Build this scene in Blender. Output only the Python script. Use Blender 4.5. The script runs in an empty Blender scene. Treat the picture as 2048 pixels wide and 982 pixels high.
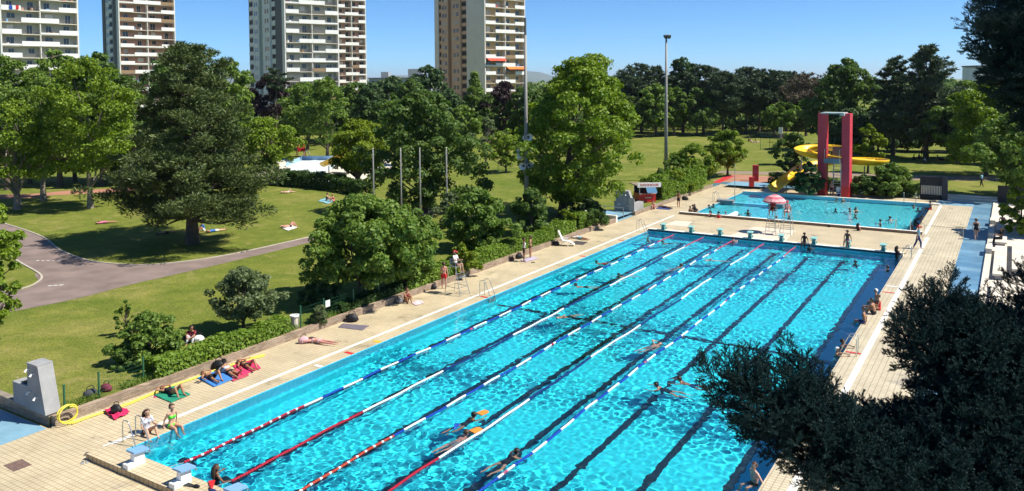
import bpy, math, random
import numpy as np
from mathutils import Vector, Matrix
from math import radians as R, sin, cos, pi

SC = bpy.context.scene
COL = SC.collection

# ------------------------------------------------------------------ camera
CF, CYAW, CPITCH, CROLL = 1607.52, -0.557239, 0.0460715, -0.0069073
CPOS = Vector((27.380, -16.704, 13.386))
PPY = 236.98                       # row of the optical axis in the 2048x982 frame
_F = Vector((sin(CYAW) * cos(CPITCH), cos(CYAW) * cos(CPITCH), -sin(CPITCH)))
_R0 = Vector((cos(CYAW), -sin(CYAW), 0))
_U0 = _R0.cross(_F)
CR = _R0 * cos(CROLL) + _U0 * sin(CROLL)
CU = -_R0 * sin(CROLL) + _U0 * cos(CROLL)
cam = bpy.data.objects.new('camera', bpy.data.cameras.new('camera'))
COL.objects.link(cam)
cam.matrix_world = Matrix(((CR.x, CU.x, -_F.x, CPOS.x), (CR.y, CU.y, -_F.y, CPOS.y), (CR.z, CU.z, -_F.z, CPOS.z), (0, 0, 0, 1)))
cam.data.sensor_width = 36
cam.data.lens = CF / 2048 * 36
cam.data.shift_y = -(491 - PPY) / 2048
cam.data.clip_start = 0.1
cam.data.clip_end = 60000
SC.camera = cam

# ------------------------------------------------------------------ light
SUN_EL = R(53)
SUN_AZ = math.atan2(.92, .38)       # from +Y towards +X
SUN_DIR = Vector((sin(SUN_AZ) * cos(SUN_EL), cos(SUN_AZ) * cos(SUN_EL), sin(SUN_EL)))
world = bpy.data.worlds.new('World')
SC.world = world
world.use_nodes = True
_nt = world.node_tree
_sky = _nt.nodes.new('ShaderNodeTexSky')
_sky.sky_type = 'NISHITA'
_sky.sun_disc = False
_sky.sun_elevation = SUN_EL
_sky.sun_rotation = SUN_AZ
_sky.altitude = 1600
_sky.air_density = 0.7
_sky.dust_density = 0.0
_sky.ozone_density = 6.0
_tint = _nt.nodes.new('ShaderNodeMix'); _tint.data_type = 'RGBA'; _tint.blend_type = 'MULTIPLY'; _tint.inputs[0].default_value = 1
_tint.inputs[7].default_value = (.52, .79, .93, 1)          # white balance of a clear summer sky
_nt.links.new(_sky.outputs[0], _tint.inputs[6])
_nt.links.new(_tint.outputs[2], _nt.nodes['Background'].inputs[0])
_nt.nodes['Background'].inputs[1].default_value = 0.105
sun = bpy.data.objects.new('sun', bpy.data.lights.new('sun', 'SUN'))
COL.objects.link(sun)
sun.data.energy = 4.7
sun.data.angle = R(.5)
sun.data.color = (1, .955, .85)
sun.rotation_euler = SUN_DIR.to_track_quat('Z', 'Y').to_euler()
sun.location = (40, 20, 60)
sun.data.cycles.is_caustics_light = True
SC.view_settings.view_transform = 'Standard'
SC.view_settings.look = 'None'
SC.view_settings.exposure = 0.7
SC.view_settings.gamma = 1.0
SC.view_settings.use_curve_mapping = False
SC.cycles.use_denoising = True
SC.cycles.max_bounces = 8
SC.cycles.transparent_max_bounces = 8
SC.cycles.diffuse_bounces = 3
SC.cycles.glossy_bounces = 3
SC.cycles.transmission_bounces = 6
SC.cycles.caustics_refractive = True
SC.cycles.caustics_reflective = False
SC.cycles.sample_clamp_indirect = 6.0
SC.cycles.use_adaptive_sampling = True
SC.cycles.adaptive_threshold = 0.02

# ------------------------------------------------------------------ helpers
def ray(px, py):
    return _F * CF + CR * (px - 1024) - CU * (py - PPY)

def at(px, py, z=0.0):
    """the point of the level plane z that the photo shows at this pixel"""
    d = ray(px, py)
    return CPOS + d * ((z - CPOS.z) / d.z)

def at_dist(px, py, dist):
    return CPOS + ray(px, py) / CF * dist

def tag(o, label=None, cat=None, group=None, kind=None):
    if label: o['label'] = label
    if cat: o['category'] = cat
    if group: o['group'] = group
    if kind: o['kind'] = kind
    return o

def thing(name, label, cat, loc=(0, 0, 0), rz=0.0, group=None, scale=1.0):
    o = bpy.data.objects.new(name, None)
    COL.objects.link(o)
    o.empty_display_size = .3
    o.location = loc
    o.rotation_euler = (0, 0, rz)
    o.scale = (scale,) * 3
    return tag(o, label, cat, group)

def copy_tree(o, parent=None):
    c = o.copy()
    COL.objects.link(c)
    if parent is not None:
        c.parent = parent
    for ch in o.children:
        copy_tree(ch, c)
    return c

def dup(o, loc, rz=None, label=None, group=None, scale=None):
    c = copy_tree(o)
    c.location = loc
    if rz is not None: c.rotation_euler = (0, 0, rz)
    if label: c['label'] = label
    if group: c['group'] = group
    if scale is not None:
        c.scale = (scale,) * 3 if not hasattr(scale, '__len__') else scale
    return c

# ------------------------------------------------------------------ materials
def mat(name, col, rough=.6, var=.12, vscale=3.0, bump=0.0, bscale=30.0, metal=0.0, spec=.4, streak=False):
    m = bpy.data.materials.new(name)
    m.use_nodes = True
    nt = m.node_tree
    b = nt.nodes['Principled BSDF']
    b.inputs['Roughness'].default_value = rough
    b.inputs['Metallic'].default_value = metal
    b.inputs['Specular IOR Level'].default_value = spec
    tc = nt.nodes.new('ShaderNodeTexCoord')
    if var > 0:
        n = nt.nodes.new('ShaderNodeTexNoise')
        n.inputs['Scale'].default_value = vscale
        n.inputs['Detail'].default_value = 5
        if streak:
            mp = nt.nodes.new('ShaderNodeMapping')
            mp.inputs['Scale'].default_value = (1, 1, .12)
            nt.links.new(tc.outputs['Object'], mp.inputs[0]); nt.links.new(mp.outputs[0], n.inputs['Vector'])
        else:
            nt.links.new(tc.outputs['Object'], n.inputs['Vector'])
        r = nt.nodes.new('ShaderNodeValToRGB')
        r.color_ramp.elements[0].position = .3
        r.color_ramp.elements[1].position = .7
        r.color_ramp.elements[0].color = (*[c * (1 - var) for c in col], 1)
        r.color_ramp.elements[1].color = (*[min(1, c * (1 + var)) for c in col], 1)
        nt.links.new(n.outputs['Fac'], r.inputs[0])
        nt.links.new(r.outputs[0], b.inputs['Base Color'])
    else:
        b.inputs['Base Color'].default_value = (*col, 1)
    if bump > 0:
        n2 = nt.nodes.new('ShaderNodeTexNoise')
        n2.inputs['Scale'].default_value = bscale
        n2.inputs['Detail'].default_value = 4
        nt.links.new(tc.outputs['Object'], n2.inputs['Vector'])
        bp = nt.nodes.new('ShaderNodeBump')
        bp.inputs['Strength'].default_value = bump
        bp.inputs['Distance'].default_value = .02
        nt.links.new(n2.outputs['Fac'], bp.inputs['Height'])
        nt.links.new(bp.outputs[0], b.inputs['Normal'])
    return m

def nodes_of(m):
    return m.node_tree.nodes, m.node_tree.links

def tile_mat(name, c1, c2, mortar, w, h, off=0.0, ms=.012, rough=.5, bump=.3, dirt=.15, axis='XY', dscale=.25, wet=0.0):
    m = bpy.data.materials.new(name); m.use_nodes = True
    N, L = nodes_of(m)
    b = N['Principled BSDF']; b.inputs['Roughness'].default_value = rough
    tc = N.new('ShaderNodeTexCoord')
    vec = tc.outputs['Object']
    if axis != 'XY':
        sx = N.new('ShaderNodeSeparateXYZ'); L.new(vec, sx.inputs[0])
        cx = N.new('ShaderNodeCombineXYZ')
        if axis == 'SUMZ':      # any upright wall
            ad = N.new('ShaderNodeMath'); ad.operation = 'ADD'
            L.new(sx.outputs[0], ad.inputs[0]); L.new(sx.outputs[1], ad.inputs[1])
            L.new(ad.outputs[0], cx.inputs[0])
            L.new(sx.outputs[2], cx.inputs[1])
        vec = cx.outputs[0]
    br = N.new('ShaderNodeTexBrick')
    br.offset = off
    br.inputs['Color1'].default_value = (*c1, 1); br.inputs['Color2'].default_value = (*c2, 1); br.inputs['Mortar'].default_value = (*mortar, 1)
    br.inputs['Scale'].default_value = 1
    br.inputs['Mortar Size'].default_value = ms
    br.inputs['Mortar Smooth'].default_value = .1
    br.inputs['Brick Width'].default_value = w; br.inputs['Row Height'].default_value = h
    L.new(vec, br.inputs['Vector'])
    n = N.new('ShaderNodeTexNoise'); n.inputs['Scale'].default_value = dscale; n.inputs['Detail'].default_value = 8; n.inputs['Roughness'].default_value = .65
    L.new(tc.outputs['Object'], n.inputs['Vector'])
    rp = N.new('ShaderNodeValToRGB')
    rp.color_ramp.elements[0].position = .35; rp.color_ramp.elements[0].color = (1 - dirt,) * 3 + (1,)
    rp.color_ramp.elements[1].position = .65; rp.color_ramp.elements[1].color = (1, 1, 1, 1)
    L.new(n.outputs['Fac'], rp.inputs[0])
    mx = N.new('ShaderNodeMix'); mx.data_type = 'RGBA'; mx.blend_type = 'MULTIPLY'; mx.inputs[0].default_value = 1
    L.new(br.outputs['Color'], mx.inputs[6]); L.new(rp.outputs[0], mx.inputs[7])
    L.new(mx.outputs[2], b.inputs['Base Color'])
    if wet:
        # spilt water: darker, glossier patches with ragged edges
        nw = N.new('ShaderNodeTexNoise'); nw.inputs['Scale'].default_value = .55; nw.inputs['Detail'].default_value = 9; nw.inputs['Roughness'].default_value = .62
        mpw = N.new('ShaderNodeMapping'); mpw.inputs['Location'].default_value = (13.7, 4.1, 0)
        L.new(tc.outputs['Object'], mpw.inputs[0]); L.new(mpw.outputs[0], nw.inputs['Vector'])
        rw = N.new('ShaderNodeValToRGB')
        rw.color_ramp.elements[0].position = .59; rw.color_ramp.elements[0].color = (1, 1, 1, 1)
        rw.color_ramp.elements[1].position = .66; rw.color_ramp.elements[1].color = (1 - wet,) * 3 + (1,)
        L.new(nw.outputs['Fac'], rw.inputs[0])
        mw = N.new('ShaderNodeMix'); mw.data_type = 'RGBA'; mw.blend_type = 'MULTIPLY'; mw.inputs[0].default_value = 1
        L.new(mx.outputs[2], mw.inputs[6]); L.new(rw.outputs[0], mw.inputs[7]); L.new(mw.outputs[2], b.inputs['Base Color'])
        rr_ = N.new('ShaderNodeMapRange'); rr_.inputs[1].default_value = 1 - wet; rr_.inputs[2].default_value = 1; rr_.inputs[3].default_value = .22; rr_.inputs[4].default_value = rough
        L.new(rw.outputs[0], rr_.inputs[0]); L.new(rr_.outputs[0], b.inputs['Roughness'])
    if bump:
        bp = N.new('ShaderNodeBump'); bp.inputs['Strength'].default_value = bump; bp.inputs['Distance'].default_value = .01
        bp.invert = True
        L.new(br.outputs['Fac'], bp.inputs['Height']); L.new(bp.outputs[0], b.inputs['Normal'])
    return m

M = {}
M['steel'] = mat('brushed_steel', (.55, .54, .50), .32, .06, 8, metal=.85)
M['grey_metal'] = mat('painted_grey_metal', (.30, .31, .31), .5, .1, 2)
M['pole'] = mat('galvanised_pole', (.27, .26, .235), .55, .12, 1.2, streak=True)
M['white'] = mat('white_paint', (.78, .78, .76), .5, .05, 4)
M['offwhite'] = mat('off_white_paint', (.68, .66, .60), .6, .07, 1.5)
M['concrete'] = mat('grey_concrete', (.30, .30, .30), .8, .12, 2.5, .25, 40)
M['palecrete'] = mat('pale_concrete', (.62, .56, .46), .85, .12, 1.3, .2, 30)
M['greyface'] = mat('dark_grey_concrete', (.21, .22, .24), .8, .14, 1.6, .2, 40)
M['red'] = mat('red_paint', (.55, .022, .022), .42, .06, 2)
M['rose'] = mat('rose_red_paint', (.56, .045, .07), .5, .10, .5, streak=True)
M['yellow'] = mat('yellow_plastic', (.78, .47, .012), .35, .08, 1.2)
M['hose'] = mat('yellow_hose_rubber', (.66, .56, .07), .5, .06, 3)
M['green_metal'] = mat('green_coated_metal', (.02, .10, .05), .45, .08, 5)
M['blueblock'] = mat('pale_blue_plastic', (.20, .38, .62), .4, .06, 3)
M['tealblock'] = mat('pale_turquoise_plastic', (.25, .50, .46), .45, .06, 3)
M['teal'] = mat('dark_turquoise_plastic', (.09, .24, .23), .5, .1, 3)
M['blueplastic'] = mat('blue_plastic', (.02, .07, .38), .35, .06, 6)
M['black'] = mat('black_rubber', (.012, .012, .014), .6, .1, 4)
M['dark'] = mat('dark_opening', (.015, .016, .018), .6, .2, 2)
M['bark'] = mat('grey_brown_bark', (.10, .078, .058), .9, .35, 4, .8, 14)
M['palebark'] = mat('pale_grey_bark', (.22, .185, .14), .9, .3, 4, .8, 14)
M['pinebark'] = mat('pine_bark', (.085, .06, .045), .9, .4, 3, .9, 10)
M['glass'] = mat('dark_window_glass', (.04, .05, .06), .12, .3, .6, spec=.6)
M['orange'] = mat('orange_canvas', (.75, .16, .02), .7, .1, 3)
M['awnred'] = mat('red_canvas', (.60, .06, .025), .7, .1, 3)

# ------------------------------------------------------------------ mesh builder
class MB:
    def __init__(s):
        s.v = []; s.f = []; s.m = []; s.mi = 0
    def add(s, vs, fs):
        b = len(s.v)
        s.v += [tuple(v) for v in vs]
        s.f += [tuple(i + b for i in f) for f in fs]
        s.m += [s.mi] * len(fs)
        return s
    def box(s, c, d, rz=0.0, taper=1.0):
        x, y, z = [q / 2 for q in d]
        vs = []
        for k, (sx, sy, sz) in enumerate([(-1, -1, -1), (1, -1, -1), (1, 1, -1), (-1, 1, -1), (-1, -1, 1), (1, -1, 1), (1, 1, 1), (-1, 1, 1)]):
            t = taper if sz > 0 else 1
            px, py = sx * x * t, sy * y * t
            vs.append((c[0] + px * cos(rz) - py * sin(rz), c[1] + px * sin(rz) + py * cos(rz), c[2] + sz * z))
        return s.add(vs, [(0, 3, 2, 1), (4, 5, 6, 7), (0, 1, 5, 4), (1, 2, 6, 5), (2, 3, 7, 6), (3, 0, 4, 7)])
    def quad(s, a, b, c, d):
        return s.add([a, b, c, d], [(0, 1, 2, 3)])
    def prism(s, poly, z0, z1):
        n = len(poly)
        vs = [(p[0], p[1], z0) for p in poly] + [(p[0], p[1], z1) for p in poly]
        fs = [tuple(range(n - 1, -1, -1)), tuple(range(n, 2 * n))] + [(i, (i + 1) % n, n + (i + 1) % n, n + i) for i in range(n)]
        return s.add(vs, fs)
    def prism_axis(s, prof, a, b):
        """profile in (x,z), extruded along y from a to b"""
        n = len(prof)
        vs = [(p[0], a, p[1]) for p in prof] + [(p[0], b, p[1]) for p in prof]
        fs = [tuple(range(n)), tuple(range(2 * n - 1, n - 1, -1))] + [(i, n + i, n + (i + 1) % n, (i + 1) % n) for i in range(n)]
        return s.add(vs, fs)
    def tube(s, pts, r, n=8, cap=True):
        pts = [Vector(p) for p in pts]
        k = len(pts)
        rs = r if hasattr(r, '__len__') else [r] * k
        rings = []
        prev = None
        for i, p in enumerate(pts):
            t = (pts[min(i + 1, k - 1)] - pts[max(i - 1, 0)]).normalized()
            if prev is None:
                a = Vector((0, 0, 1)) if abs(t.z) < .9 else Vector((1, 0, 0))
                u = t.cross(a).normalized()
            else:
                u = prev - t * prev.dot(t)
                u = u.normalized() if u.length > 1e-6 else t.orthogonal().normalized()
            prev = u
            w = t.cross(u)
            rings.append([p + (u * cos(2 * pi * j / n) + w * sin(2 * pi * j / n)) * rs[i] for j in range(n)])
        vs = [q for ring in rings for q in ring]
        fs = [(i * n + j, i * n + (j + 1) % n, (i + 1) * n + (j + 1) % n, (i + 1) * n + j) for i in range(k - 1) for j in range(n)]
        if cap:
            fs += [tuple(range(n - 1, -1, -1)), tuple(range((k - 1) * n, k * n))]
        return s.add(vs, fs)
    def lathe(s, prof, c=(0, 0, 0), n=16):
        vs = []; k = len(prof)
        for r, z in prof:
            for j in range(n):
                vs.append((c[0] + r * cos(2 * pi * j / n), c[1] + r * sin(2 * pi * j / n), c[2] + z))
        fs = [(i * n + j, i * n + (j + 1) % n, (i + 1) * n + (j + 1) % n, (i + 1) * n + j) for i in range(k - 1) for j in range(n)]
        if prof[0][0] > 1e-4: fs.append(tuple(range(n - 1, -1, -1)))
        if prof[-1][0] > 1e-4: fs.append(tuple(range((k - 1) * n, k * n)))
        return s.add(vs, fs)
    def ball(s, c, r, n=10, m=6):
        r = r if hasattr(r, '__len__') else (r, r, r)
        vs = [(c[0], c[1], c[2] - r[2])]
        for i in range(1, m):
            t = pi * i / m
            for j in range(n):
                vs.append((c[0] + r[0] * sin(t) * cos(2 * pi * j / n), c[1] + r[1] * sin(t) * sin(2 * pi * j / n), c[2] - r[2] * cos(t)))
        vs.append((c[0], c[1], c[2] + r[2]))
        fs = [(0, 1 + (j + 1) % n, 1 + j) for j in range(n)]
        for i in range(m - 2):
            for j in range(n):
                a = 1 + i * n
                fs.append((a + j, a + (j + 1) % n, a + n + (j + 1) % n, a + n + j))
        a = 1 + (m - 2) * n
        fs += [(a + j, a + (j + 1) % n, len(vs) - 1) for j in range(n)]
        return s.add(vs, fs)
    def cloth(s, nx, ny, fn, th=.012):
        """sheet fn(u,v)->xyz with thickness"""
        top = [fn(i / nx, j / ny) for j in range(ny + 1) for i in range(nx + 1)]
        bot = [(p[0], p[1], p[2] - th) for p in top]
        w = nx + 1; B = len(top)
        fs = []
        for j in range(ny):
            for i in range(nx):
                a = j * w + i
                fs.append((a, a + 1, a + w + 1, a + w)); fs.append((B + a, B + a + w, B + a + w + 1, B + a + 1))
        for i in range(nx):
            fs.append((i, B + i, B + i + 1, i + 1)); a = ny * w + i; fs.append((a, a + 1, B + a + 1, B + a))
        for j in range(ny):
            a = j * w; fs.append((a, a + w, B + a + w, B + a)); a += nx; fs.append((a, B + a, B + a + w, a + w))
        return s.add(top + bot, fs)
    def build(s, name, mats, parent=None, smooth=False, loc=None):
        me = bpy.data.meshes.new(name)
        me.from_pydata(s.v, [], s.f)
        mats = mats if isinstance(mats, (list, tuple)) else [mats]
        for m in mats: me.materials.append(m)
        if len(mats) > 1:
            me.polygons.foreach_set('material_index', s.m)
        if smooth:
            me.polygons.foreach_set('use_smooth', [True] * len(s.f))
        me.update()
        o = bpy.data.objects.new(name, me)
        COL.objects.link(o)
        if parent is not None: o.parent = parent
        if loc is not None: o.location = loc
        return o

def struct(name, mb, m, smooth=False, kind='structure'):
    o = mb.build(name, m, smooth=smooth)
    o['kind'] = kind
    return o

def smooth_path(pts, n=6):
    """Catmull-Rom through the points"""
    P = [Vector(p) for p in pts]
    P = [P[0] * 2 - P[1]] + P + [P[-1] * 2 - P[-2]]
    out = []
    for i in range(1, len(P) - 2):
        for k in range(n):
            t = k / n
            a, b, c, d = P[i - 1], P[i], P[i + 1], P[i + 2]
            out.append(.5 * ((2 * b) + (c - a) * t + (2 * a - 5 * b + 4 * c - d) * t * t + (3 * b - a - 3 * c + d) * t ** 3))
    out.append(P[-2])
    return out

def np_mesh(name, v, q, mats, parent=None, smooth=False, mi=None):
    me = bpy.data.meshes.new(name)
    v = np.asarray(v, np.float32); q = np.asarray(q, np.int32)
    k = q.shape[1]
    me.vertices.add(len(v)); me.vertices.foreach_set('co', v.ravel())
    me.loops.add(q.size); me.loops.foreach_set('vertex_index', q.ravel())
    me.polygons.add(len(q)); me.polygons.foreach_set('loop_start', np.arange(0, q.size, k, dtype=np.int32))
    if smooth: me.polygons.foreach_set('use_smooth', np.ones(len(q), bool))
    for m in (mats if isinstance(mats, (list, tuple)) else [mats]): me.materials.append(m)
    if mi is not None: me.polygons.foreach_set('material_index', np.asarray(mi, np.int32))
    me.update(calc_edges=True); me.validate()
    o = bpy.data.objects.new(name, me); COL.objects.link(o)
    if parent is not None: o.parent = parent
    return o
# ================================================================== SETTING
PW = 20.56                          # pool width; the pool runs from y=0 to y=50, deck level is z=0
LANE, MARG = 2.54, .126
LZ = .30                            # lawn level
DEPTH = 1.85
WZ = -.035                          # water level

M['deck'] = tile_mat('beige_deck_tiles', (.625, .525, .345), (.58, .475, .305), (.345, .26, .15), .2, .2, 0, .012, .55, .25, .24, 'XY', .42, .16)
M['deckrib'] = tile_mat('beige_ribbed_deck', (.62, .54, .385), (.57, .49, .34), (.345, .275, .17), .24, .18, 0, .016, .6, .3, .24, 'XY', .4, .22)
M['walltile'] = tile_mat('beige_wall_tiles', (.52, .39, .22), (.44, .32, .17), (.22, .15, .08), .25, .3, 0, .02, .6, .3, .3, 'SUMZ', .8)
M['pooltile'] = tile_mat('cyan_pool_tiles', (.022, .74, .90), (.026, .76, .92), (.05, .68, .82), .25, .25, 0, .01, .4, 0, .10)
M['poolwall'] = tile_mat('blue_pool_wall_tiles', (.06, .60, .88), (.08, .64, .90), (.18, .70, .90), .25, .25, 0, .02, .4, 0, .15, 'SUMZ', .5)
M['lanemark'] = mat('dark_lane_tiles', (.004, .020, .035), .5, .25, 6)
M['whitemark'] = mat('white_stone_strip', (.78, .74, .66), .6, .08, 2)
M['redmark'] = mat('red_marking_paint', (.52, .03, .03), .6, .12, 6)
M['yellowmark'] = mat('yellow_marking_paint', (.70, .42, .03), .6, .12, 6)
M['bluetile'] = tile_mat('blue_basin_tiles', (.22, .41, .54), (.25, .45, .57), (.28, .46, .54), .25, .25, 0, .012, .35, .1, .25)
M['channel'] = tile_mat('blue_channel_paint', (.12, .27, .42), (.24, .42, .55), (.10, .20, .34), 3.0, 1.35, .0, .03, .3, .1, .35, 'XY', .6)
M['brick'] = tile_mat('brown_brick', (.30, .19, .125), (.46, .35, .25), (.26, .22, .17), .34, .085, .5, .014, .85, .5, .35, 'SUMZ', 1.5)

def asphalt(name, col):
    m = mat(name, col, .9, .20, .7, .4, 60)
    return m
M['asphalt'] = asphalt('worn_mauve_asphalt', (.205, .153, .132))
M['kerb'] = mat('pale_kerb_stone', (.42, .37, .30), .85, .15, 2)
M['redpath'] = mat('red_sand_path', (.36, .17, .11), .95, .12, .5)
M['brownpath'] = mat('brown_sand_path', (.24, .18, .13), .95, .15, .5)

def grass_mat():
    m = bpy.data.materials.new('mown_grass'); m.use_nodes = True
    N, L = nodes_of(m)
    b = N['Principled BSDF']; b.inputs['Roughness'].default_value = .9; b.inputs['Specular IOR Level'].default_value = .15
    tc = N.new('ShaderNodeTexCoord')
    def noise(sc, det=6, dist=0, rough=.6):
        n = N.new('ShaderNodeTexNoise'); n.inputs['Scale'].default_value = sc; n.inputs['Detail'].default_value = det
        n.inputs['Roughness'].default_value = rough; n.inputs['Distortion'].default_value = dist
        L.new(tc.outputs['Object'], n.inputs['Vector']); return n
    n1 = noise(.13, 9, .8, .70); n2 = noise(.9, 6, .3, .7); n3 = noise(9, 4)
    r1 = N.new('ShaderNodeValToRGB')
    e = r1.color_ramp.elements
    e[0].position = .32; e[0].color = (.118, .165, .020, 1)
    e[1].position = .72; e[1].color = (.300, .270, .080, 1)
    k = e.new(.52); k.color = (.178, .205, .034, 1)
    L.new(n1.outputs['Fac'], r1.inputs[0])
    r2 = N.new('ShaderNodeValToRGB')
    r2.color_ramp.elements[0].position = .3; r2.color_ramp.elements[0].color = (.72, .78, .7, 1)
    r2.color_ramp.elements[1].position = .72; r2.color_ramp.elements[1].color = (1.16, 1.10, 1.1, 1)
    L.new(n2.outputs['Fac'], r2.inputs[0])
    r3 = N.new('ShaderNodeValToRGB')
    r3.color_ramp.elements[0].position = .3; r3.color_ramp.elements[0].color = (.6, .62, .6, 1)
    r3.color_ramp.elements[1].position = .7; r3.color_ramp.elements[1].color = (1.25, 1.22, 1.2, 1)
    L.new(n3.outputs['Fac'], r3.inputs[0])
    a = N.new('ShaderNodeMix'); a.data_type = 'RGBA'; a.blend_type = 'MULTIPLY'; a.inputs[0].default_value = 1
    L.new(r1.outputs[0], a.inputs[6]); L.new(r2.outputs[0], a.inputs[7])
    c = N.new('ShaderNodeMix'); c.data_type = 'RGBA'; c.blend_type = 'MULTIPLY'; c.inputs[0].default_value = 1
    L.new(a.outputs[2], c.inputs[6]); L.new(r3.outputs[0], c.inputs[7])
    # dry, worn patches
    n5 = noise(.42, 7, 1.2, .68)
    r5 = N.new('ShaderNodeValToRGB'); r5.color_ramp.elements[0].position = .56; r5.color_ramp.elements[0].color = (0, 0, 0, 1)
    r5.color_ramp.elements[1].position = .74; r5.color_ramp.elements[1].color = (.62, .62, .62, 1)
    L.new(n5.outputs['Fac'], r5.inputs[0])
    dr = N.new('ShaderNodeMix'); dr.data_type = 'RGBA'; dr.inputs[7].default_value = (.36, .28, .12, 1)
    L.new(r5.outputs[0], dr.inputs[0]); L.new(c.outputs[2], dr.inputs[6])
    c = dr
    # small daisies and bare specks
    v = N.new('ShaderNodeTexVoronoi'); v.inputs['Scale'].default_value = .9
    L.new(tc.outputs['Object'], v.inputs['Vector'])
    lt = N.new('ShaderNodeMath'); lt.operation = 'LESS_THAN'; lt.inputs[1].default_value = .035
    L.new(v.outputs['Distance'], lt.inputs[0])
    d = N.new('ShaderNodeMix'); d.data_type = 'RGBA'; d.inputs[7].default_value = (.42, .42, .30, 1)
    L.new(lt.outputs[0], d.inputs[0]); L.new(c.outputs[2], d.inputs[6])
    L.new(d.outputs[2], b.inputs['Base Color'])
    bp = N.new('ShaderNodeBump'); bp.inputs['Strength'].default_value = .9; bp.inputs['Distance'].default_value = .08
    n4 = noise(14, 5)
    L.new(n4.outputs['Fac'], bp.inputs['Height']); L.new(bp.outputs[0], b.inputs['Normal'])
    return m
M['grass'] = grass_mat()

# lawn: one sheet to the horizon with the pool terrace cut out of it
FAR = 30000
g = MB()
OUT = [(-FAR, -FAR), (FAR, -FAR), (FAR, FAR), (-FAR, FAR)]
x0, x1, y0, y1 = -4.55, 34.0, -45.0, 85.0
g.add([(-FAR, 0.0, LZ), (x0, 0.0, LZ), (x0, y1, LZ), (-FAR, y1, LZ),
       (-FAR, FAR, LZ), (x0, FAR, LZ), (x1, FAR, LZ), (FAR, FAR, LZ), (x1, y1, LZ), (FAR, y1, LZ),
       (x1, y0, LZ), (FAR, y0, LZ), (x1, -FAR, LZ), (FAR, -FAR, LZ), (-FAR, -FAR, LZ), (-60.0, -FAR, LZ), (-60.0, 0.0, LZ), (-60.0, y0, LZ)],
      [(0, 16, 1, 2, 3), (3, 2, 5, 4), (2, 8, 6, 5), (8, 9, 7, 6), (10, 11, 9, 8), (12, 13, 11, 10), (15, 12, 10, 17), (14, 15, 17, 16, 0)])
# faces between terrace and lawn (earth edge)
g.quad((-60, 0, LZ), (-60, 0, -.2), (x0, 0, -.2), (x0, 0, LZ))
struct('lawn', g, M['grass'])

# terrace sheets
def sheet(name, m, rects, z=0.0):
    q = MB()
    for a, b, c, d in rects:
        q.quad((a, b, z), (c, b, z), (c, d, z), (a, d, z))
    return struct(name, q, m)
P2 = (0.30, 60.35, 20.35, 78.6)      # second pool x0,y0,x1,y1
sheet('pool_deck', M['deck'], [(-4.3, -45, 0, 85), (0, -45, PW, 0), (0, 50, PW, P2[1]), (0, P2[3], PW, 85), (0, P2[1], P2[0], P2[3]), (P2[2], P2[1], PW, P2[3]), (-60, -45, -4.3, -0.2)])
sheet('pool_deck_right', M['deckrib'], [(PW, -45, 24.1, 85)])
sheet('terrace_right', M['palecrete'], [(26.25, -45, 34, 85)], -.002)
# channel (foot bath walkway) sunk a little
c_ = MB()
c_.quad((24.1, -20, -.06), (25.85, -20, -.06), (25.85, 82.9, -.06), (24.1, 82.9, -.06))
c_.quad((24.1, -20, 0), (24.1, -20, -.06), (24.1, 82.9, -.06), (24.1, 82.9, 0))
struct('foot_channel', c_, M['channel'])
k_ = MB()
k_.box((26.05, 31.4, .04), (.4, 102.8, .2))
struct('channel_kerb', k_, M['palecrete'])
sheet('foot_channel_end', M['bluetile'], [(20.7, 79.4, 24.1, 82.9), ], .004)

# pool 1 shell
M['pooltile2'] = tile_mat('light_blue_pool_tiles', (.10, .78, .95), (.12, .80, .96), (.14, .72, .86), .25, .25, 0, .01, .4, 0, .08)
def shell(x0, y0, x1, y1, d, nm, fm=None):
    q = MB(); q.quad((x0, y0, -d), (x1, y0, -d), (x1, y1, -d), (x0, y1, -d))
    f = struct(nm + '_floor', q, fm or M['pooltile'])
    q = MB()
    q.quad((x0, y0, -d), (x0, y1, -d), (x0, y1, 0), (x0, y0, 0)); q.quad((x1, y1, -d), (x1, y0, -d), (x1, y0, 0), (x1, y1, 0))
    q.quad((x0, y1, -d), (x1, y1, -d), (x1, y1, 0), (x0, y1, 0)); q.quad((x1, y0, -d), (x0, y0, -d), (x0, y0, 0), (x1, y0, 0))
    w = struct(nm + '_walls', q, M['poolwall'])
    f.cycles.is_caustics_receiver = True; w.cycles.is_caustics_receiver = True
    return f, w
shell(0, 0, PW, 50, DEPTH, 'lane_pool')
shell(P2[0], P2[1], P2[2], P2[3], 1.35, 'diving_pool', M['pooltile2'])
# ledge along the left wall under water
q = MB(); q.box((.14, 25, -1.45), (.28, 49.9, .8)); o = struct('pool_ledge', q, M['pooltile']); o.cycles.is_caustics_receiver = True
# lane lines on the floor
q = MB()
for k in range(8):
    X = MARG + LANE * (k + .5)
    q.quad((X - .15, 2, -DEPTH + .004), (X + .15, 2, -DEPTH + .004), (X + .15, 48, -DEPTH + .004), (X - .15, 48, -DEPTH + .004))
    for yy in (2, 48):
        s_ = -1 if yy == 2 else 1
        a_, b_ = sorted((yy, yy + .3 * s_))
        q.quad((X - .5, a_, -DEPTH + .004), (X + .5, a_, -DEPTH + .004), (X + .5, b_, -DEPTH + .004), (X - .5, b_, -DEPTH + .004))
q.quad((0.3, 24.84, -DEPTH + .008), (PW, 24.84, -DEPTH + .008), (PW, 25.16, -DEPTH + .008), (.3, 25.16, -DEPTH + .008))
q.quad((.004, 24.9, -DEPTH + .3), (.004, 25.1, -DEPTH + .3), (.004, 25.1, -.08), (.004, 24.9, -.08))
o = struct('lane_lines', q, M['lanemark']); o.cycles.is_caustics_receiver = True

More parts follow.
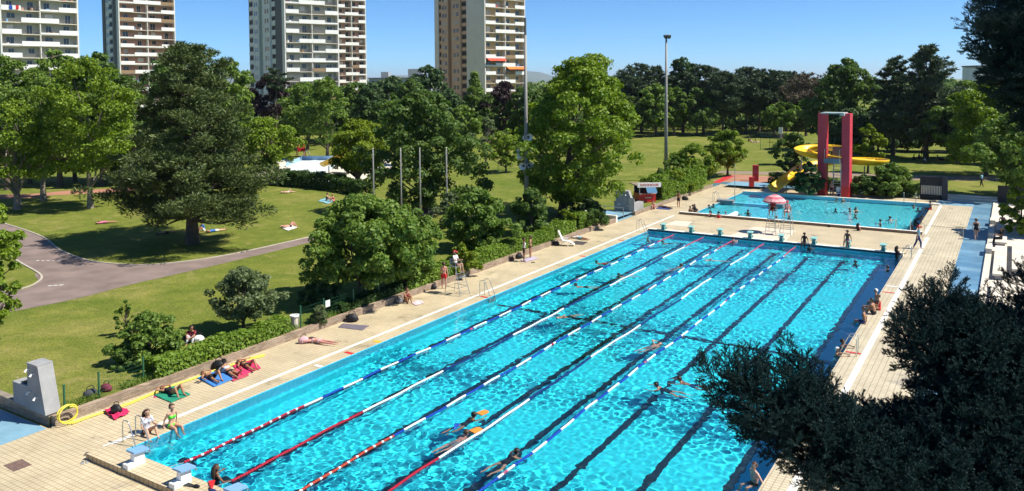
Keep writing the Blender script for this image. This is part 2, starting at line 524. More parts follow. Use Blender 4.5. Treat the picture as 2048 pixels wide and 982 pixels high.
# water
def water_mat():
    m = bpy.data.materials.new('clear_pool_water'); m.use_nodes = True
    N, L = nodes_of(m); N.remove(N['Principled BSDF'])
    g_ = N.new('ShaderNodeBsdfGlass'); g_.inputs['IOR'].default_value = 1.33; g_.inputs['Roughness'].default_value = 0
    g_.inputs['Color'].default_value = (.97, 1, 1, 1)
    L.new(g_.outputs[0], N['Material Output'].inputs[0])
    return m
M['water'] = water_mat()
RIPPLES = []
for q_ in ((432, 950), (944, 838), (928, 874), (1028, 912), (1318, 776), (1364, 764), (1310, 690), (1126, 634), (1155, 573), (1196, 527), (1241, 553), (1360, 534), (1422, 521), (1711, 528), (1671, 422), (1699, 421), (1712, 424), (1761, 449), (1780, 443), (1716, 462), (1496, 429), (1421, 435), (1437, 437)):
    p_ = at(q_[0], q_[1], WZ); RIPPLES.append((p_.x, p_.y))
def water(name, x0, y0, x1, y1, step, seed, amp=1.0):
    rng = np.random.default_rng(seed)
    nx, ny = int((x1 - x0) / step), int((y1 - y0) / step)
    X, Y = np.meshgrid(np.linspace(x0, x1, nx), np.linspace(y0, y1, ny))
    Z = np.zeros_like(X)
    mod = np.zeros_like(X)
    for i in range(7):
        lam = rng.uniform(6, 22); a = rng.uniform(0, 2 * pi)
        mod += np.sin(2 * pi / lam * (np.cos(a) * X + np.sin(a) * Y) + rng.uniform(0, 6.3))
    mod = np.clip(.9 + .24 * mod, .35, 1.7)
    for i in range(110):
        lam = np.exp(rng.uniform(np.log(.21), np.log(.60 if i % 5 else 1.8))); k = 2 * pi / lam; a = rng.uniform(0, 2 * pi)
        A = .00155 * lam ** 1.25
        Z += A * np.sin(k * (np.cos(a) * X + np.sin(a) * Y) + rng.uniform(0, 6.28))
    Z = Z * mod * amp + WZ
    for (sx, sy) in RIPPLES:
        if x0 < sx < x1 and y0 < sy < y1:
            d = np.hypot(X - sx, Y - sy)
            Z += .011 * np.exp(-d / .75) * np.sin(2 * pi * d / .42)
    v = np.stack([X, Y, Z], -1).reshape(-1, 3)
    idx = np.arange(nx * ny).reshape(ny, nx)
    qd = np.stack([idx[:-1, :-1], idx[:-1, 1:], idx[1:, 1:], idx[1:, :-1]], -1).reshape(-1, 4)
    o = np_mesh(name, v, qd, M['water'], smooth=True)
    o['kind'] = 'structure'
    o.cycles.is_caustics_caster = True
    return o
water('pool_water', 0.002, .002, PW - .002, 49.998, .045, 1)
water('diving_pool_water', P2[0] + .002, P2[1] + .002, P2[2] - .002, P2[3] - .002, .07, 2, 1.1)

# raised end walls
def endwall(x0, y0, x1, y1, h, lip=None):
    q = MB(); q.box(((x0 + x1) / 2, (y0 + y1) / 2, h / 2), (x1 - x0, y1 - y0, h))
    return q
ENDH = .21
q = endwall(-.48, -.92, PW, -.004, ENDH)
o = q.build('end_wall', M['walltile']); tag(o, 'low beige tiled end wall carrying the pale blue starting blocks', 'wall')
tp = MB(); tp.quad((-.48, -.92, ENDH + .004), (PW, -.92, ENDH + .004), (PW, -.004, ENDH + .004), (-.48, -.004, ENDH + .004)); tp.build('tiled_top', M['deck'], o)
q = endwall(0, 50.004, PW, 50.45, ENDH)
o = q.build('end_wall', M['whitemark']); tag(o, 'low white end wall under the far turquoise starting blocks', 'wall')
fc = MB(); fc.box((PW / 2, 50.0, .09), (PW - .1, .02, .14)); fc.build('dark_face_band', mat('dark_blue_band', (.02, .045, .07), .5), o)
q = endwall(-.75, 59.95, 21.0, 60.345, .24)
o = q.build('end_wall', mat('brown_step_face', (.20, .14, .10), .7, .2, 2)); tag(o, 'long brown low wall along near edge of the second pool', 'wall')
tp = MB(); tp.quad((-.75, 59.95, .244), (21.0, 59.95, .244), (21.0, 60.345, .244), (-.75, 60.345, .244)); tp.build('pale_top', M['whitemark'], o)
q = endwall(P2[0], P2[3] + .004, 21.1, P2[3] + .4, .16)
o = q.build('end_wall', M['whitemark']); tag(o, 'pale kerb wall along far edge of the second pool', 'wall')

# edge strips and markings
q = MB()
for a, b in ((-1.02, -.80), (PW + .80, PW + 1.08)):
    q.quad((a, -.0, .005), (b, -.0, .005), (b, 58.9, .005), (a, 58.9, .005))
q.quad((20.35 + .7, 60.4, .005), (20.35 + .95, 60.4, .005), (20.35 + .95, 78.6, .005), (20.35 + .7, 78.6, .005))
struct('drain_strip', q, M['whitemark'])
q = MB()
for yy in (12.3, 24.3, 37.8, 44.9): q.quad((-.55, yy - .12, .009), (-.04, yy - .12, .009), (-.04, yy + .12, .009), (-.55, yy + .12, .009))
for yy in (38.05, 25): q.quad((PW + .08, yy - .1, .009), (PW + .78, yy - .1, .009), (PW + .78, yy + .1, .009), (PW + .08, yy + .1, .009))
struct('red_edge_markings', q, M['redmark'])
q = MB()
for yy in (14.35,): q.quad((-.5, yy - .13, .009), (-.04, yy - .13, .009), (-.04, yy + .13, .009), (-.5, yy + .13, .009))
struct('yellow_edge_marking', q, M['yellowmark'])
q = MB()
for yy in (10.2, 46.0): q.quad((-.5, yy - .1, .009), (-.04, yy - .1, .009), (-.04, yy + .1, .009), (-.5, yy + .1, .009))
for yy in (39.8, 15.2): q.quad((PW + .08, yy - .09, .009), (PW + .78, yy - .09, .009), (PW + .78, yy + .09, .009), (PW + .08, yy + .09, .009))
struct('white_edge_markings', q, M['white'])
q = MB(); q.quad((-2.55, -2.7, .006), (-1.75, -2.75, .006), (-1.72, -2.15, .006), (-2.5, -2.1, .006)); struct('drain_cover', q, mat('rusty_drain_cover', (.16, .10, .08), .7, .3, 6))
q = MB(); q.quad((.2, 53.6, .006), (2.3, 53.8, .006), (1.8, 56.4, .006), (.3, 56.2, .006)); q.quad((6.9, 51.5, .006), (11.6, 51.5, .006), (11.3, 56.6, .006), (7.6, 56.6, .006))
struct('repaired_deck_patch', q, mat('pale_repair_mortar', (.62, .53, .42), .8, .1, 2))
# divider ledge in the second pool, with its two grey platforms
q = MB(); q.box((3.6, 70.3, -.5), (6.4, .35, 1.0)); o = struct('pool_divider', q, M['poolwall']); o.cycles.is_caustics_receiver = True
for X, Y, w, lab in ((.85, 70.2, 1.75, 'dark grey platform block beside the pool ladder at the water divider'), (6.3, 70.2, 1.5, 'dark grey platform block in open water below the yellow slide')):
    q = MB(); q.box((X, Y, -.35), (w, .95, 1.1)); q.box((X, Y, .22), (w + .08, 1.02, .05)); o = q.build('water_platform', M['greyface']); tag(o, lab, 'platform')
q = MB(); q.prism_axis([(4.0, -1.0), (4.32, -1.0), (4.32, .24), (4.0, .24)], 60.36, 62.9); o = q.build('partition_wall', M['white']); tag(o, 'short white partition wall sticking out into the second pool', 'wall')

# foot baths
sheet('foot_bath', M['bluetile'], [(-8.6, -2.4, -4.32, -.25)], .006)
sheet('foot_bath_far', M['bluetile'], [(-8.5, 53.0, -4.3, 56.9)], .006 + LZ * 0)
cut = MB(); cut.quad((-9.2, 52.8, LZ + .004), (-4.5, 52.8, LZ + .004), (-4.5, 57.1, LZ + .004), (-9.2, 57.1, LZ + .004)); struct('foot_bath_paving', cut, M['bluetile'])
sheet('entry_paving', M['redpath'], [(-5.5, 85.02, 1.0, 94.0)], LZ + .004)
sheet('entry_blue_paving', M['bluetile'], [(-3.0, 82.2, 1.6, 86.2)], LZ + .008)

# paths
def ribbon(name, m, left, right, z):
    L_ = smooth_path([(p[0], p[1], z) for p in left]); R_ = smooth_path([(p[0], p[1], z) for p in right])
    n = min(len(L_), len(R_)); q = MB()
    q.add(L_[:n] + R_[:n], [(i, i + 1, n + i + 1, n + i) for i in range(n - 1)])
    return struct(name, q, m)
def kerb(pts, z):
    P = smooth_path([(p[0], p[1], z) for p in pts], 8)
    q = MB(); n = len(P); vs = []
    for i, p in enumerate(P):
        t = (P[min(i + 1, n - 1)] - P[max(i - 1, 0)]); t.z = 0; t.normalize(); s = Vector((-t.y, t.x, 0)) * .07
        vs += [p - s, p + s, p + s + Vector((0, 0, .05)), p - s + Vector((0, 0, .05))]
    fs = []
    for i in range(n - 1):
        for j in range(4): fs.append((i * 4 + j, i * 4 + (j + 1) % 4, i * 4 + 4 + (j + 1) % 4, i * 4 + 4 + j))
    q.add(vs, fs); return q
UP = [(-62, 23.0), (-52.5, 21.8), (-43.5, 20.2), (-36.43, 17.89), (-32, 17.0), (-29.34, 16.93), (-26.01, 17.93), (-24.2, 20.2), (-23.3, 23.2), (-23.1, 26.5), (-23.1, 31), (-23.4, 38), (-22.5, 48)]
LOW = [(-50, 3.0), (-30, 2.0), (-22.5, 3.2), (-21.5, 6.93), (-21.0, 10.39), (-21.5, 14.09), (-21.2, 17.0), (-21.1, 20.5), (-21.2, 24), (-21.3, 27.5), (-21.4, 31), (-21.6, 38), (-20.6, 48)]
# path polygon: between UP and LOW with the grass island cut out
ISL = [(-62, 18.6), (-50, 17.2), (-40.63, 15.46), (-34.53, 13.91), (-30.14, 12.88), (-28.3, 12.2), (-27.3, 11.4), (-26.6, 10.5), (-26.4, 9.4), (-27.2, 8.6), (-30, 8.0), (-40, 8.6), (-62, 10)]
q = MB()
def fillpoly(q, pts, z): q.add([(p[0], p[1], z) for p in pts], [tuple(range(len(pts)))])
up_s = [tuple(p)[:2] for p in smooth_path([(a, b, 0) for a, b in UP], 5)]
low_s = [tuple(p)[:2] for p in smooth_path([(a, b, 0) for a, b in LOW], 5)]
n_ = len(up_s)
ribbon('path', M['asphalt'], UP, [(-62, 18.6), (-50, 17.2), (-40.63, 15.46), (-34.53, 13.91), (-30.14, 12.88), (-26.5, 13.0), (-23.5, 14.6), (-22.2, 17.0), (-21.6, 20.5), (-21.2, 24), (-21.3, 28.5), (-21.6, 38), (-20.6, 48)], LZ + .004)
ribbon('path_branch', M['asphalt'], [(-50, 8.6), (-34, 7.6), (-28.5, 8.2), (-26.4, 9.0), (-26.3, 10.3), (-27.4, 11.5), (-30.14, 12.9), (-27, 14.5), (-24.5, 15.5), (-22.2, 17.2), (-21.8, 20.5), (-21.6, 24.5)], [(-50, 2.6), (-34, 1.6), (-25, 2.4), (-22.2, 4.4), (-21.5, 6.93), (-21.1, 9.0), (-21.0, 11), (-21.2, 13), (-21.3, 15), (-21.2, 17.0), (-21.15, 20.5), (-21.2, 24.0)], LZ + .008)
struct('path_kerb', kerb(UP, LZ), M['kerb']); struct('path_kerb_island', kerb(ISL, LZ), M['kerb'])
q = MB()
for k in range(5): q.box((-34.0 + k * .35, 14.9 + k * .2, LZ + .009), (.22, .1, .003), .5)
for k in range(3): q.box((-25.6 + k * .22, 11.3 + k * .24, LZ + .013), (.25, .12, .003), .9)
struct('path_paint_marks', q, M['white'])
ribbon('red_path', M['redpath'], [(-90, 22), (-73.68, 33.2), (-71.5, 38), (-68.48, 42.0), (-64, 49), (-60, 58)], [(-88, 18), (-70.56, 30.6), (-69.0, 34.5), (-66.19, 38.4), (-62, 45), (-57, 56)], LZ + .004)
ribbon('brown_path', M['brownpath'], [(-8, 97.5), (-3, 98.8), (2, 101.5), (15.1, 104), (26, 108.6), (45, 118)], [(-8, 94), (-3, 95), (3, 96), (15.8, 98), (26.2, 102.5), (46, 110)], LZ + .004)

# brick retaining wall along the lawn
def brickwall(x0, y0, x1, y1, h, label):
    q = MB(); cx, cy = (x0 + x1) / 2, (y0 + y1) / 2; L_ = math.hypot(x1 - x0, y1 - y0)
    q.box((0, 0, h / 2 - .05), (L_, .3, h + .1))
    o = q.build('brick_wall', M['brick']); o.location = (cx, cy, 0); o.rotation_euler = (0, 0, math.atan2(y1 - y0, x1 - x0)); tag(o, label, 'wall', 'low brick walls'); return o
brickwall(-4.42, 0.05, -4.42, 52.8, .36, 'long low brown brick wall between sunbathing deck and lawn')
brickwall(-4.6, .14, -16, .14, .42, 'low brick wall under the grey shower block in the near corner')
brickwall(-4.42, 57.1, -4.42, 81.5, .34, 'low brick wall behind the far deck by the red booth')

# far hills
def hills(name, pts, dist, z0, col):
    q = MB(); rng = random.Random(5)
    vs = []; n = len(pts)
    for (px, py) in pts:
        p = at_dist(px, 163, dist); top = at_dist(px, py, dist)
        back = at_dist(px, 163, dist * 1.3)
        vs += [(p.x, p.y, 0), (top.x * .4 + back.x * .6, top.y * .4 + back.y * .6, max(top.z * 1.15, 5)), (back.x * 1.1, back.y * 1.1, 0)]
    q.add(vs, [(i * 3 + a, i * 3 + 3 + a, i * 3 + 4 + a, i * 3 + 1 + a) for i in range(n - 1) for a in (0, 1)])
    return struct(name, q, col, True)
M['hill'] = mat('wooded_hills', (.06, .09, .05), 1.0, .3, .0006)
pts = []
rr = random.Random(11)
for px in range(-900, 3000, 22):
    t = px / 100
    y = 150 - 6 * sin(t * 1.3) - 4 * sin(t * 3.1 + 1) - 2.5 * sin(t * 7 + 2)
    if px > 1000: y += min(14, (px - 1000) * .03)
    pts.append((px, y))
hills('hills', pts, 14000, 0, M['hill'])
# ================================================================== TREES
def leaf_mat(name, c1, c2, trans=.3, rough=.55, spec=.25):
    m = bpy.data.materials.new(name); m.use_nodes = True
    N, L = nodes_of(m)
    b = N['Principled BSDF']; b.inputs['Roughness'].default_value = rough; b.inputs['Specular IOR Level'].default_value = spec
    ge = N.new('ShaderNodeNewGeometry')
    tc = N.new('ShaderNodeTexCoord')
    n = N.new('ShaderNodeTexNoise'); n.inputs['Scale'].default_value = .45; n.inputs['Detail'].default_value = 3
    L.new(tc.outputs['Object'], n.inputs['Vector'])
    ad = N.new('ShaderNodeMath'); ad.operation = 'MULTIPLY_ADD'; ad.inputs[1].default_value = .55; ad.inputs[2].default_value = 0
    L.new(ge.outputs['Random Per Island'], ad.inputs[0])
    ad2 = N.new('ShaderNodeMath'); ad2.operation = 'MULTIPLY_ADD'; ad2.inputs[1].default_value = .55
    L.new(n.outputs['Fac'], ad2.inputs[0]); L.new(ad.outputs[0], ad2.inputs[2])
    r = N.new('ShaderNodeValToRGB')
    r.color_ramp.elements[0].position = .2; r.color_ramp.elements[0].color = (*c1, 1)
    r.color_ramp.elements[1].position = .85; r.color_ramp.elements[1].color = (*c2, 1)
    L.new(ad2.outputs[0], r.inputs[0])
    L.new(r.outputs[0], b.inputs['Base Color'])
    t = N.new('ShaderNodeBsdfTranslucent')
    hs = N.new('ShaderNodeHueSaturation'); hs.inputs['Saturation'].default_value = 1.1; hs.inputs['Value'].default_value = 1.3
    L.new(r.outputs[0], hs.inputs['Color']); L.new(hs.outputs[0], t.inputs['Color'])
    mx = N.new('ShaderNodeMixShader'); mx.inputs[0].default_value = trans
    L.new(b.outputs[0], mx.inputs[1]); L.new(t.outputs[0], mx.inputs[2]); L.new(mx.outputs[0], N['Material Output'].inputs[0])
    return m
LM = {
 'bright': leaf_mat('bright_green_leaves', (0.091, 0.168, 0.013), (0.228, 0.312, 0.030)),
 'mid': leaf_mat('mid_green_leaves', (0.078, 0.153, 0.022), (0.196, 0.279, 0.049)),
 'deep': leaf_mat('deep_green_leaves', (0.049, 0.108, 0.023), (0.139, 0.208, 0.043)),
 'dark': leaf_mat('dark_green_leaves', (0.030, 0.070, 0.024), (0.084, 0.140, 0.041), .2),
 'lime': leaf_mat('lime_green_leaves', (0.111, 0.169, 0.010), (0.240, 0.305, 0.026)),
 'greyleaf': leaf_mat('grey_green_leaves', (0.090, 0.128, 0.053), (0.179, 0.224, 0.090)),
 'purple': leaf_mat('purple_leaves', (0.029, 0.016, 0.021), (0.058, 0.034, 0.034), .2),
 'bronze': leaf_mat('bronze_leaves', (0.072, 0.060, 0.036), (0.120, 0.108, 0.054), .2),
 'pine': leaf_mat('pine_needles', (0.035, 0.064, 0.018), (0.133, 0.170, 0.051), .08, .5),
 'darkpine': leaf_mat('dark_pine_needles', (0.034, 0.066, 0.034), (0.105, 0.145, 0.070), .08, .5),
 'brownpine': leaf_mat('browned_pine_needles', (0.084, 0.066, 0.042), (0.156, 0.126, 0.084), .08, .6),
 'hedge': leaf_mat('clipped_hedge_leaves', (0.092, 0.173, 0.019), (0.216, 0.316, 0.039)),
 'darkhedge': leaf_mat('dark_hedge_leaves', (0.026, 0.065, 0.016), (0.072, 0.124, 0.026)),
}

def unit(a): return a / (np.linalg.norm(a, axis=-1, keepdims=True) + 1e-9)
def leaf_quads(C, Nn, Lh, Wh, rng, T=None):
    n = len(C)
    if T is None:
        T = unit(np.cross(Nn, rng.normal(size=(n, 3))))
    else:
        T = unit(T)
    B = unit(np.cross(Nn, T))
    Lh = np.asarray(Lh).reshape(-1, 1) * np.ones((n, 1)); Wh = np.asarray(Wh).reshape(-1, 1) * np.ones((n, 1))
    bend = Nn * Lh * .18
    v = np.stack([C - T * Lh, C + B * Wh + bend, C + T * Lh, C - B * Wh + bend], 1).reshape(-1, 3)
    return v, np.arange(4 * n).reshape(n, 4)

def clump_leaves(cent, rad, per, rng, flat=.75, up=.35, rand=.65):
    """leaf positions and normals on lumpy shells around clump centres"""
    cent = np.asarray(cent); rad = np.asarray(rad)
    k = len(cent); per = np.maximum(6, (per * (rad / rad.mean()) ** 2).astype(int))
    idx = np.repeat(np.arange(k), per); n = len(idx)
    d = unit(rng.normal(size=(n, 3))); d[:, 2] = np.where((d[:, 2] < -.3) & (rng.random(n) < .6), -d[:, 2], d[:, 2])
    rr = rng.random(n) ** .35
    P = cent[idx] + d * (rad[idx] * rr)[:, None] * np.array([1, 1, flat])
    Nn = unit(d * .8 + rng.normal(size=(n, 3)) * rand + np.array([0, 0, up]))
    return P, Nn, idx

def tube_np(pts, rs, n=6):
    m = MB(); m.tube(pts, rs, n); return m

def wood(name, mb, m, parent): return mb.build(name, m, parent, smooth=True)

def limb(mb, a, b, r0, r1, rng, sag=.0, n=6):
    a, b = Vector(a), Vector(b); L_ = (b - a).length
    pts = []; rs = []
    for i in range(5):
        t = i / 4
        p = a.lerp(b, t) + Vector((rng.normal() * .04, rng.normal() * .04, rng.normal() * .03)) * L_ * (t * (1 - t) * 4)
        p.z += sag * L_ * t * (1 - t) * 4
        pts.append(p); rs.append(r0 + (r1 - r0) * t)
    mb.tube(pts, rs, n, cap=False)

def tree_broad(seed, h, r, base, mat_leaf, n_cl=110, per=110, leaf=.17, bark='bark', trunk_r=None, prof='round', clr=(.13, .24), lean=(0, 0), gap=0.0, limbs=16, multi=1, squash=1.0, open_=.0):
    """returns (crown mesh builder data, trunk MB) in local coordinates, foot at the origin"""
    rng = np.random.default_rng(seed)
    ph = rng.uniform(0, 6.28, 4)
    cs = []; rs = []
    tries = 0
    while len(cs) < n_cl and tries < n_cl * 30:
        tries += 1
        u = rng.random()
        a = rng.uniform(0, 2 * pi)
        if prof == 'round': R_ = math.sin(pi * min(1, max(.02, u * .93 + .06))) ** .55
        elif prof == 'egg': R_ = (math.sin(pi * (u ** .75) * .96 + .06)) ** .6 if u < .97 else .2
        elif prof == 'cone': R_ = (1 - u) ** .75 * (1 if u > .12 else .6 + u * 3.3)
        elif prof == 'dome': R_ = math.sqrt(max(0, 1 - u ** 2.2)) * (1 if u > .1 else .75 + u * 2.5)
        elif prof == 'vase': R_ = (.35 + .65 * min(1, u * 1.7)) * math.sqrt(max(.02, 1 - max(0, (u - .55) / .45) ** 2))
        lump = 1 + .20 * sin(2 * a + ph[0] + 3 * u) + .13 * sin(3 * a + ph[1] - 5 * u) + .10 * sin(5 * a + ph[2] + 9 * u)
        f = rng.uniform(.25, 1) ** .5 if rng.random() > .12 else rng.uniform(0, .5)
        cr = r * rng.uniform(*clr) * (.75 + .25 * R_)
        rad = max(0, r * R_ * lump - cr * .6) * f
        if open_ and sin(4 * a + ph[3] + 7 * u) + sin(9 * u + ph[1]) > 2 - open_ * 2: continue
        p = np.array([rad * cos(a) + lean[0] * u, rad * sin(a) * squash + lean[1] * u, base + (h - base) * u * (1 - cr * .5 / (h - base)) + cr * .2])
        if cs and gap > 0 and min(np.linalg.norm(np.array(cs[-40:]) - p, axis=1)) < gap * r: continue
        cs.append(p); rs.append(cr)
    cs = np.array(cs); rs = np.array(rs)
    P, Nn, idx = clump_leaves(cs, rs, per, rng)
    Lh = leaf * rng.uniform(.65, 1.35, len(P)); Wh = Lh * rng.uniform(.45, .75, len(P))
    # stray twigs that break the outline
    v, q = leaf_quads(P, Nn, Lh, Wh, rng)
    tr = trunk_r or h * .016 + .05
    tb = MB()
    for s in range(multi):
        off = Vector((0, 0, 0)) if multi == 1 else Vector((cos(6.28 * s / multi), sin(6.28 * s / multi), 0)) * tr * 1.2
        topz = base + (h - base) * .62
        pts = []; rr_ = []
        for i in range(7):
            t = i / 6
            pts.append(Vector((lean[0] * t * .5 + rng.normal() * .05 * t * r * .3 + off.x * (1 + 4 * t * (multi > 1)), lean[1] * t * .5 + rng.normal() * .05 * t * r * .3 + off.y * (1 + 4 * t * (multi > 1)), topz * t - .1 * (i == 0))))
            rr_.append(tr * (1.35 if i == 0 else 1.0) * (1 - .75 * t) / (multi ** .4))
        tb.tube(pts, rr_, 9, cap=False)
        order = rng.permutation(len(cs))[:max(3, limbs // multi)]
        for j in order:
            c = cs[j]
            t = min(.95, max(.25, (c[2] - base * .2) / topz * .62))
            i = int(t * 6); a = pts[min(i, 6)]
            limb(tb, a, c, tr * (1 - .75 * t) * .55, tr * .10, rng, .05)
    return v, q, tb

def place_tree(name, label, cat, spec, loc, leafm, group=None, rz=0.0, bark='bark'):
    v, q, tb = spec
    root = thing(name, label, cat, loc, rz, group)
    np_mesh('crown', v, q, LM[leafm], root)
    wood('trunk', tb, M[bark], root)
    return root

def tree_pine(seed, h, r, base, n_limb=70, tuft=60, leaf=.28, bark='pinebark', shape='black', trunk_r=None, top=1.0, pad=(.16, .26)):
    rng = np.random.default_rng(seed)
    cs = []; rs = []; tb = MB()
    tr = trunk_r or h * .017 + .06
    pts = [Vector((rng.normal() * .02 * h * t, rng.normal() * .02 * h * t, h * .97 * t - .1 * (t == 0))) for t in np.linspace(0, 1, 8)]
    tb.tube(pts, [tr * (1.3 if i == 0 else 1) * (1 - .85 * i / 7) for i in range(8)], 9, cap=False)
    ph = rng.uniform(0, 6.28, 3)
    for k in range(n_limb):
        u = (k + rng.random()) / n_limb
        if shape == 'black': R_ = (1 - u) ** .62 * (.8 + 2.0 * min(u, .1)) + .10
        elif shape == 'scots': R_ = (math.sin(pi * min(1, u * .85 + .12)) ** .7)
        elif shape == 'spruce': R_ = (1 - u) ** .85 + .03
        a = k * 2.399 + rng.normal() * .3
        R_ *= 1 + .26 * sin(2 * a + ph[0] + 3 * u) + .18 * sin(3 * a + ph[1] + 6 * u) + rng.normal() * .16
        z = base + (h - base) * u
        L_ = r * max(.08, R_)
        rise = {'black': .10 + .25 * u, 'scots': .2, 'spruce': -.12 + .25 * u}[shape]
        tip = Vector((cos(a) * L_, sin(a) * L_, z + rise * L_ + rng.normal() * .15))
        i0 = min(6, int(z / h * 7)); t0 = z / h * 7 - i0
        s = pts[i0].lerp(pts[i0 + 1], t0)
        limb(tb, s, tip, max(.02, tr * .35 * (1 - u) + .02), .012, rng, -.05, 5)
        npad = max(2, int(3 + L_ / r * 6))
        for j in range(npad):
            t = rng.uniform(.42, 1.02)
            c = s.lerp(tip, t)
            cs.append(np.array([c.x + rng.normal() * .10 * L_, c.y + rng.normal() * .10 * L_, c.z + rng.normal() * .05 * L_ + .1]))
            rs.append(r * rng.uniform(*pad) * (.55 + .45 * (1 - u)))
    for j in range(5):
        cs.append(np.array([rng.normal() * .1, rng.normal() * .1, h * (.93 + .015 * j)])); rs.append(r * pad[0] * .7)
    cs = np.array(cs); rs = np.array(rs)
    P, Nn, idx = clump_leaves(cs, rs, tuft, rng, .55, .5, .5)
    d = unit(P - cs[idx] + np.array([0, 0, .25]) * rs[idx][:, None] + rng.normal(size=P.shape) * rs[idx][:, None] * .25)
    side = unit(np.cross(d, rng.normal(size=P.shape)))
    Lh = leaf * rng.uniform(.6, 1.3, len(P))
    v, q = leaf_quads(P, side * .7 + Nn * .5, Lh, Lh * .24, rng, T=d)
    return v, q, tb

def local_h(px, y_base, y_top, z=LZ):
    p = at(px, y_base, z); d = (p - CPOS).dot(_F)
    return p, (y_base - y_top) * d / CF, d / CF      # foot, height, metres per pixel

G1 = 'park trees on the left lawn'
G2 = 'park trees around the paddling pool'
G3 = 'row of trees beyond the playing field'
G4 = 'trees behind the diving tower'
# ---------------- trees one by one (px of the foot, row of foot, row of top, crown radius in px)
def one(kind, name, label, cat, foot, top, rpx, leafm, seed, group=None, base=.2, bark='bark', z=LZ, **kw):
    rpx = rpx * {G2: 1.22, G3: 1.3, G4: 1.1, 'leafy trees before the far pines': 1.2}.get(group, 1.0)
    p, h, mp = local_h(foot[0], foot[1], top, z)
    h += rpx * mp * .05
    if kind == 'pine': spec = tree_pine(seed, h, rpx * mp, base * h, **kw)
    else: spec = tree_broad(seed, h, rpx * mp, base * h, leafm, **kw)
    return place_tree(name, label, cat, spec, p, leafm, group, bark=bark)

one('pine', 'pine_tree', 'huge dark pine with a broad crown and black shade beside the curved path', 'tree', (385, 487), 106, 142, 'pine', 3, base=.13, n_limb=120, tuft=130, leaf=.17, pad=(.12, .20), trunk_r=.48)
one('broad', 'locust_tree', 'bright green tree with bare grey trunk left of the big pine', 'tree', (181, 416), 122, 118, 'bright', 11, G1, .25, 'palebark', n_cl=150, per=130, leaf=.16, prof='round', gap=.10, clr=(.10, .20), trunk_r=.28)
one('broad', 'locust_tree', 'bright green tree at left edge with forked pale limbs', 'tree', (35, 419), 205, 95, 'bright', 12, G1, .3, 'palebark', n_cl=90, per=120, leaf=.16, prof='dome', gap=.12, clr=(.11, .2), trunk_r=.32)
one('broad', 'locust_tree', 'bright green tree standing by the red path, second trunk from left', 'tree', (87, 401), 150, 85, 'mid', 13, G1, .3, 'palebark', n_cl=100, per=110, leaf=.17, prof='round', gap=.12, trunk_r=.28)
one('broad', 'park_tree', 'mid green tree behind the red path below the nearest tower block', 'tree', (120, 372), 108, 82, 'mid', 14, G1, .3, n_cl=130, per=90, leaf=.22, prof='round', gap=.11, clr=(.10, .19), open_=.1)
one('broad', 'park_tree', 'loose green tree with sky gaps between the two left tower blocks', 'tree', (205, 371), 112, 70, 'deep', 15, G1, .3, n_cl=80, per=90, leaf=.22, prof='egg', gap=.15, clr=(.10, .2), open_=.25)
one('broad', 'park_tree', 'dusky green tree rising in front of the nearest tower block at left edge', 'tree', (15, 380), 118, 75, 'mid', 16, G1, .3, n_cl=100, per=90, leaf=.22, gap=.11)
one('broad', 'park_tree', 'dark green tree in the gap left of the big pine', 'tree', (262, 372), 150, 62, 'deep', 17, G1, .25, n_cl=90, per=90, leaf=.22)
one('broad', 'park_tree', 'rounded green tree peeping over the left shoulder of the big pine', 'tree', (385, 360), 97, 92, 'deep', 18, G1, .3, n_cl=110, per=90, leaf=.22)
one('broad', 'park_tree', 'yellowish green tree peeping over the right shoulder of the big pine', 'tree', (462, 350), 125, 60, 'mid', 19, G1, .3, n_cl=90, per=80, leaf=.24)

G2 = 'park trees around the paddling pool'
one('broad', 'purple_tree', 'dark purple leaved tree beneath the left edge of the second tower', 'tree', (543, 290), 152, 40, 'purple', 21, G2, .25, n_cl=90, per=80, leaf=.28)
one('pine', 'scots_pine', 'thin pine with a bare pink stem before the purple tree', 'tree', (553, 292), 140, 20, 'darkpine', 22, G2, base=.72, n_limb=16, tuft=40, leaf=.3, shape='scots')
one('broad', 'park_tree', 'bright bushy tree at right flank of the big pine', 'tree', (535, 360), 240, 58, 'bright', 23, G2, .2, n_cl=100, per=100, leaf=.2)
one('broad', 'park_tree', 'olive green tree behind the red lifeguard chair', 'tree', (615, 300), 165, 52, 'mid', 24, G2, .25, n_cl=110, per=80, leaf=.26, prof='egg')
one('broad', 'park_tree', 'tall loose tree with thin top before the second tower', 'tree', (655, 318), 158, 46, 'mid', 25, G2, .2, n_cl=80, per=70, leaf=.25, prof='egg', gap=.16)
one('broad', 'park_tree', 'greyish pine like tree right of the second tower foot', 'tree', (712, 288), 168, 42, 'deep', 26, G2, .3, n_cl=80, per=80, leaf=.28)
one('broad', 'park_tree', 'dark dense tree below the low grey building', 'tree', (788, 275), 158, 50, 'dark', 27, G2, .2, n_cl=90, per=80, leaf=.3, prof='dome')
one('broad', 'chestnut_tree', 'dark round topped tree left of the brown tower', 'tree', (856, 282), 134, 42, 'dark', 28, G2, .2, n_cl=100, per=80, leaf=.32, prof='egg')
one('broad', 'park_tree', 'small bushy tree between the two dark trees, pale at its top', 'tree', (790, 330), 205, 42, 'mid', 29, G2, .2, n_cl=80, per=80, leaf=.24)
one('broad', 'golden_tree', 'yellow green leafy tree overhanging the yellow paddling pool slide', 'tree', (716, 372), 243, 54, 'lime', 30, G2, .22, n_cl=110, per=110, leaf=.18, trunk_r=.4, gap=.08)
one('broad', 'dark_tree', 'large dark glossy tree standing behind the flagpoles', 'tree', (850, 425), 190, 98, 'deep', 31, G2, .06, n_cl=170, per=130, leaf=.18, prof='egg', clr=(.10, .19))
one('broad', 'poplar_tree', 'pointed light green tree in front of the brown tower', 'tree', (950, 283), 148, 40, 'mid', 32, G2, .15, n_cl=90, per=80, leaf=.26, prof='cone')
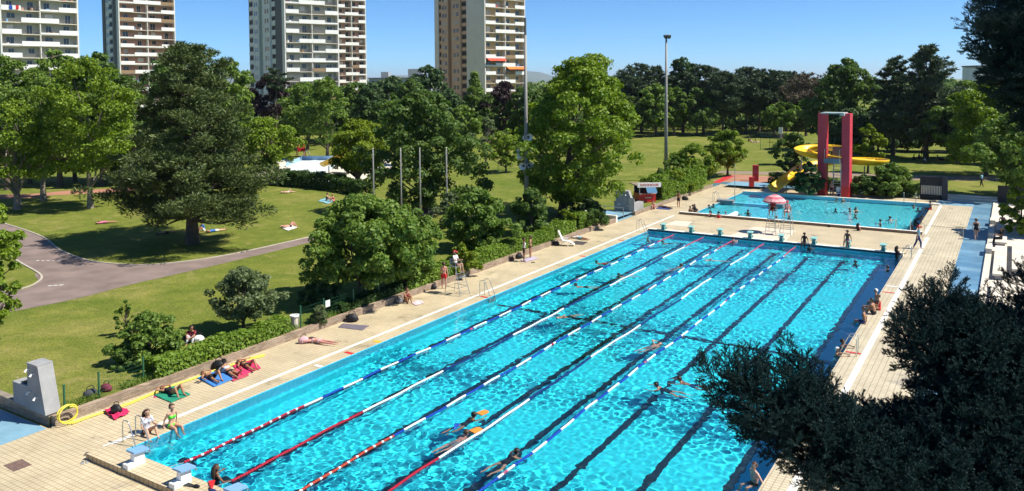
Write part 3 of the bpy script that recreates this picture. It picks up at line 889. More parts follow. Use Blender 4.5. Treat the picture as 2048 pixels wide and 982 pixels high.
one('broad', 'purple_tree', 'dark copper leaved beech beside the tall loudspeaker mast', 'tree', (1012, 282), 163, 40, 'purple', 33, G2, .1, n_cl=100, per=80, leaf=.28, prof='egg')
one('broad', 'bare_bush', 'sparse grey twiggy tree at right edge of the dark tree', 'tree', (972, 330), 238, 28, 'greyleaf', 34, G2, .2, 'palebark', n_cl=26, per=40, leaf=.16, prof='vase', limbs=24)
one('broad', 'maple_tree', 'great spreading green tree behind the grey concrete shower wall', 'tree', (1124, 432), 122, 118, 'bright', 35, G2, .10, n_cl=290, per=150, leaf=.17, prof='egg', clr=(.09, .17), trunk_r=.42, gap=.05, lean=(2.2, 1.0))
one('broad', 'park_tree', 'green tree filling the gap right of the copper beech', 'tree', (1062, 290), 172, 34, 'deep', 36, G2, .2, n_cl=80, per=70, leaf=.28)
one('broad', 'park_tree', 'pale green feathery shrub tree behind the loudspeakers', 'tree', (1012, 345), 262, 38, 'bright', 37, G2, .15, n_cl=60, per=90, leaf=.16, gap=.2)

# far row behind the playing field
G3 = 'row of trees beyond the playing field'
row = [
 (1222, 268, 158, 26, 'darkpine', 'pine', 'first small dark pine at left end of the far row'),
 (1250, 268, 150, 30, 'darkpine', 'pine', 'dark pine behind the first leafy tree of the far row'),
 (1283, 266, 132, 30, 'darkpine', 'pine', 'tall dark pine left of the floodlight mast'),
 (1312, 264, 136, 22, 'darkpine', 'pine', 'slim pointed pine just left of the floodlight mast'),
 (1366, 266, 120, 38, 'dark', 'broad', 'tallest round dark tree just right of the floodlight mast'),
 (1407, 268, 134, 30, 'darkpine', 'pine', 'dark pine left of the distant grey tower'),
 (1446, 270, 148, 32, 'darkpine', 'pine', 'leaning dark pine below the distant grey tower'),
 (1492, 268, 138, 30, 'darkpine', 'pine', 'bare stemmed pine right of the distant grey tower'),
 (1518, 264, 144, 28, 'darkpine', 'pine', 'pine with a flat top above the playground fence'),
 (1548, 268, 146, 30, 'darkpine', 'pine', 'pine with a leaning pale trunk above the playground fence'),
 (1572, 262, 146, 26, 'darkpine', 'pine', 'dense dark pine left of the browned pine'),
 (1612, 272, 150, 32, 'brownpine', 'pine', 'thin browned pine left of the diving tower'),
 (1634, 262, 162, 26, 'dark', 'broad', 'low dark tree filling the gap behind the browned pine'),
]
for i, (px, yb, yt, rp, lf, kd, lab) in enumerate(row):
    if kd == 'pine': one('pine', 'pine_tree', lab, 'tree', (px, yb), yt, rp, lf, 60 + i, G3, base=.30, n_limb=60, tuft=(16 if lf == 'brownpine' else 36), leaf=.42, shape='scots', pad=(.16, .28), trunk_r=.3)
    else: one('broad', 'park_tree', lab, 'tree', (px, yb), yt, rp, lf, 60 + i, G3, .2, n_cl=110, per=60, leaf=.42, prof='egg')
for i, (px, yb, yt, rp, lf, lab) in enumerate([
 (1262, 272, 196, 26, 'deep', 'leafy green tree at left end below the far pines'),
 (1312, 273, 172, 36, 'mid', 'broad leafy green tree left of the floodlight mast foot'),
 (1348, 272, 176, 26, 'mid', 'leafy green tree just right of the floodlight mast'),
 (1394, 271, 178, 32, 'deep', 'round leafy green tree below the tallest dark tree'),
 (1562, 275, 208, 30, 'mid', 'bushy olive tree behind the white board'),
 (1596, 272, 214, 22, 'greyleaf', 'small greyish bush by the pink house')]):
    one('broad', 'leafy_tree', lab, 'tree', (px, yb), yt, rp, lf, 80 + i, 'leafy trees before the far pines', .2, n_cl=80, per=60, leaf=.38)
# deep background band of trees behind, filling the horizon
def far_wood():
    rng = np.random.default_rng(77)
    Cs = []; Rs = []
    for k in range(1500):
        px = rng.uniform(-600, 3200); d = rng.uniform(330, 900)
        p = at_dist(px, 163, d)
        hh = rng.uniform(7, 13.5) if d > 450 else rng.uniform(6, 11)
        for j in range(3):
            Cs.append([p.x + rng.normal() * 3, p.y + rng.normal() * 3, LZ + hh * rng.uniform(.3, .9)]); Rs.append(rng.uniform(2.2, 4.2))
    P, Nn, idx = clump_leaves(np.array(Cs), np.array(Rs), 16, rng)
    v, q = leaf_quads(P, Nn, rng.uniform(.8, 1.5, len(P)), rng.uniform(.5, 1.0, len(P)), rng)
    o = np_mesh('far_wood', v, q, LM['deep']); tag(o, 'distant green belt of trees along the horizon', 'trees', kind='stuff')
far_wood()
def undergrowth():
    rng = np.random.default_rng(78)
    Cs = []; Rs = []
    for k in range(900):
        px = rng.uniform(430, 2150); d = rng.uniform(204, 226)
        p = at_dist(px, 163, d); hh = rng.uniform(2.2, 6.5)
        for j in range(2):
            Cs.append([p.x + rng.normal(), p.y + rng.normal(), LZ + hh * rng.uniform(.15, .85)]); Rs.append(rng.uniform(1.0, 1.9))
    P, Nn, idx = clump_leaves(np.array(Cs), np.array(Rs), 26, rng)
    v, q = leaf_quads(P, Nn, rng.uniform(.3, .6, len(P)), rng.uniform(.2, .4, len(P)), rng)
    o = np_mesh('undergrowth', v, q, LM['deep']); tag(o, 'dark undergrowth between the trunks beyond the playing field', 'shrubs', kind='stuff')
undergrowth()

# behind the diving tower and to the right
G4 = 'trees behind the diving tower'
one('broad', 'round_tree', 'tall round green tree right behind the red diving tower', 'tree', (1692, 300), 124, 62, 'deep', 41, G4, .14, n_cl=150, per=90, leaf=.3, prof='egg')
one('pine', 'pine_tree', 'dark pine between the round tree and the tallest pine', 'tree', (1786, 310), 122, 44, 'darkpine', 42, G4, base=.2, n_limb=70, tuft=50, leaf=.36, shape='black', pad=(.14, .24))
one('pine', 'pine_tree', 'tallest dark pine with a picnic group at its foot', 'tree', (1852, 318), 98, 60, 'darkpine', 43, G4, base=.16, n_limb=90, tuft=50, leaf=.36, shape='black', pad=(.13, .22))
one('broad', 'lime_sapling', 'light green sapling right behind the diving tower slab', 'tree', (1736, 345), 252, 30, 'lime', 44, G4, .2, n_cl=44, per=90, leaf=.26)
one('broad', 'lime_tree', 'yellow green tree below the dark overhanging branches at right', 'tree', (1972, 352), 165, 82, 'bright', 45, G4, .12, n_cl=150, per=110, leaf=.22, prof='dome', open_=.12)
one('broad', 'lime_tree', 'feathery green tree at right of the tallest pine', 'tree', (1915, 325), 190, 48, 'mid', 46, G4, .15, n_cl=100, per=80, leaf=.26)
one('broad', 'lime_tree', 'shaded green tree at right edge above the stone benches', 'tree', (2052, 395), 235, 85, 'mid', 47, G4, .15, n_cl=130, per=110, leaf=.2, lean=(-1, 0))
one('broad', 'park_tree', 'dark green tree filling the gap behind the pines', 'tree', (1820, 285), 175, 60, 'dark', 48, G4, .1, n_cl=90, per=70, leaf=.36)
one('broad', 'park_tree', 'far green tree right of the tallest pine', 'tree', (1930, 262), 165, 42, 'mid', 49, G4, .15, n_cl=80, per=60, leaf=.4)
one('broad', 'park_tree', 'dark tree behind the slide and the left red slab', 'tree', (1655, 290), 200, 40, 'dark', 50, G4, .1, n_cl=70, per=70, leaf=.32)

G6 = 'trees filling the park background'
for i, (px, yb, yt, rp, lf, pf, lab) in enumerate([
 (598, 284, 172, 46, 'mid', 'round', 'olive green tree in the row under the widest tower, leftmost'),
 (640, 281, 168, 46, 'deep', 'egg', 'dark green tree in the row under the widest tower, second'),
 (688, 284, 176, 48, 'mid', 'round', 'green tree below the reddish narrow tower'),
 (742, 289, 170, 52, 'dark', 'dome', 'dark tree below the left end of the low grey building'),
 (772, 306, 205, 46, 'deep', 'round', 'mid dark tree left behind the flagpoles'),
 (822, 288, 160, 46, 'deep', 'egg', 'green tree just left of the dark round chestnut'),
 (902, 292, 185, 46, 'dark', 'dome', 'dark tree at foot of the terracotta tower side'),
 (925, 306, 215, 42, 'mid', 'round', 'mid green tree between dark tree and pointed tree'),
 (978, 284, 190, 34, 'deep', 'egg', 'green tree behind the grey twiggy tree'),
 (1040, 286, 178, 38, 'deep', 'egg', 'green tree behind the loudspeaker mast'),
 (1105, 288, 165, 46, 'deep', 'egg', 'green tree mostly hidden by the spreading tree'),
 (1205, 280, 168, 36, 'dark', 'egg', 'dark tree right behind the spreading tree'),
 (1700, 305, 222, 56, 'dark', 'dome', 'dark undergrowth tree behind the diving tower roof'),
 (1756, 303, 215, 46, 'dark', 'dome', 'dark undergrowth tree between the two pines'),
 (1815, 303, 225, 46, 'dark', 'dome', 'dark undergrowth tree under the tallest pine'),
 (1895, 304, 200, 52, 'deep', 'dome', 'dark green tree right of the picnic group'),
 (1945, 318, 205, 60, 'mid', 'dome', 'mid green tree behind the yellow green lime tree'),
 (2030, 330, 215, 60, 'deep', 'dome', 'dark green tree at right edge in the background'),
 (60, 366, 190, 80, 'deep', 'round', 'shaded tree deep in the left park, leftmost'),
 (150, 364, 170, 80, 'mid', 'round', 'shaded tree deep in the left park, behind the red path'),
 (240, 362, 178, 72, 'deep', 'round', 'shaded tree deep in the left park beside the pine')]):
    far_ = yb < 330
    one('broad', 'park_tree', lab, 'tree', (px, yb), yt, rp, lf, 300 + i, G6, .10, n_cl=105, per=(75 if far_ else 85), leaf=(.30 if far_ else .24), prof=pf)

# bushes
G5 = 'bushes along the deck'
def bush(label, foot, top, rpx, leafm, seed, group=G5, per=100, leaf=.12, n_cl=60, prof='dome', base=.04, z=LZ, name='bush', **kw):
    return one('broad', name, label, 'bush', foot, top, rpx, leafm, seed, group, base, n_cl=n_cl, per=per, leaf=leaf, prof=prof, z=z, **kw)
bush('big leafy bush tree casting shade over the green fence', (728, 600), 398, 128, 'mid', 101, n_cl=190, per=170, leaf=.125, base=.18, prof='round', clr=(.11, .2), multi=3)
bush('bushy right half of the thicket next to the red capped lifeguard', (812, 575), 415, 74, 'mid', 105, n_cl=100, per=150, leaf=.125, base=.1, prof='round')
bush('leafy bush above the hedge behind the standing pair', (958, 500), 382, 72, 'mid', 102, n_cl=120, per=140, leaf=.14, base=.06, prof='egg')
bush('darker bush at foot of the loudspeaker mast', (1062, 470), 380, 46, 'deep', 103, n_cl=90, per=120, leaf=.14, base=.06, prof='egg')
bush('bush with greyish twigs at the last flagpole', (905, 470), 388, 44, 'greyleaf', 104, n_cl=50, per=80, leaf=.12)
bush('small grey green tree on the lawn above the hedge', (487, 662), 540, 70, 'greyleaf', 106, n_cl=90, per=110, leaf=.085, base=.2, prof='round', gap=.14)
bush('round shrub at left end of the hedge', (300, 722), 628, 66, 'mid', 107, n_cl=80, per=120, leaf=.085, base=.06)
bush('thin sapling on the lawn by a bare patch of earth', (252, 672), 602, 20, 'mid', 108, n_cl=22, per=50, leaf=.08, base=.1, prof='egg', gap=.2)
bush('leafy shrub cut by left edge, in front of the path', (-30, 700), 385, 78, 'bright', 109, n_cl=110, per=130, leaf=.10, base=.1, prof='egg')
bush('light green pointed bush above the far hedge', (1130, 462), 420, 22, 'lime', 110, n_cl=40, per=90, leaf=.11)
bush('dark low bush in shade beside the grey shower wall', (1170, 440), 398, 46, 'dark', 111, n_cl=60, per=90, leaf=.13)
bush('shaded grassy shrub right of the light pointed bush', (1185, 452), 420, 34, 'deep', 112, n_cl=50, per=80, leaf=.1)
bush('tall loose shrub right of the floodlight mast', (1388, 358), 292, 50, 'bright', 113, n_cl=80, per=110, leaf=.15, prof='round')
bush('feathery shrub tree at far corner of the second pool', (1455, 352), 262, 44, 'bright', 114, n_cl=80, per=110, leaf=.15, prof='egg', base=.2)
bush('dark shrub at foot of the floodlight mast', (1346, 370), 312, 30, 'mid', 115, n_cl=50, per=100, leaf=.14)
bush('yellow green shrub behind the red first aid booth', (1355, 384), 342, 32, 'lime', 116, n_cl=60, per=110, leaf=.12)
bush('clipped dark ball bush right of the first aid booth', (1338, 388), 354, 20, 'darkhedge', 117, n_cl=50, per=90, leaf=.1)
bush('dark bush left of the yellow slide loop', (1585, 330), 268, 38, 'deep', 118, n_cl=60, per=100, leaf=.18)
bush('narrow dark bush above the yellow slide exit', (1582, 372), 302, 24, 'dark', 119, n_cl=50, per=100, leaf=.16, prof='egg')
bush('dark bush under the yellow slide loop', (1618, 388), 325, 30, 'dark', 120, n_cl=60, per=100, leaf=.15)
bush('broad shaggy bush right of the diving tower', (1782, 388), 330, 46, 'mid', 121, n_cl=110, per=120, leaf=.14)
bush('low ragged bush in front of the broad shaggy bush', (1730, 388), 352, 34, 'deep', 122, n_cl=60, per=100, leaf=.14)
bush('green shrub at right edge beside the stone benches', (2042, 470), 362, 42, 'bright', 123, n_cl=70, per=110, leaf=.12, z=0)
one('broad', 'shade_tree', 'tree at right edge throwing shade over the benches and the blue channel', 'tree', (2118, 470), 268, 84, 'mid', 124, None, .22, z=0, n_cl=120, per=120, leaf=.14)
bush('low shrub before the round shrub with a dead branch', (265, 735), 690, 34, 'deep', 125, n_cl=40, per=80, leaf=.08)
bush('yellowish bush behind the red capped lifeguard', (925, 545), 490, 34, 'lime', 126, n_cl=50, per=110, leaf=.1)
bush('dry grassy tuft behind the green fence with the sign', (640, 645), 612, 22, 'greyleaf', 127, n_cl=24, per=70, leaf=.1)
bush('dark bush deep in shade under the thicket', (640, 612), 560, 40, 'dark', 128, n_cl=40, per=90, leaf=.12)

def hedge(label, pts, w, h, leafm, seed, z=LZ, per_m=900, leaf=.085, cat='hedge'):
    """clipped hedge along a ground polyline"""
    rng = np.random.default_rng(seed)
    P = [Vector((p[0], p[1], z)) for p in pts]
    root = thing('hedge', label, cat, P[0], 0, 'hedges')
    cs = []; 
    for a, b in zip(P[:-1], P[1:]):
        L_ = (b - a).length; t = (b - a) / L_; s = Vector((-t.y, t.x, 0))
        n = int(L_ * per_m * w)
        U = rng.random(n) * L_; face = rng.random(n)
        A = rng.uniform(-.5, .5, n); Z = rng.random(n)
        side = face < .5
        top = ~side
        wob = 1 + .10 * np.sin(U * 2.1 + seed) + .08 * np.sin(U * 5.3 + 1)
        ww = np.where(side, np.sign(A) * .5 * rng.uniform(.75, 1.1, n), A) * w
        zz = np.where(side, Z * h * wob, h * wob * rng.uniform(.82, 1.06, n))
        pos = np.array([list(a)]) + U[:, None] * np.array([list(t)]) + ww[:, None] * np.array([list(s)]) + zz[:, None] * np.array([[0, 0, 1.]])
        nn = np.where(side[:, None], np.sign(A)[:, None] * np.array([list(s)]), np.array([[0, 0, 1.]]))
        cs.append((pos - np.array([list(P[0])]), unit(nn + rng.normal(size=pos.shape) * .6 + np.array([0, 0, .25]))))
    C = np.concatenate([c[0] for c in cs]); Nn = np.concatenate([c[1] for c in cs])
    Lh = leaf * rng.uniform(.6, 1.4, len(C))
    v, q = leaf_quads(C, Nn, Lh, Lh * .6, rng)
    np_mesh('foliage', v, q, LM[leafm], root)
    tb = MB()
    for a, b in zip(P[:-1], P[1:]):
        L_ = (b - a).length; k = max(2, int(L_ / .5))
        for i in range(k):
            o = a.lerp(b, (i + .5) / k) - P[0]
            tb.tube([o + Vector((0, 0, -.05)), o + Vector((rng.normal() * .1, rng.normal() * .1, h * .8))], [.03, .012], 5, cap=False)
    wood('stems', tb, M['bark'], root)
    return root
hedge('bright clipped hedge above the brick wall beside the sunbathers', [(-4.95, 4.6), (-4.95, 8.5), (-5.0, 12.4)], .95, .72, 'hedge', 1)
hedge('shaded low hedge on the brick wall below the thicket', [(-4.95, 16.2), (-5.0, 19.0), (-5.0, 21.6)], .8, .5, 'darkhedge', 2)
hedge('hedge behind the tall steel lifeguard chair', [(-5.05, 22.0), (-5.1, 25.5), (-5.0, 29.5)], 1.2, .85, 'hedge', 3)
hedge('long hedge behind the standing pair by the pool', [(-5.1, 29.9), (-5.1, 36.0), (-5.0, 41.0)], 1.1, .85, 'hedge', 4)
hedge('hedge behind the white reclining chair', [(-5.2, 41.6), (-5.2, 45.0)], 1.2, 1.0, 'hedge', 5)
hedge('boxy hedge block at far end of the brick wall', [(-5.4, 46.0), (-5.3, 48.4)], 1.3, 1.2, 'hedge', 6)
hedge('tall hedge beside the second pool behind the red booth', [(-5.6, 66.0), (-5.2, 72.0), (-4.9, 77.5)], 1.6, 1.5, 'hedge', 7, per_m=500, leaf=.12)
hedge('upper hedge row behind the tall hedge of the second pool', [(-7.2, 67.0), (-6.6, 74.0), (-6.2, 82.5)], 1.8, 2.0, 'hedge', 8, per_m=400, leaf=.13)
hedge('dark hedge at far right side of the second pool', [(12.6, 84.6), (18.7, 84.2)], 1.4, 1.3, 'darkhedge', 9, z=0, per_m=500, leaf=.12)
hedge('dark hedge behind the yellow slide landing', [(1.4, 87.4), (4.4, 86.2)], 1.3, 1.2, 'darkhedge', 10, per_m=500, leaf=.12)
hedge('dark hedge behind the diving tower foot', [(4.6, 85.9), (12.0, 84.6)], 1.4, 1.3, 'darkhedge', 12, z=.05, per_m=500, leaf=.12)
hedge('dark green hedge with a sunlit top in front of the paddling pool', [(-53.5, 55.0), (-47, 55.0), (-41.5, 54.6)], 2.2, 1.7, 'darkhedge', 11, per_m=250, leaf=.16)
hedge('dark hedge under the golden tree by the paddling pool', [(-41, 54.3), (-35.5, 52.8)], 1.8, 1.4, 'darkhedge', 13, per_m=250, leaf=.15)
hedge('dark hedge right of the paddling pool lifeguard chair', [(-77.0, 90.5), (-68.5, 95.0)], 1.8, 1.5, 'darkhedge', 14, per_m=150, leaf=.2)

# small weeds growing between deck wall and fence
def weeds():
    rng = np.random.default_rng(9)
    n = 5200
    Y = rng.uniform(.6, 22, n); X = -4.62 - np.abs(rng.normal(0, .28, n))
    keep = (np.sin(Y * 1.7) + np.sin(Y * 4.1) > -.3)
    X, Y = X[keep], Y[keep]; n = len(X)
    C = np.stack([X, Y, LZ + rng.uniform(.03, .22, n)], 1)
    T = unit(rng.normal(size=(n, 3)) * .4 + np.array([0, 0, 1]))
    v, q = leaf_quads(C, unit(np.cross(T, rng.normal(size=(n, 3)))), rng.uniform(.06, .14, n), rng.uniform(.008, .02, n), rng, T=T)
    o = np_mesh('weeds', v, q, LM['mid']); tag(o, 'rough grass and weeds along the top of the brick wall', 'grass', kind='stuff')
weeds()
# ================================================================== TOWER BLOCKS
M['panel_grey'] = mat('grey_facade_panel', (.36, .38, .40), .8, .06, .3)
M['panel_dark'] = mat('dark_grey_facade_panel', (.13, .135, .14), .8, .08, .3)
M['panel_green'] = mat('greenish_facade_panel', (.29, .34, .32), .8, .06, .3)
M['panel_light'] = mat('light_grey_facade_panel', (.70, .72, .70), .8, .06, .3)
M['panel_brown'] = mat('terracotta_facade_panel', (.60, .39, .255), .8, .06, .3)
M['panel_dkbrown'] = mat('dark_brown_facade_panel', (.28, .16, .10), .8, .08, .3)
M['panel_beige'] = mat('grey_beige_facade_panel', (.68, .63, .56), .8, .06, .3)
M['loggia_grey'] = mat('loggia_wall_pale_green', (.42, .43, .37), .8, .08, .5)
M['loggia_pink'] = mat('loggia_wall_pink', (.46, .28, .21), .8, .08, .5)
M['loggia_ochre'] = mat('loggia_wall_ochre', (.52, .38, .20), .8, .08, .5)
M['parapet'] = mat('white_parapet_panel', (.80, .79, .75), .6, .05, .8, streak=True)
M['slab'] = mat('cream_floor_slab', (.66, .60, .50), .7, .06, .6)
M['shutter'] = mat('pale_roller_shutter', (.45, .44, .42), .7, .1, 4)
M['woodscreen'] = mat('reed_screen', (.30, .20, .11), .9, .2, 5)
M['rail'] = mat('dark_balcony_rail', (.10, .085, .08), .6, .2, 5)

def tower(label, corner, az, slab_z, wA, dB, floors, loggia, strips, parity=0, seed=1, fin='offwhite', bays=2):
    rng = random.Random(seed)
    th = pi / 2 - R(az)
    FH = 2.8; z0 = slab_z % FH
    H = z0 + FH * floors
    root = thing('tower_block', label, 'apartment tower', (corner[0], corner[1], 0), th, 'tower blocks behind the park')
    D = 1.5
    # body: back wall of the loggias and the mass behind
    q = MB(); q.box((wA / 2, D + (dB - D) / 2, H / 2), (wA, dB - D, H)); q.build('wall', M[loggia], root)
    q = MB(); q.box((wA / 2, dB / 2, H + .5), (wA + .3, dB + .3, 1.0)); q.build('roof', M['panel_light'], root)
    # end fins
    for x in (-.15, wA + .15):
        q = MB(); q.box((x, D / 2 + .2, H / 2), (.34, D + .6, H)); q.build('facade_fin', M[fin], root)
    for b in range(1, bays):
        q = MB(); q.box((wA * b / bays, D / 2 - .05, H / 2), (.22, D, H)); q.build('divider_fin', M[fin], root)
    # side face B: vertical strips, alternating depth
    for (a, b, mname, proud, wins) in strips:
        q = MB(); q.box((-.2 - proud / 2 + .1, (a + b) / 2, H / 2), (.2 + proud, b - a, H)); s = q.build('facade_strip', M[mname], root)
        if wins:
            for cx in wins:
                n = 0
                for k in range(floors):
                    z = z0 + FH * k + 1.45
                    wm = MB()
                    for sg in (-1, 1): wm.box((-.2 - proud - .0, cx + sg * .36, z), (.06, .5, 1.35))
                    wm.build('window', M['shutter'] if rng.random() < .22 else M['glass'], s)
        if wins == []:
            for k in range(floors):
                z = z0 + FH * k
                wm = MB(); wm.box((-.2 - proud - .02, (a + b) / 2, z + 1.9), (.1, (b - a) * .8, 1.2)); wm.build('window', M['dark'], s)
                pm = MB(); pm.box((-.2 - proud - .1, (a + b) / 2, z0 + FH * k + .55), (.12, (b - a) * .92, 1.0)); pm.build('balcony_panel', M['panel_light'] if mname != 'panel_dkbrown' else M['panel_brown'], s)
    qw = wA / (2 * bays)
    for k in range(floors):
        z = z0 + FH * k
        q = MB(); q.box((wA / 2, D / 2 - .04, z), (wA - .02, D, .2)); q.build('balcony_slab', M['slab'], root)
        odd = (k + parity) % 2
        for b in range(bays):
            x0 = wA * b / bays
            # outer half / inner half parapet pattern
            inner_first = (b % 2 == 0)
            if odd: xs = (x0 + qw, x0 + 2 * qw) if inner_first else (x0, x0 + qw)
            else: xs = (x0, x0 + qw) if inner_first else (x0 + qw, x0 + 2 * qw)
            q = MB(); q.box(((xs[0] + xs[1]) / 2, -.14, z + .60), (xs[1] - xs[0] - .02, .14, 1.15)); q.build('balcony_parapet', M['parapet'], root)
            xo = (x0, x0 + qw) if xs[0] > x0 + .1 else (x0 + qw, x0 + 2 * qw)
            r = rng.random()
            mm = M['rail'] if r < .45 else (M['woodscreen'] if r < .58 else M['parapet'])
            hh = .95 if mm is not M['parapet'] else .42
            q = MB()
            if mm is M['rail']:
                q.box(((xo[0] + xo[1]) / 2, -.1, z + .98), (qw - .1, .05, .05))
                for i in range(14): q.box((xo[0] + .15 + i * (qw - .3) / 13, -.1, z + .54), (.035, .035, .86))
            else:
                q.box(((xo[0] + xo[1]) / 2, -.1, z + .1 + hh / 2), (qw - .06, .06, hh))
            q.build('balcony_rail', mm, root)
            # windows in the loggia wall
            for j, wx in enumerate((x0 + qw * .5 + rng.uniform(-.3, .3), x0 + qw * 1.5 + rng.uniform(-.3, .3))):
                ww = rng.choice((1.3, 1.8, 1.3)); hh = 2.15 if rng.random() < .55 else 1.3
                zc = z + .12 + (hh / 2 if hh > 2 else .9 + hh / 2)
                q = MB(); q.box((wx, D - .03, zc), (ww, .1, hh)); f = q.build('window', M['shutter'] if rng.random() < .3 else M['offwhite'], root)
                if rng.random() < .82:
                    g_ = MB()
                    for sgn in (-1, 1): g_.box((wx + sgn * ww * .235, D - .07, zc), (ww * .42, .08, hh - .16))
                    g_.build('pane', M['glass'], f)
            if rng.random() < .6:
                for i in range(rng.randint(1, 3)):
                    q = MB(); q.box((x0 + rng.uniform(.5, 2 * qw - .5), .5 + rng.uniform(0, .5), z + .1 + .35), (rng.uniform(.3, .8), .4, .7), rng.random())
                    q.build('balcony_furniture', rng.choice([M['white'], M['woodscreen'], M['rail'], M['loggia_pink'], M['awnred'], M['blueblock'], M['green_metal']]), root)
    return root, th, z0
T1, th1, zz1 = tower('nearest white balcony tower, cut by left edge of the photo', (-174.5, 80.9), 15, 19.84, 16.18, 15, 17, 'loggia_grey',
      [(1.5, 15, 'panel_dark', .0, None)], 1, 1)
T2, th2, zz2 = tower('pink balcony tower with a dark grey side, second from left', (-213.6, 135.0), 14, 16.77, 17.18, 15, 17, 'loggia_pink',
      [(1.2, 5.0, 'panel_dark', .0, None), (5.0, 8.2, 'panel_grey', .3, []), (8.2, 12.5, 'panel_light', .0, (9.4, 11.2)), (12.5, 15, 'panel_dark', .3, None)], 0, 2)
T3, th3, zz3 = tower('widest white balcony tower with grey striped side face, left of centre', (-149.8, 145.3), 22, 16.6, 15.97, 31, 17, 'loggia_grey',
      [(1.2, 7.5, 'panel_dark', .1, None), (7.5, 11.0, 'panel_light', -.1, []), (11.0, 17.5, 'panel_light', .5, (12.6, 14.6)), (17.5, 20.8, 'panel_green', .1, None), (20.8, 26.0, 'panel_light', .5, (22.4, 24.2)), (26.0, 31, 'panel_grey', .1, [])], 1, 3)
T3b, th3b, zz3b = tower('narrower reddish balcony tower tucked behind right side of the widest tower', (-185.3, 203.2), 22, 16.09, 10.97, 14, 17, 'loggia_pink',
      [(1.2, 14, 'panel_dark', .0, None)], 0, 4)
T4, th4, zz4 = tower('ochre balcony tower with a terracotta brown side, right of centre', (-121.0, 205.1), 20, 15.63, 16.62, 30, 17, 'loggia_ochre',
      [(1.2, 10.5, 'panel_beige', .1, None), (10.5, 13.5, 'panel_dkbrown', -.1, []), (13.5, 19.0, 'panel_brown', .5, (15.2, 17.2)), (19.0, 21.2, 'panel_dkbrown', .0, None), (21.2, 25.5, 'panel_brown', .5, (22.6, 24.2)), (25.5, 27.5, 'panel_dkbrown', .0, []), (27.5, 30.2, 'panel_beige', .3, None)], 1, 5, 'panel_beige')

def on_tower(T, th, x, y, z):
    p = T.location
    return Vector((p.x + x * cos(th) - y * sin(th), p.y + x * sin(th) + y * cos(th), z))
# awnings on the ochre tower
for (x, k, m, lab) in ((4.2, 8, 'awnred', 'red awning let down over a balcony of the ochre tower'), (12.4, 7, 'orange', 'orange awning let down over a balcony of the ochre tower')):
    z = zz4 + 2.8 * (k - 1) + 2.2 - 2.8
    r_ = thing('awning', lab, 'awning', on_tower(T4, th4, x, 0, z), th4, 'awnings')
    q = MB(); q.cloth(8, 3, lambda u, v: ((u - .5) * 7.4, -.15 - v * 1.3, .55 - v * .85 + .02 * sin(u * 40)), .03); q.build('canvas', M[m], r_)
    q = MB(); q.tube([(-3.7, -.15, .56), (3.7, -.15, .56)], .06, 8); q.build('roller', M['white'], r_)
# national flag hung on a balcony
fl = thing('flag', 'blue white and red flag hung over a top balcony of the nearest tower', 'flag', on_tower(T1, th1, 2.6, -.3, at_dist(32, 13, 189).z), th1)
for i, m in enumerate((M['blueplastic'], M['white'], M['red'])):
    q = MB(); q.cloth(5, 6, lambda u, v: (-1.0 + (i + u) * .66, -.06 + .05 * sin((i + u) * 3 + v), .45 - v * .95 - .1 * sin((i + u) * 1.2)), .02); q.build('stripe', m, fl)

def low_building(label, px0, px1, ytop, ybase, dist, m, bits=(), name='building', roofm='panel_dark', depth=14, windows=True):
    a, b = at_dist(px0, 163, dist), at_dist(px1, 163, dist)
    z = at_dist((px0 + px1) / 2, ytop, dist).z
    L_ = (b - a).length; th = math.atan2(b.y - a.y, b.x - a.x)
    r_ = thing(name, label, name.replace('_', ' ') if name == 'building' else 'building', (a.x, a.y, 0), th)
    q = MB(); q.box((L_ / 2, depth / 2, z / 2), (L_, depth, z)); q.build('wall', m, r_)
    q = MB(); q.box((L_ / 2, depth / 2, z + .25), (L_ + .6, depth + .6, .5)); q.build('roof', M[roofm], r_)
    for (u0, u1, hh) in bits:
        q = MB(); q.box((L_ * (u0 + u1) / 2, depth / 2, z + .5 + hh / 2), (L_ * (u1 - u0), depth * .6, hh)); q.build('roof_house', m, r_)
    if windows:
        n = int(z / 2.9)
        for k in range(n):
            q = MB(); nn = int(L_ / 3.4)
            for i in range(nn): q.box((L_ * (i + .5) / nn, -.02, 2.9 * k + 1.7), (1.6, .1, 1.4))
            q.build('window_row', M['glass'], r_)
    return r_
low_building('low grey apartment block with roof boxes between two towers', 738, 862, 157, 180, 420, M['panel_grey'], ((.18, .30, 3.0), (.62, .86, 4.5)))
low_building('flat grey building on the horizon above the spreading tree', 1196, 1243, 157, 170, 700, M['panel_light'], ((.0, .45, 3.5),))
low_building('slender grey tower far behind the pines', 1421, 1434, 137, 160, 900, M['panel_light'], ((.1, .9, 1.5),), depth=10)
low_building('white topped building between far pines', 1452, 1476, 165, 175, 500, M['offwhite'], ())
low_building('tall pale block behind right edge trees', 1957, 1996, 133, 200, 330, M['panel_light'], ((.0, .3, -1.0),), depth=12)
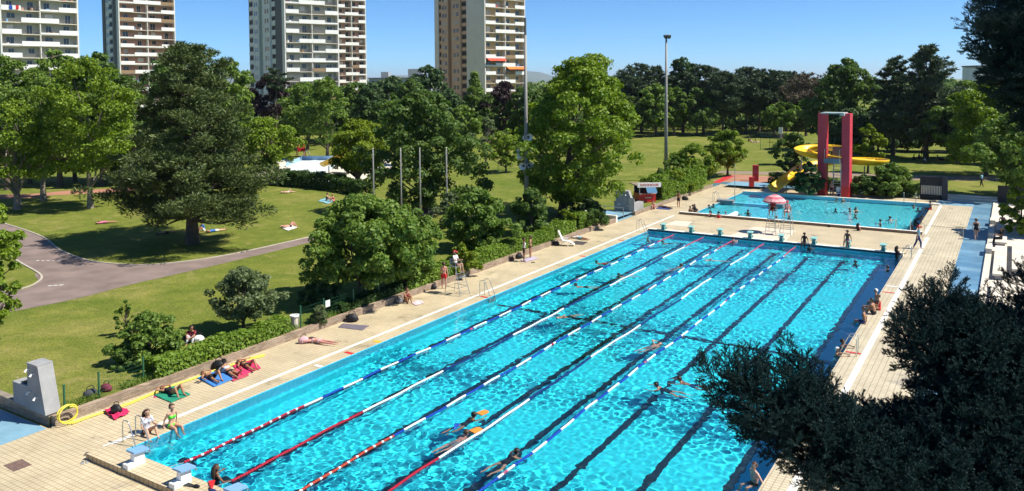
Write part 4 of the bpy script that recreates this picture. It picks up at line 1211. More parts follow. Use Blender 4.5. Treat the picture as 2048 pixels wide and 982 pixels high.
# small pink house and white house by the far pines
def house(label, px, py, w, h, dist_y, m, roof):
    p = at(px, py, LZ)
    th = -CYAW * -1
    r_ = thing('house', label, 'house', p, -SUN_AZ * 0 + R(-32), 'small houses beyond the field')
    q = MB(); q.box((0, 0, h / 2), (w, 6, h)); q.build('wall', m, r_)
    q = MB(); q.prism_axis([(-w / 2 - .4, h), (w / 2 + .4, h), (0, h + 2.2)], -3.4, 3.4); q.build('roof', roof, r_)
    for i in (-1, 1):
        q = MB(); q.box((i * w * .25, -3.02, h * .5), (1.2, .08, 1.4)); q.build('window', M['glass'], r_)
    q = MB(); q.box((0, -3.03, 1.0), (.95, .08, 2.0)); q.build('door', M['woodscreen'], r_)
    return r_
house('small pink house glimpsed under the browned pine', 1612, 252, 9, 3.4, 0, mat('pink_render', (.50, .30, .22), .9), mat('greenish_roof', (.16, .30, .26), .7))
house('small white house with a faded reddish roof glimpsed between pine trunks', 1447, 250, 3.2, 1.8, 0, M['white'], mat('faded_roof_tiles', (.30, .18, .10), .9))
# ================================================================== POOL FURNITURE
# ---- starting blocks
def block(label, X, near):
    r_ = thing('starting_block', label, 'starting block', (X, -.46 if near else 50.22, ENDH + (.004 if near else 0)), 0 if near else pi, 'near starting blocks' if near else 'far starting blocks')
    top, ped = (M['blueblock'], M['white']) if near else (M['tealblock'], M['teal'])
    q = MB(); q.prism_axis([(-.15, 0), (.15, 0), (.10, .46), (-.10, .46)], -.16, .22); q.build('pedestal', ped, r_)
    q = MB(); q.add([(-.22, -.24, .56), (.22, -.24, .56), (.22, .34, .50), (-.22, .34, .50), (-.22, -.24, .49), (.22, -.24, .49), (.22, .34, .43), (-.22, .34, .43)],
                    [(0, 1, 2, 3), (7, 6, 5, 4), (0, 4, 5, 1), (1, 5, 6, 2), (2, 6, 7, 3), (3, 7, 4, 0)]); q.build('top_plate', top, r_)
    q = MB(); q.tube([(-.17, .34, .34), (-.17, .42, .34), (.17, .42, .34), (.17, .34, .34)], .018, 6); q.build('grip_bar', M['steel'], r_)
    q = MB(); q.box((0, -.30, .08), (.30, .26, .16)); q.build('step', ped, r_)
    return r_
NB = ['pale blue starting block nearest the two seated girls', 'pale blue starting block between its neighbours, casting a shadow on the step', 'pale blue starting block above the swimmer with red fins', 'pale blue starting block cut by bottom edge of the photo']
b0 = None
for k in range(4):
    X = MARG + LANE * (k + .5) + .44
    if b0 is None: b0 = block(NB[k], X, True)
    else: dup(b0, (X, -.46, ENDH + .004), label=NB[k])
FBL = ['first', 'second', 'third', 'fourth', 'fifth', 'sixth', 'seventh', 'eighth']
b0 = None
FB = ['turquoise starting block at far left by the corner ladder', 'turquoise starting block at head of the second lane from left', 'turquoise starting block left of the repaired deck patch', 'turquoise starting block just left of the twin lifeguard chairs', 'turquoise starting block in front of the twin lifeguard chairs', 'turquoise starting block left of the boy sitting on the far wall', 'turquoise starting block hidden behind the girl on the far wall', 'turquoise starting block nearest the far right ladder']
for k in range(8):
    X = MARG + LANE * (k + .5)
    if b0 is None: b0 = block(FB[k], X, False)
    else: dup(b0, (X, 50.22, ENDH), label=FB[k])
# numbers of the block lanes are not legible in the photo and are left out

# ---- lane ropes: strings of discs, colour changes along the rope
M['rope_red'] = mat('red_float', (.42, .015, .035), .4, .05, 8)
M['rope_white'] = mat('white_float', (.78, .80, .80), .4, .04, 8)
M['rope_blue'] = mat('blue_float', (.012, .06, .40), .4, .06, 8)
M['rope_navy'] = mat('navy_float', (.010, .035, .16), .4, .06, 8)
M['rope_pink'] = mat('pinkish_float', (.50, .09, .17), .4, .05, 8)
M['rope_orange'] = mat('orange_red_float', (.48, .06, .03), .4, .05, 8)
def lane_rope(label, X, pattern, seed):
    """pattern(y) -> material slot"""
    rng = np.random.default_rng(seed)
    r_ = thing('lane_rope', label, 'lane rope', (X, 0, WZ), 0, 'lane ropes of the long pool')
    mats = [M['rope_red'], M['rope_white'], M['rope_blue'], M['rope_navy'], M['rope_pink'], M['rope_orange']]
    q = MB()
    def ctr(y): return (.05 * sin(y * .35 + seed) + .03 * sin(y * .9), .03 + .012 * sin(y * 2.3 + seed))
    y = .75
    step = .115
    while y < 49.3:
        q.mi = pattern(y)
        cx, cz = ctr(y)
        n = 8; r1, r2 = .052, .034
        prof = [(r2, 0), (r1, .018), (r1, .062), (r2, .08), (r2, step)]
        vs = []; 
        for (rr_, dy) in prof:
            for j in range(n): vs.append((cx + rr_ * cos(2 * pi * j / n), y + dy, cz + rr_ * sin(2 * pi * j / n)))
        q.add(vs, [(i * n + (j + 1) % n, i * n + j, (i + 1) * n + j, (i + 1) * n + (j + 1) % n) for i in range(4) for j in range(n)])
        y += step
    q.build('floats', mats, r_, smooth=False)
    q = MB(); q.tube([(0, .0, .12), (ctr(.75)[0], .78, .03)], .012, 6); q.tube([(ctr(49.2)[0], 49.2, .03), (0, 50, .12)], .012, 6); q.build('cable', M['steel'], r_)
    return r_
def alt(period, a, b, red0, red1, mid=4, endred=0, far=4):
    def f(y):
        if y < red0: return endred if int(y / .115) % 4 else 1
        if y > 50 - red1: return far
        if abs((y % 12.5) - 6) < .12 and mid is not None: return mid
        return a if int(y / period) % 2 else b
    return f
lane_rope('leftmost lane rope, blue and white with a dark red near end', MARG + LANE, alt(1.25, 1, 2, 6.6, 4.5), 1)
def long_(red0, lens):
    def f(y):
        if y < red0: return 0 if int(y / .23) % 5 else 0
        if y > 45: return 4
        acc = red0
        for L_, c in lens:
            acc += L_
            if y < acc: return c
        return 1
    return f
lane_rope('second lane rope from left with long white and navy stretches', MARG + 2 * LANE, long_(7.2, [(5.5, 1), (6, 3), (5.8, 1), (6.2, 3), (6, 1), (3.5, 3)]), 2)
lane_rope('middle lane rope, white and blue with an orange red near end', MARG + 3 * LANE, alt(1.35, 1, 2, 6.2, 4.8, 0, 5), 3)
lane_rope('fourth lane rope from left with long white and navy stretches', MARG + 4 * LANE, long_(5.6, [(6.2, 1), (6, 3), (6, 1), (6.2, 3), (6, 1), (4.5, 3)]), 4)
lane_rope('rightmost lane rope, evenly blue and white', MARG + 5 * LANE, alt(1.1, 1, 2, 3.4, 4.6), 5)

# ---- ladders
def ladder(label, loc, rz, h=.85, reach=.72, w=.52):
    r_ = thing('pool_ladder', label, 'pool ladder', loc, rz, 'steel pool ladders')
    for s in (-1, 1):
        pts = smooth_path([(s * w / 2, -reach * .9, 0), (s * w / 2, -reach * .9, h * .80), (s * w / 2, -reach * .78, h * .98), (s * w / 2, -reach * .45, h), (s * w / 2, -.22, h * .86), (s * w / 2, .12, 0.05), (s * w / 2, .16, -.2), (s * w / 2, .15, -1.0)], 4)
        q = MB(); q.tube(pts, .022, 8); o = q.build('rail', M['steel'], r_, True); o.cycles.is_caustics_receiver = True
    for k in range(3):
        q = MB(); q.box((0, .15, -.22 - .28 * k), (w, .09, .03)); o = q.build('rung', M['steel'], r_); o.cycles.is_caustics_receiver = True
    return r_
ladder('steel ladder beside the two seated girls at the near corner', (.0, .85, 0), -pi / 2)
ladder('steel ladder halfway along the left side of the long pool', (.0, 24.6, 0), -pi / 2, 1.0)
ladder('steel ladder at far left corner of the long pool', (.0, 49.3, 0), -pi / 2, 1.05)
ladder('steel ladder on the grey platform of the second pool', (.3, 69.6, 0), -pi / 2, 1.1)
ladder('steel ladder at far right corner of the long pool', (PW, 49.2, 0), pi / 2, .95)
ladder('steel ladder halfway along the right side of the long pool', (PW, 24.7, 0), pi / 2, .95)
# hand rail posts in the second pool corners
for X, Y, rz, lab in ((18.9, 60.3, 0, 'pair of steel grab posts at near right corner of the second pool'), (18.8, 78.7, pi, 'pair of steel grab posts at far right corner of the second pool')):
    r_ = thing('grab_rail', lab, 'grab rail', (X, Y, .1), rz, 'steel grab rails')
    for s in (0, 1.15):
        q = MB(); q.tube([(s, 0, -.2), (s, 0, 1.0), (s, .1, 1.06), (s, .18, 1.0), (s, .2, -.9)], .024, 8); q.build('post', M['steel'], r_)

# ---- lifeguard chairs
def guard_chair(label, loc, rz, h=1.9):
    r_ = thing('lifeguard_chair', label, 'lifeguard chair', loc, rz, 'lifeguard chairs')
    sz = h
    for sx in (-1, 1):
        q = MB(); q.tube([(sx * .46, -.55, 0), (sx * .30, -.22, sz)], .022, 8); q.build('leg', M['steel'], r_)
        q = MB(); q.tube([(sx * .46, .75, 0), (sx * .30, .24, sz)], .022, 8); q.build('leg', M['steel'], r_)
        q = MB(); q.tube([(sx * .30, .24, sz), (sx * .32, .22, sz + .28), (sx * .32, -.20, sz + .28), (sx * .30, -.26, sz)], .018, 6); q.build('armrest', M['steel'], r_)
    for k in range(5):
        t = (k + .8) / 6.2
        y = .75 + (.24 - .75) * t; x = .46 + (.30 - .46) * t
        q = MB(); q.tube([(-x, y, sz * t), (x, y, sz * t)], .018, 6); q.build('rung', M['steel'], r_)
    q = MB(); q.tube([(-.42, -.46, sz * .28), (.42, -.46, sz * .28)], .016, 6); q.tube([(-.42, -.46, sz * .28), (-.42, .60, sz * .28)], .016, 6); q.tube([(.42, -.46, sz * .28), (.42, .60, sz * .28)], .016, 6); q.build('brace', M['steel'], r_)
    q = MB(); q.box((0, 0, sz + .02), (.62, .50, .045)); q.build('seat', M['grey_metal'], r_)
    q = MB(); q.box((0, -.26, sz + .30), (.56, .03, .36)); q.build('backrest', M['grey_metal'], r_)
    q = MB(); q.box((0, .48, sz * .66), (.56, .24, .03)); q.build('foot_rest', M['steel'], r_)
    return r_
GC1 = (-2.3, 24.1); GC2 = (9.75, 54.6); GC3 = (11.05, 54.3)
guard_chair('tall steel lifeguard chair by the hedge with a red capped guard on it', (GC1[0], GC1[1], 0), -pi / 2 - .1, 1.75)
guard_chair('left of the twin lifeguard chairs, under the pink parasol', (GC2[0], GC2[1], 0), pi, 1.95)
guard_chair('right of the twin lifeguard chairs, without parasol', (GC3[0], GC3[1], 0), pi, 1.95)
# parasol
r_ = thing('parasol', 'pink and pale striped parasol above the twin lifeguard chairs', 'parasol', (9.85, 54.85, 0))
q = MB(); q.tube([(0, 0, 0), (0, 0, 3.35)], .022, 8); q.build('pole', M['steel'], r_)
q = MB(); n = 16
M['pink1'] = mat('pink_canvas', (.62, .13, .17), .7, .06, 5); M['pink2'] = mat('pale_pink_canvas', (.72, .36, .36), .7, .06, 5)
rings = [(0.02, 3.36), (.30, 3.29), (.55, 3.18), (.78, 3.02), (.98, 2.82), (1.0, 2.70)]
vs = [(r1 * cos(2 * pi * j / n), r1 * sin(2 * pi * j / n), z - (.03 if (j % 2 and i > 2) else 0)) for i, (r1, z) in enumerate(rings) for j in range(n)]
q.v = vs
for i in range(len(rings) - 1):
    for j in range(n):
        q.f.append((i * n + j, i * n + (j + 1) % n, (i + 1) * n + (j + 1) % n, (i + 1) * n + j)); q.m.append(0 if i in (0, 2, 4) else 1)
q.build('canopy', [M['pink1'], M['pink2']], r_)
for j in range(8):
    a = 2 * pi * j / 8
    q = MB(); q.tube([(0, 0, 3.3), (.96 * cos(a), .96 * sin(a), 2.80)], .008, 5); q.build('rib', M['steel'], r_)

# ---- diving tower
DTX, DTY = 10.2, 80.75
dt = thing('diving_tower', 'red diving tower of two tall slabs with a grey roof plate', 'diving tower', (DTX, DTY, 0), -.06)
for s in (-1, 1):
    q = MB(); q.box((s * 1.31, 0, 4.75), (.86, 1.3, 9.5)); sl = q.build('side_slab', M['rose'], dt)
    q = MB(); q.box((s * 1.31 , 0.0, .55), (.87, 1.31, 1.3)); q.build('painted_foot', M['red'], sl)
q = MB(); q.box((-.1, -.1, 9.52), (2.5, 2.1, .16)); q.box((.95, -.75, 9.40), (.5, .5, .30)); q.build('roof_plate', mat('pale_green_grey_roof', (.40, .46, .43), .6), dt)
q = MB(); q.box((0, .0, 4.12), (1.74, 2.9, .42)); pl = q.build('platform', M['panel_dark'], dt)
q = MB(); q.box((0, -1.47, 4.12), (1.70, .05, .50)); q.build('platform_front', M['greyface'], pl)
for s in (-1, 1):
    q = MB()
    q.tube([(s * .8, -1.35, 4.3), (s * .8, -1.35, 5.4), (s * .8, 1.3, 5.4), (s * .8, 1.3, 4.3)], .024, 8); q.tube([(s * .8, -1.35, 4.85), (s * .8, 1.3, 4.85)], .018, 6); q.build('guard_rail', M['steel'], dt)
gl = mat('clear_screen', (.6, .66, .66), .15, 0)
q = MB(); q.box((0, 1.0, 4.95), (1.0, .03, 1.25)); q.build('screen', mat('hazy_acrylic_screen', (.16, .18, .18), .25, .1, 2), dt)
# stair tower behind
st = MB()
for s in (-1, 1): st.box((s * .42, 1.25, 2.2), (.10, .16, 4.4))
for k in range(13): st.box((0, 1.25, .3 + k * .33), (.80, .26, .04))
st.build('stair_ladder', M['steel'], dt)
q = MB(); q.box((.42, 1.75, 2.3), (.16, .6, 4.4)); q.build('stair_panel', M['panel_light'], dt)

# ---- yellow slide: open trough along a spline
def trough(name, pts, parent, r=.52, wall=.62, seg=9, th=.05, mat_=None):
    P = smooth_path(pts, 7); k = len(P); vs = []; 
    prof = []
    for i in range(seg + 1):
        a = -1.38 + 2.76 * i / seg
        prof.append((r * sin(a) * 1.12, r * (1 - cos(a)) * 1.15))
    prof2 = [(x * (1 + th / r), z - th) for x, z in prof][::-1]
    PR = prof + prof2; n = len(PR)
    for i, p in enumerate(P):
        t = P[min(i + 1, k - 1)] - P[max(i - 1, 0)]; t.z = 0; t.normalize(); s = Vector((t.y, -t.x, 0))
        for x, z in PR: vs.append(p + s * x + Vector((0, 0, z)))
    fs = [(i * n + j, i * n + (j + 1) % n, (i + 1) * n + (j + 1) % n, (i + 1) * n + j) for i in range(k - 1) for j in range(n)]
    fs += [tuple(range(n)), tuple(range((k - 1) * n + n - 1, (k - 1) * n - 1, -1))]
    q = MB(); q.add(vs, fs)
    return q.build(name, mat_ or M['yellow'], parent, True)
# local frame of the slide: x = to the right in the photo, y = away from the camera
sx_, sy_ = cos(R(-34)), sin(R(-34))
ys = thing('water_slide', 'yellow spiral water slide winding behind the diving tower down to the pool', 'water slide', (DTX, DTY, 0), R(10))
SL = [(.9, 1.6, 4.7), (.5, 4.0, 4.75), (-1.0, 6.0, 4.75), (-3.0, 5.2, 4.7), (-3.75, 3.0, 4.5), (-2.6, 1.3, 4.25), (-.4, 1.2, 3.95), (2.0, 1.6, 3.6), (4.3, 2.6, 3.4), (5.2, 5.0, 3.25), (4.4, 8.0, 3.1), (1.8, 9.2, 2.95), (-1.4, 8.2, 2.6), (-3.4, 5.6, 2.25), (-4.1, 4.0, 2.0), (-4.5, 2.6, 1.75), (-5.2, 1.3, 1.25), (-6.1, -.3, .6), (-6.5, -1.3, .36)]
trough('trough', SL, ys, .70)
for (x, y, z) in ((-3.7, 3.2, 4.2), (-1.5, 1.2, 3.9), (3.2, 2.1, 3.3), (5.1, 5.0, 3.0), (1.8, 9.1, 2.7), (-2.6, 7.0, 2.2), (-5.3, 1.1, 1.0), (-6.3, -.8, .35)):
    q = MB(); q.tube([(x, y, -.05), (x, y, z)], .07, 8); q.build('support_post', M['pole'], ys)
for i in range(3, len(SL) - 2, 2):
    p, nx_ = Vector(SL[i]), Vector(SL[i + 1]); t = (nx_ - p); t.z = 0; t.normalize(); s = Vector((t.y, -t.x, 0))
    q = MB()
    q.tube([p + s * (.83 * sin(a)) + Vector((0, 0, .85 * (1 - cos(a)) - .07)) for a in [-1.2 + .3 * j for j in range(9)]], .03, 6); q.build('joint_flange', mat('dull_yellow_flange', (.60, .36, .01), .4) if i == 3 else bpy.data.materials['dull_yellow_flange'], ys)
r_ = thing('handrail', 'grey handrail by the foot of the yellow slide', 'handrail', at(1538, 386, .0), .2)
q = MB()
for zz in (.5, .95): q.tube([(0, 0, zz), (1.6, 2.4, zz + .35)], .025, 6)
q.build('rail', M['pole'], r_)
for t in (0, .5, 1):
    q = MB(); q.tube([(1.6 * t, 2.4 * t, -.02), (1.6 * t, 2.4 * t, 1.0 + .35 * t)], .03, 6); q.build('post', M['pole'], r_)

# ---- floodlight and loudspeaker masts
def mast(label, loc, h, r0, r1, lamp=True):
    r_ = thing('floodlight_mast', label, 'light mast', loc, 0, 'tall masts')
    q = MB(); q.tube([(0, 0, -.1), (0, 0, h * .5), (0, 0, h)], [r0, (r0 + r1) / 2, r1], 14); q.build('pole', M['pole'], r_, True)
    if lamp:
        q = MB(); q.tube([(-.35, .1, h - .02), (.35, -.1, h - .02)], .05, 8); q.build('crossbar', M['pole'], r_)
        for s, a in ((-.12, .2), (.26, -.35)):
            q = MB()
            d = Vector((cos(a) * .9, -sin(a) * .3 - .3, -.35)).normalized()
            c = Vector((s, 0, h + .16))
            q.tube([c - d * .28, c - d * .05, c + d * .22, c + d * .26], [.12, .22, .30, .29], 14); hd = q.build('lamp_head', M['panel_dark'], r_, True)
            q = MB(); q.tube([c + d * .255, c + d * .275], [.26, .26], 14); q.build('lens', M['glass'], hd)
    return r_
m1p = at(1053, 440, LZ)
m1 = mast('tall grey mast carrying white loudspeaker horns', m1p, 17.4, .24, .12, False)
q = MB(); q.tube([(0, 0, 16.0), (0, 0, 19.0)], [.125, .10], 8); q.build('top_rod', M['panel_dark'], m1)
def horn(parent, z, ang, L_=.55):
    d = Vector((cos(ang), sin(ang), -.08)).normalized(); c = Vector((0, 0, z)) + d * .28
    q = MB(); q.tube([c, c + d * .12, c + d * .3, c + d * L_ * .85, c + d * L_], [.09, .10, .15, .30, .36], 16, cap=False)
    q.tube([c - d * .12, c + d * .06], [.11, .12], 12); hn = q.build('loudspeaker', M['white'], parent, True)
    q = MB(); q.ball(c + d * .30, (.12, .12, .12), 8, 5); q.build('horn_throat', M['panel_dark'], hn)
    q = MB(); q.tube([(0, 0, z), c - d * .05], .03, 6); q.build('bracket', M['pole'], hn)
V0 = -R(32)     # photo right in world angle
zm = lambda y: (440 - y) * (m1p - CPOS).dot(_F) / CF
for y, a in ((276, V0 + pi - .5), (272, V0 - .1), (294, V0 + .15), (297, V0 - pi / 2 - .1), (313, V0 + pi + .4), (329, V0 - .9), (328, V0 + .05)): horn(m1, zm(y), a)
m2 = mast('tall grey floodlight mast with lamp heads beside the playing field', at(1332, 362, LZ), 18.6, .27, .12)
mp_ = at(1374, 398, 0)
# ---- flagpoles
M['palepole'] = mat('pale_grey_pole', (.38, .37, .345), .5, .08, 1.2, streak=True)
FPL = ['bare grey flagpole standing alone on the left of the four', 'bare grey flagpole, left one of the middle pair', 'bare grey flagpole, right one of the middle pair', 'bare grey flagpole at right, in front of the dark glossy tree']
fp0 = None
for (px, yt), lab in zip(((748, 298), (803, 290), (841, 294), (894, 287)), FPL):
    p = at(px, 446, LZ); h = 8.0 
    d = (p - CPOS).dot(_F); h = (446 - yt) * d / CF
    if fp0 is None:
        fp0 = thing('flagpole', lab, 'flagpole', p, 0, 'bare flagpoles')
        q = MB(); q.tube([(0, 0, -.1), (0, 0, h)], [.065, .045], 10); q.build('pole', M['palepole'], fp0, True)
        q = MB(); q.ball((0, 0, h + .05), .08); q.build('finial', M['steel'], fp0, True)
        q = MB(); q.tube([(.1, 0, 1), (.08, 0, h - .1)], .012, 4); q.build('halyard', M['offwhite'], fp0)
    else: dup(fp0, p, label=lab)
r_ = thing('signal_mast', 'thin pale mast rising from the second pool by the ladder', 'pole', (1.7, 70.6, 0))
q = MB(); q.tube([(0, 0, -1.2), (0, 0, 4.3)], .03, 8); q.build('pole', M['pole'], r_)
q = MB(); q.lathe([(.10, 0), (.10, .04), (.04, .06)], (0, 0, .3), 10); q.build('flange', M['steel'], r_)

# ---- shower blocks
def shower(label, loc, rz, with_rail, h=2.15, w=1.5, d=.95, wing=1.7):
    r_ = thing('shower_block', label, 'shower', loc, rz, 'grey concrete shower blocks')
    # profile in x,z : near edge slopes outwards
    q = MB(); q.prism_axis([(-w * .78, 0), (w * .30, 0), (-.12, h), (-w * .72, h)], -d / 2, d / 2); b_ = q.build('tower_slab', M['greyface'], r_)
    q = MB(); q.prism_axis([(-w * .72 - .02, h + .004), (-.10, h + .004), (-.10, h + .05), (-w * .72 - .02, h + .05)], -d / 2 - .02, d / 2 + .02); q.build('cap', M['concrete'], r_)
    q = MB(); q.prism_axis([(w * .30 + .004, 0), (w * .30 + .03, 0), (-.12 + .03, h), (-.12 + .004, h)], -d / 2, d / 2); q.build('sloping_edge', M['concrete'], r_)
    q = MB(); q.box((-w * .78 - wing / 2, 0, .42), (wing, d * .8, .84)); wg = q.build('low_wing', M['greyface'], r_)
    q = MB(); q.box((-w * .78 - wing / 2, 0, .865), (wing + .02, d * .84, .04)); q.build('cap', M['concrete'], wg)
    q = MB(); q.box((-w * .78 - wing * .45, 0, .895), (.5, .3, .02)); q.build('basin_hatch', M['dark'], wg)
    for x, z in ((-w * .60, h - .2), (-.35, h - .32), (-w * .55, .75), (-.15, .62)):
        q = MB()
        q.tube([(x, -d / 2 + .01, z), (x, -d / 2 - .10, z + .02), (x, -d / 2 - .17, z - .07)], [.028, .028, .05], 8); q.build('shower_head', M['white'], r_)
    return r_
shower('tall grey shower block with sloping edge above the near blue basin', (-4.95, .14, .42), 0, False, 1.85, 1.2, .6, 1.2)
shower('distant grey shower block next to the red booth', (-5.0, 57.6, LZ), R(8), True, 2.0, 1.9, .7, .1)
r_ = thing('ramp_wall', 'stepped grey concrete wall below the red booth', 'wall', (-4.72, 57.2, 0), R(96))
q = MB(); q.prism_axis([(0, 0), (3.2, 0), (3.2, .95), (.9, 1.0), (.25, 1.15), (0, 1.7)], -.3, .3); q.build('wall_slab', M['concrete'], r_)
r_ = thing('ramp_rail', 'grey tubular handrail of the far foot bath', 'handrail', (-4.6, 55.0, 0), pi)
q = MB()
for z in (.55, 1.0): q.tube([(0, 0, z), (4.2, -.35, z + .05), (5.0, -.4, z + .5)], .03, 8)
q.build('rail', M['pole'], r_)
for x in (0, 2.1, 4.1):
    q = MB(); q.tube([(x, -.08 * x, 0), (x, -.08 * x, 1.02)], .035, 8); q.build('post', M['pole'], r_)
q = MB(); q.box((-4.9, 52.7, .32), (1.3, .3, .64)); o = q.build('gate_pier', M['whitemark']); tag(o, 'small pale pier at near end of the far foot bath', 'pier')
r_ = thing('waste_bin', 'white topped bin standing behind the hedge blocks', 'bin', (-6.4, 50.6, LZ))
q = MB(); q.lathe([(.30, 0), (.32, .85)], n=14); q.build('body', M['concrete'], r_); q = MB(); q.lathe([(.40, .86), (.42, .92), (.05, 1.0)], n=14); q.build('lid', M['white'], r_)
r_ = thing('waste_bin', 'round white topped bin at the green fence above the sleeping sunbather', 'bin', at(590, 655, LZ))
q = MB(); q.lathe([(.20, 0), (.22, .62)], n=14); q.build('body', M['palecrete'], r_); q = MB(); q.lathe([(.27, .62), (.27, .68), (.05, .72)], n=14); q.build('lid', M['white'], r_)

# ---- first aid booth
kp = Vector((-5.75, 63.9, 0)); KR = R(42)
kb = thing('first_aid_booth', 'red first aid booth with white lettered sign and flat roof', 'booth', kp, KR, None, .8)
q = MB(); q.box((0, 1.2, .75), (2.3, 2.4, 1.5)); q.build('counter', M['red'], kb)
q = MB(); q.box((.1, -.02, 1.0), (.9, .06, .12)); q.box((.0, -.06, 1.55), (2.4, .3, .06)); q.build('counter_shelf', mat('pale_counter_top', (.6, .5, .45), .5), kb)
for x in (-1.08, 1.08):
    for y in (.1, 2.3):
        q = MB(); q.box((x, y, 2.0), (.09, .09, 1.0)); q.build('post', M['panel_light'], kb)
q = MB(); q.box((0, 2.32, 1.95), (2.1, .06, .95)); q.build('back_panel', M['dark'], kb)
q = MB(); q.add([(-.35, -.3, 2.45), (1.05, -.3, 2.45), (1.15, -.75, 1.72), (-.25, -.75, 1.72), (-.35, -.26, 2.45), (1.05, -.26, 2.45), (1.15, -.71, 1.72), (-.25, -.71, 1.72)], [(0, 1, 2, 3), (7, 6, 5, 4), (0, 4, 5, 1), (1, 5, 6, 2), (2, 6, 7, 3), (3, 7, 4, 0)]); q.build('window_flap', mat('blue_reflecting_pane', (.10, .22, .36), .15), kb)
q = MB(); q.box((0, 1.5, 2.62), (2.9, 3.4, .12)); q.build('roof', M['brownpath'], kb)
q = MB(); q.box((.15, -.28, 2.75), (3.3, .08, .62)); sg = q.build('sign_board', M['white'], kb)
cu = bpy.data.curves.new('lettering', 'FONT'); cu.body = 'POSTE DE SECOURS'; cu.size = .38; cu.align_x = 'CENTER'; cu.align_y = 'CENTER'; cu.extrude = .006; cu.space_character = .95
to = bpy.data.objects.new('lettering', cu); COL.objects.link(to)
bpy.context.view_layer.update()
me = bpy.data.meshes.new_from_object(to.evaluated_get(bpy.context.evaluated_depsgraph_get()))
bpy.data.objects.remove(to)
me.materials.clear(); me.materials.append(M['red'])
lo = bpy.data.objects.new('lettering', me); COL.objects.link(lo); lo.parent = sg; lo.location = (.15, -.335, 2.75); lo.rotation_euler = (pi / 2, 0, 0); lo.scale = (.80, 1.05, 1)

# ---- green fences, hose, signs
def fence(label, pts, h=1.05, mesh=True):
    P = [Vector((p[0], p[1], 0)) for p in pts]; o0 = P[0]
    r_ = thing('fence', label, 'fence', (o0.x, o0.y, LZ), 0, 'green wire fences')
    for p in P:
        d = p - o0
        q = MB(); q.box((d.x, d.y, h / 2), (.06, .06, h + .1)); po = q.build('post', M['green_metal'], r_)
        q = MB(); q.box((d.x, d.y, h + .07), (.075, .075, .04)); q.build('cap', M['green_metal'], po)
    for a, b in zip(P[:-1], P[1:]):
        if not mesh: continue
        q = MB(); L_ = (b - a).length; n = int(L_ / .10)
        da, db = a - o0, b - o0
        for i in range(1, n):
            p = da.lerp(db, i / n); q.tube([(p.x, p.y, .05), (p.x, p.y, h - .05)], .0035, 3, cap=False)
        for k in range(6):
            z = .06 + k * (h - .12) / 5; q.tube([(da.x, da.y, z), (db.x, db.y, z)], .005, 3, cap=False)
        q.build('wire_panel', M['green_metal'], r_)
    return r_
fence('green wire fence with white notice in the shade of the thicket', [(-4.72, 13.3), (-4.72, 15.0), (-4.78, 17.4), (-4.78, 19.6)], 1.1)
fence('green wire fence on the brick wall near the grey shower', [(-4.78, 2.15), (-4.9, 4.25)], 1.0)
fence('single green fence post with taps beside the grey shower', [(-4.62, .62)], 1.0)
fence('distant green fence panels on the lawn by the purple beech', [(-34.0, 78.0), (-32.0, 83.0), (-30.2, 88)], 1.8)
fence('tall green ball stop fence at the sports ground', [tuple(at(1521, 300, LZ))[:2], tuple(at(1539, 299, LZ))[:2], tuple(at(1555, 296, LZ))[:2]], 3.2)
r_ = thing('notice', 'small white notice on the green fence in deep shade', 'sign', (-4.66, 15.25, LZ + .85), pi / 2)
q = MB(); q.box((0, 0, 0), (.34, .02, .36)); q.build('plate', M['white'], r_)
q = MB()
for i in range(4): q.box((0, -.013, .10 - i * .065), (.24, .006, .018))
q.build('print_lines', M['panel_grey'], r_)
q = MB(); rr = random.Random(4)
pts = [(-3.92, .35, .04), (-3.95, 1.2, .035), (-3.82, 2.4, .035), (-3.9, 3.6, .035), (-4.02, 4.8, .035), (-3.95, 6.0, .035), (-3.98, 7.2, .035), (-3.85, 8.6, .035), (-3.62, 9.6, .035), (-3.68, 9.9, .035), (-3.92, 9.2, .035)]
r_ = thing('hose', 'yellow garden hose lying along the brick wall with a coil at the shower', 'hose', (0, 0, 0))
q.tube(smooth_path(pts, 6), .034, 8); q.tube(smooth_path([(p[0] + .09 + .02 * sin(i), p[1] + .1, .035) for i, p in enumerate(pts[:9])], 6), .030, 8); q.build('run', M['hose'], r_, True)
q = MB(); cp = []
for i in range(40):
    a = i / 40 * 2 * pi * 2.3
    cp.append((-4.05 + .12 * sin(a * .5) + .10 * (i / 40), .30 + .42 * cos(a) * (1 - .2 * i / 40) + .1, .42 + .36 * sin(a) * (1 - .15 * i / 40)))
q.tube(cp, .03, 8); q.build('coil', M['hose'], r_, True)
r_.location = (0, 0, 0)

# ---- deck things
def towel(label, corners, m, name='towel', cat='towel', th=.018, amp=.012, group=None, z=0.02, crumple=0.0):
    cx = sum(c[0] for c in corners) / 4; cy = sum(c[1] for c in corners) / 4
    rng = np.random.default_rng(abs(hash(label)) % 1000 if False else sum(map(ord, label)))
    ph = rng.uniform(0, 6.3, 6)
    def fn(u, v):
        a = Vector(corners[0][:2]).lerp(Vector(corners[1][:2]), u); b = Vector(corners[3][:2]).lerp(Vector(corners[2][:2]), u); p = a.lerp(b, v)
        zz = z + amp * (1 + sin(u * 9 + ph[0] + 3 * v)) + amp * .6 * (1 + sin(v * 11 + ph[1]))
        if crumple: zz += crumple * (abs(sin(u * 7 + ph[2]) * sin(v * 6 + ph[3])) + .5 * abs(sin(u * 15 + v * 9 + ph[4])))
        return (p.x - cx + .02 * sin(v * 8 + ph[5]), p.y - cy + .02 * sin(u * 7), zz)
    q = MB(); q.cloth(16, 16, fn, th)
    o = q.build(name, m, smooth=True, loc=(cx, cy, 0)); return tag(o, label, cat, group)
def px4(*c, z=0.0): return [tuple(at(x, y, z))[:2] for x, y in c]
cloth = lambda n, c: mat(n, c, .9, .12, 8, .2, 60)
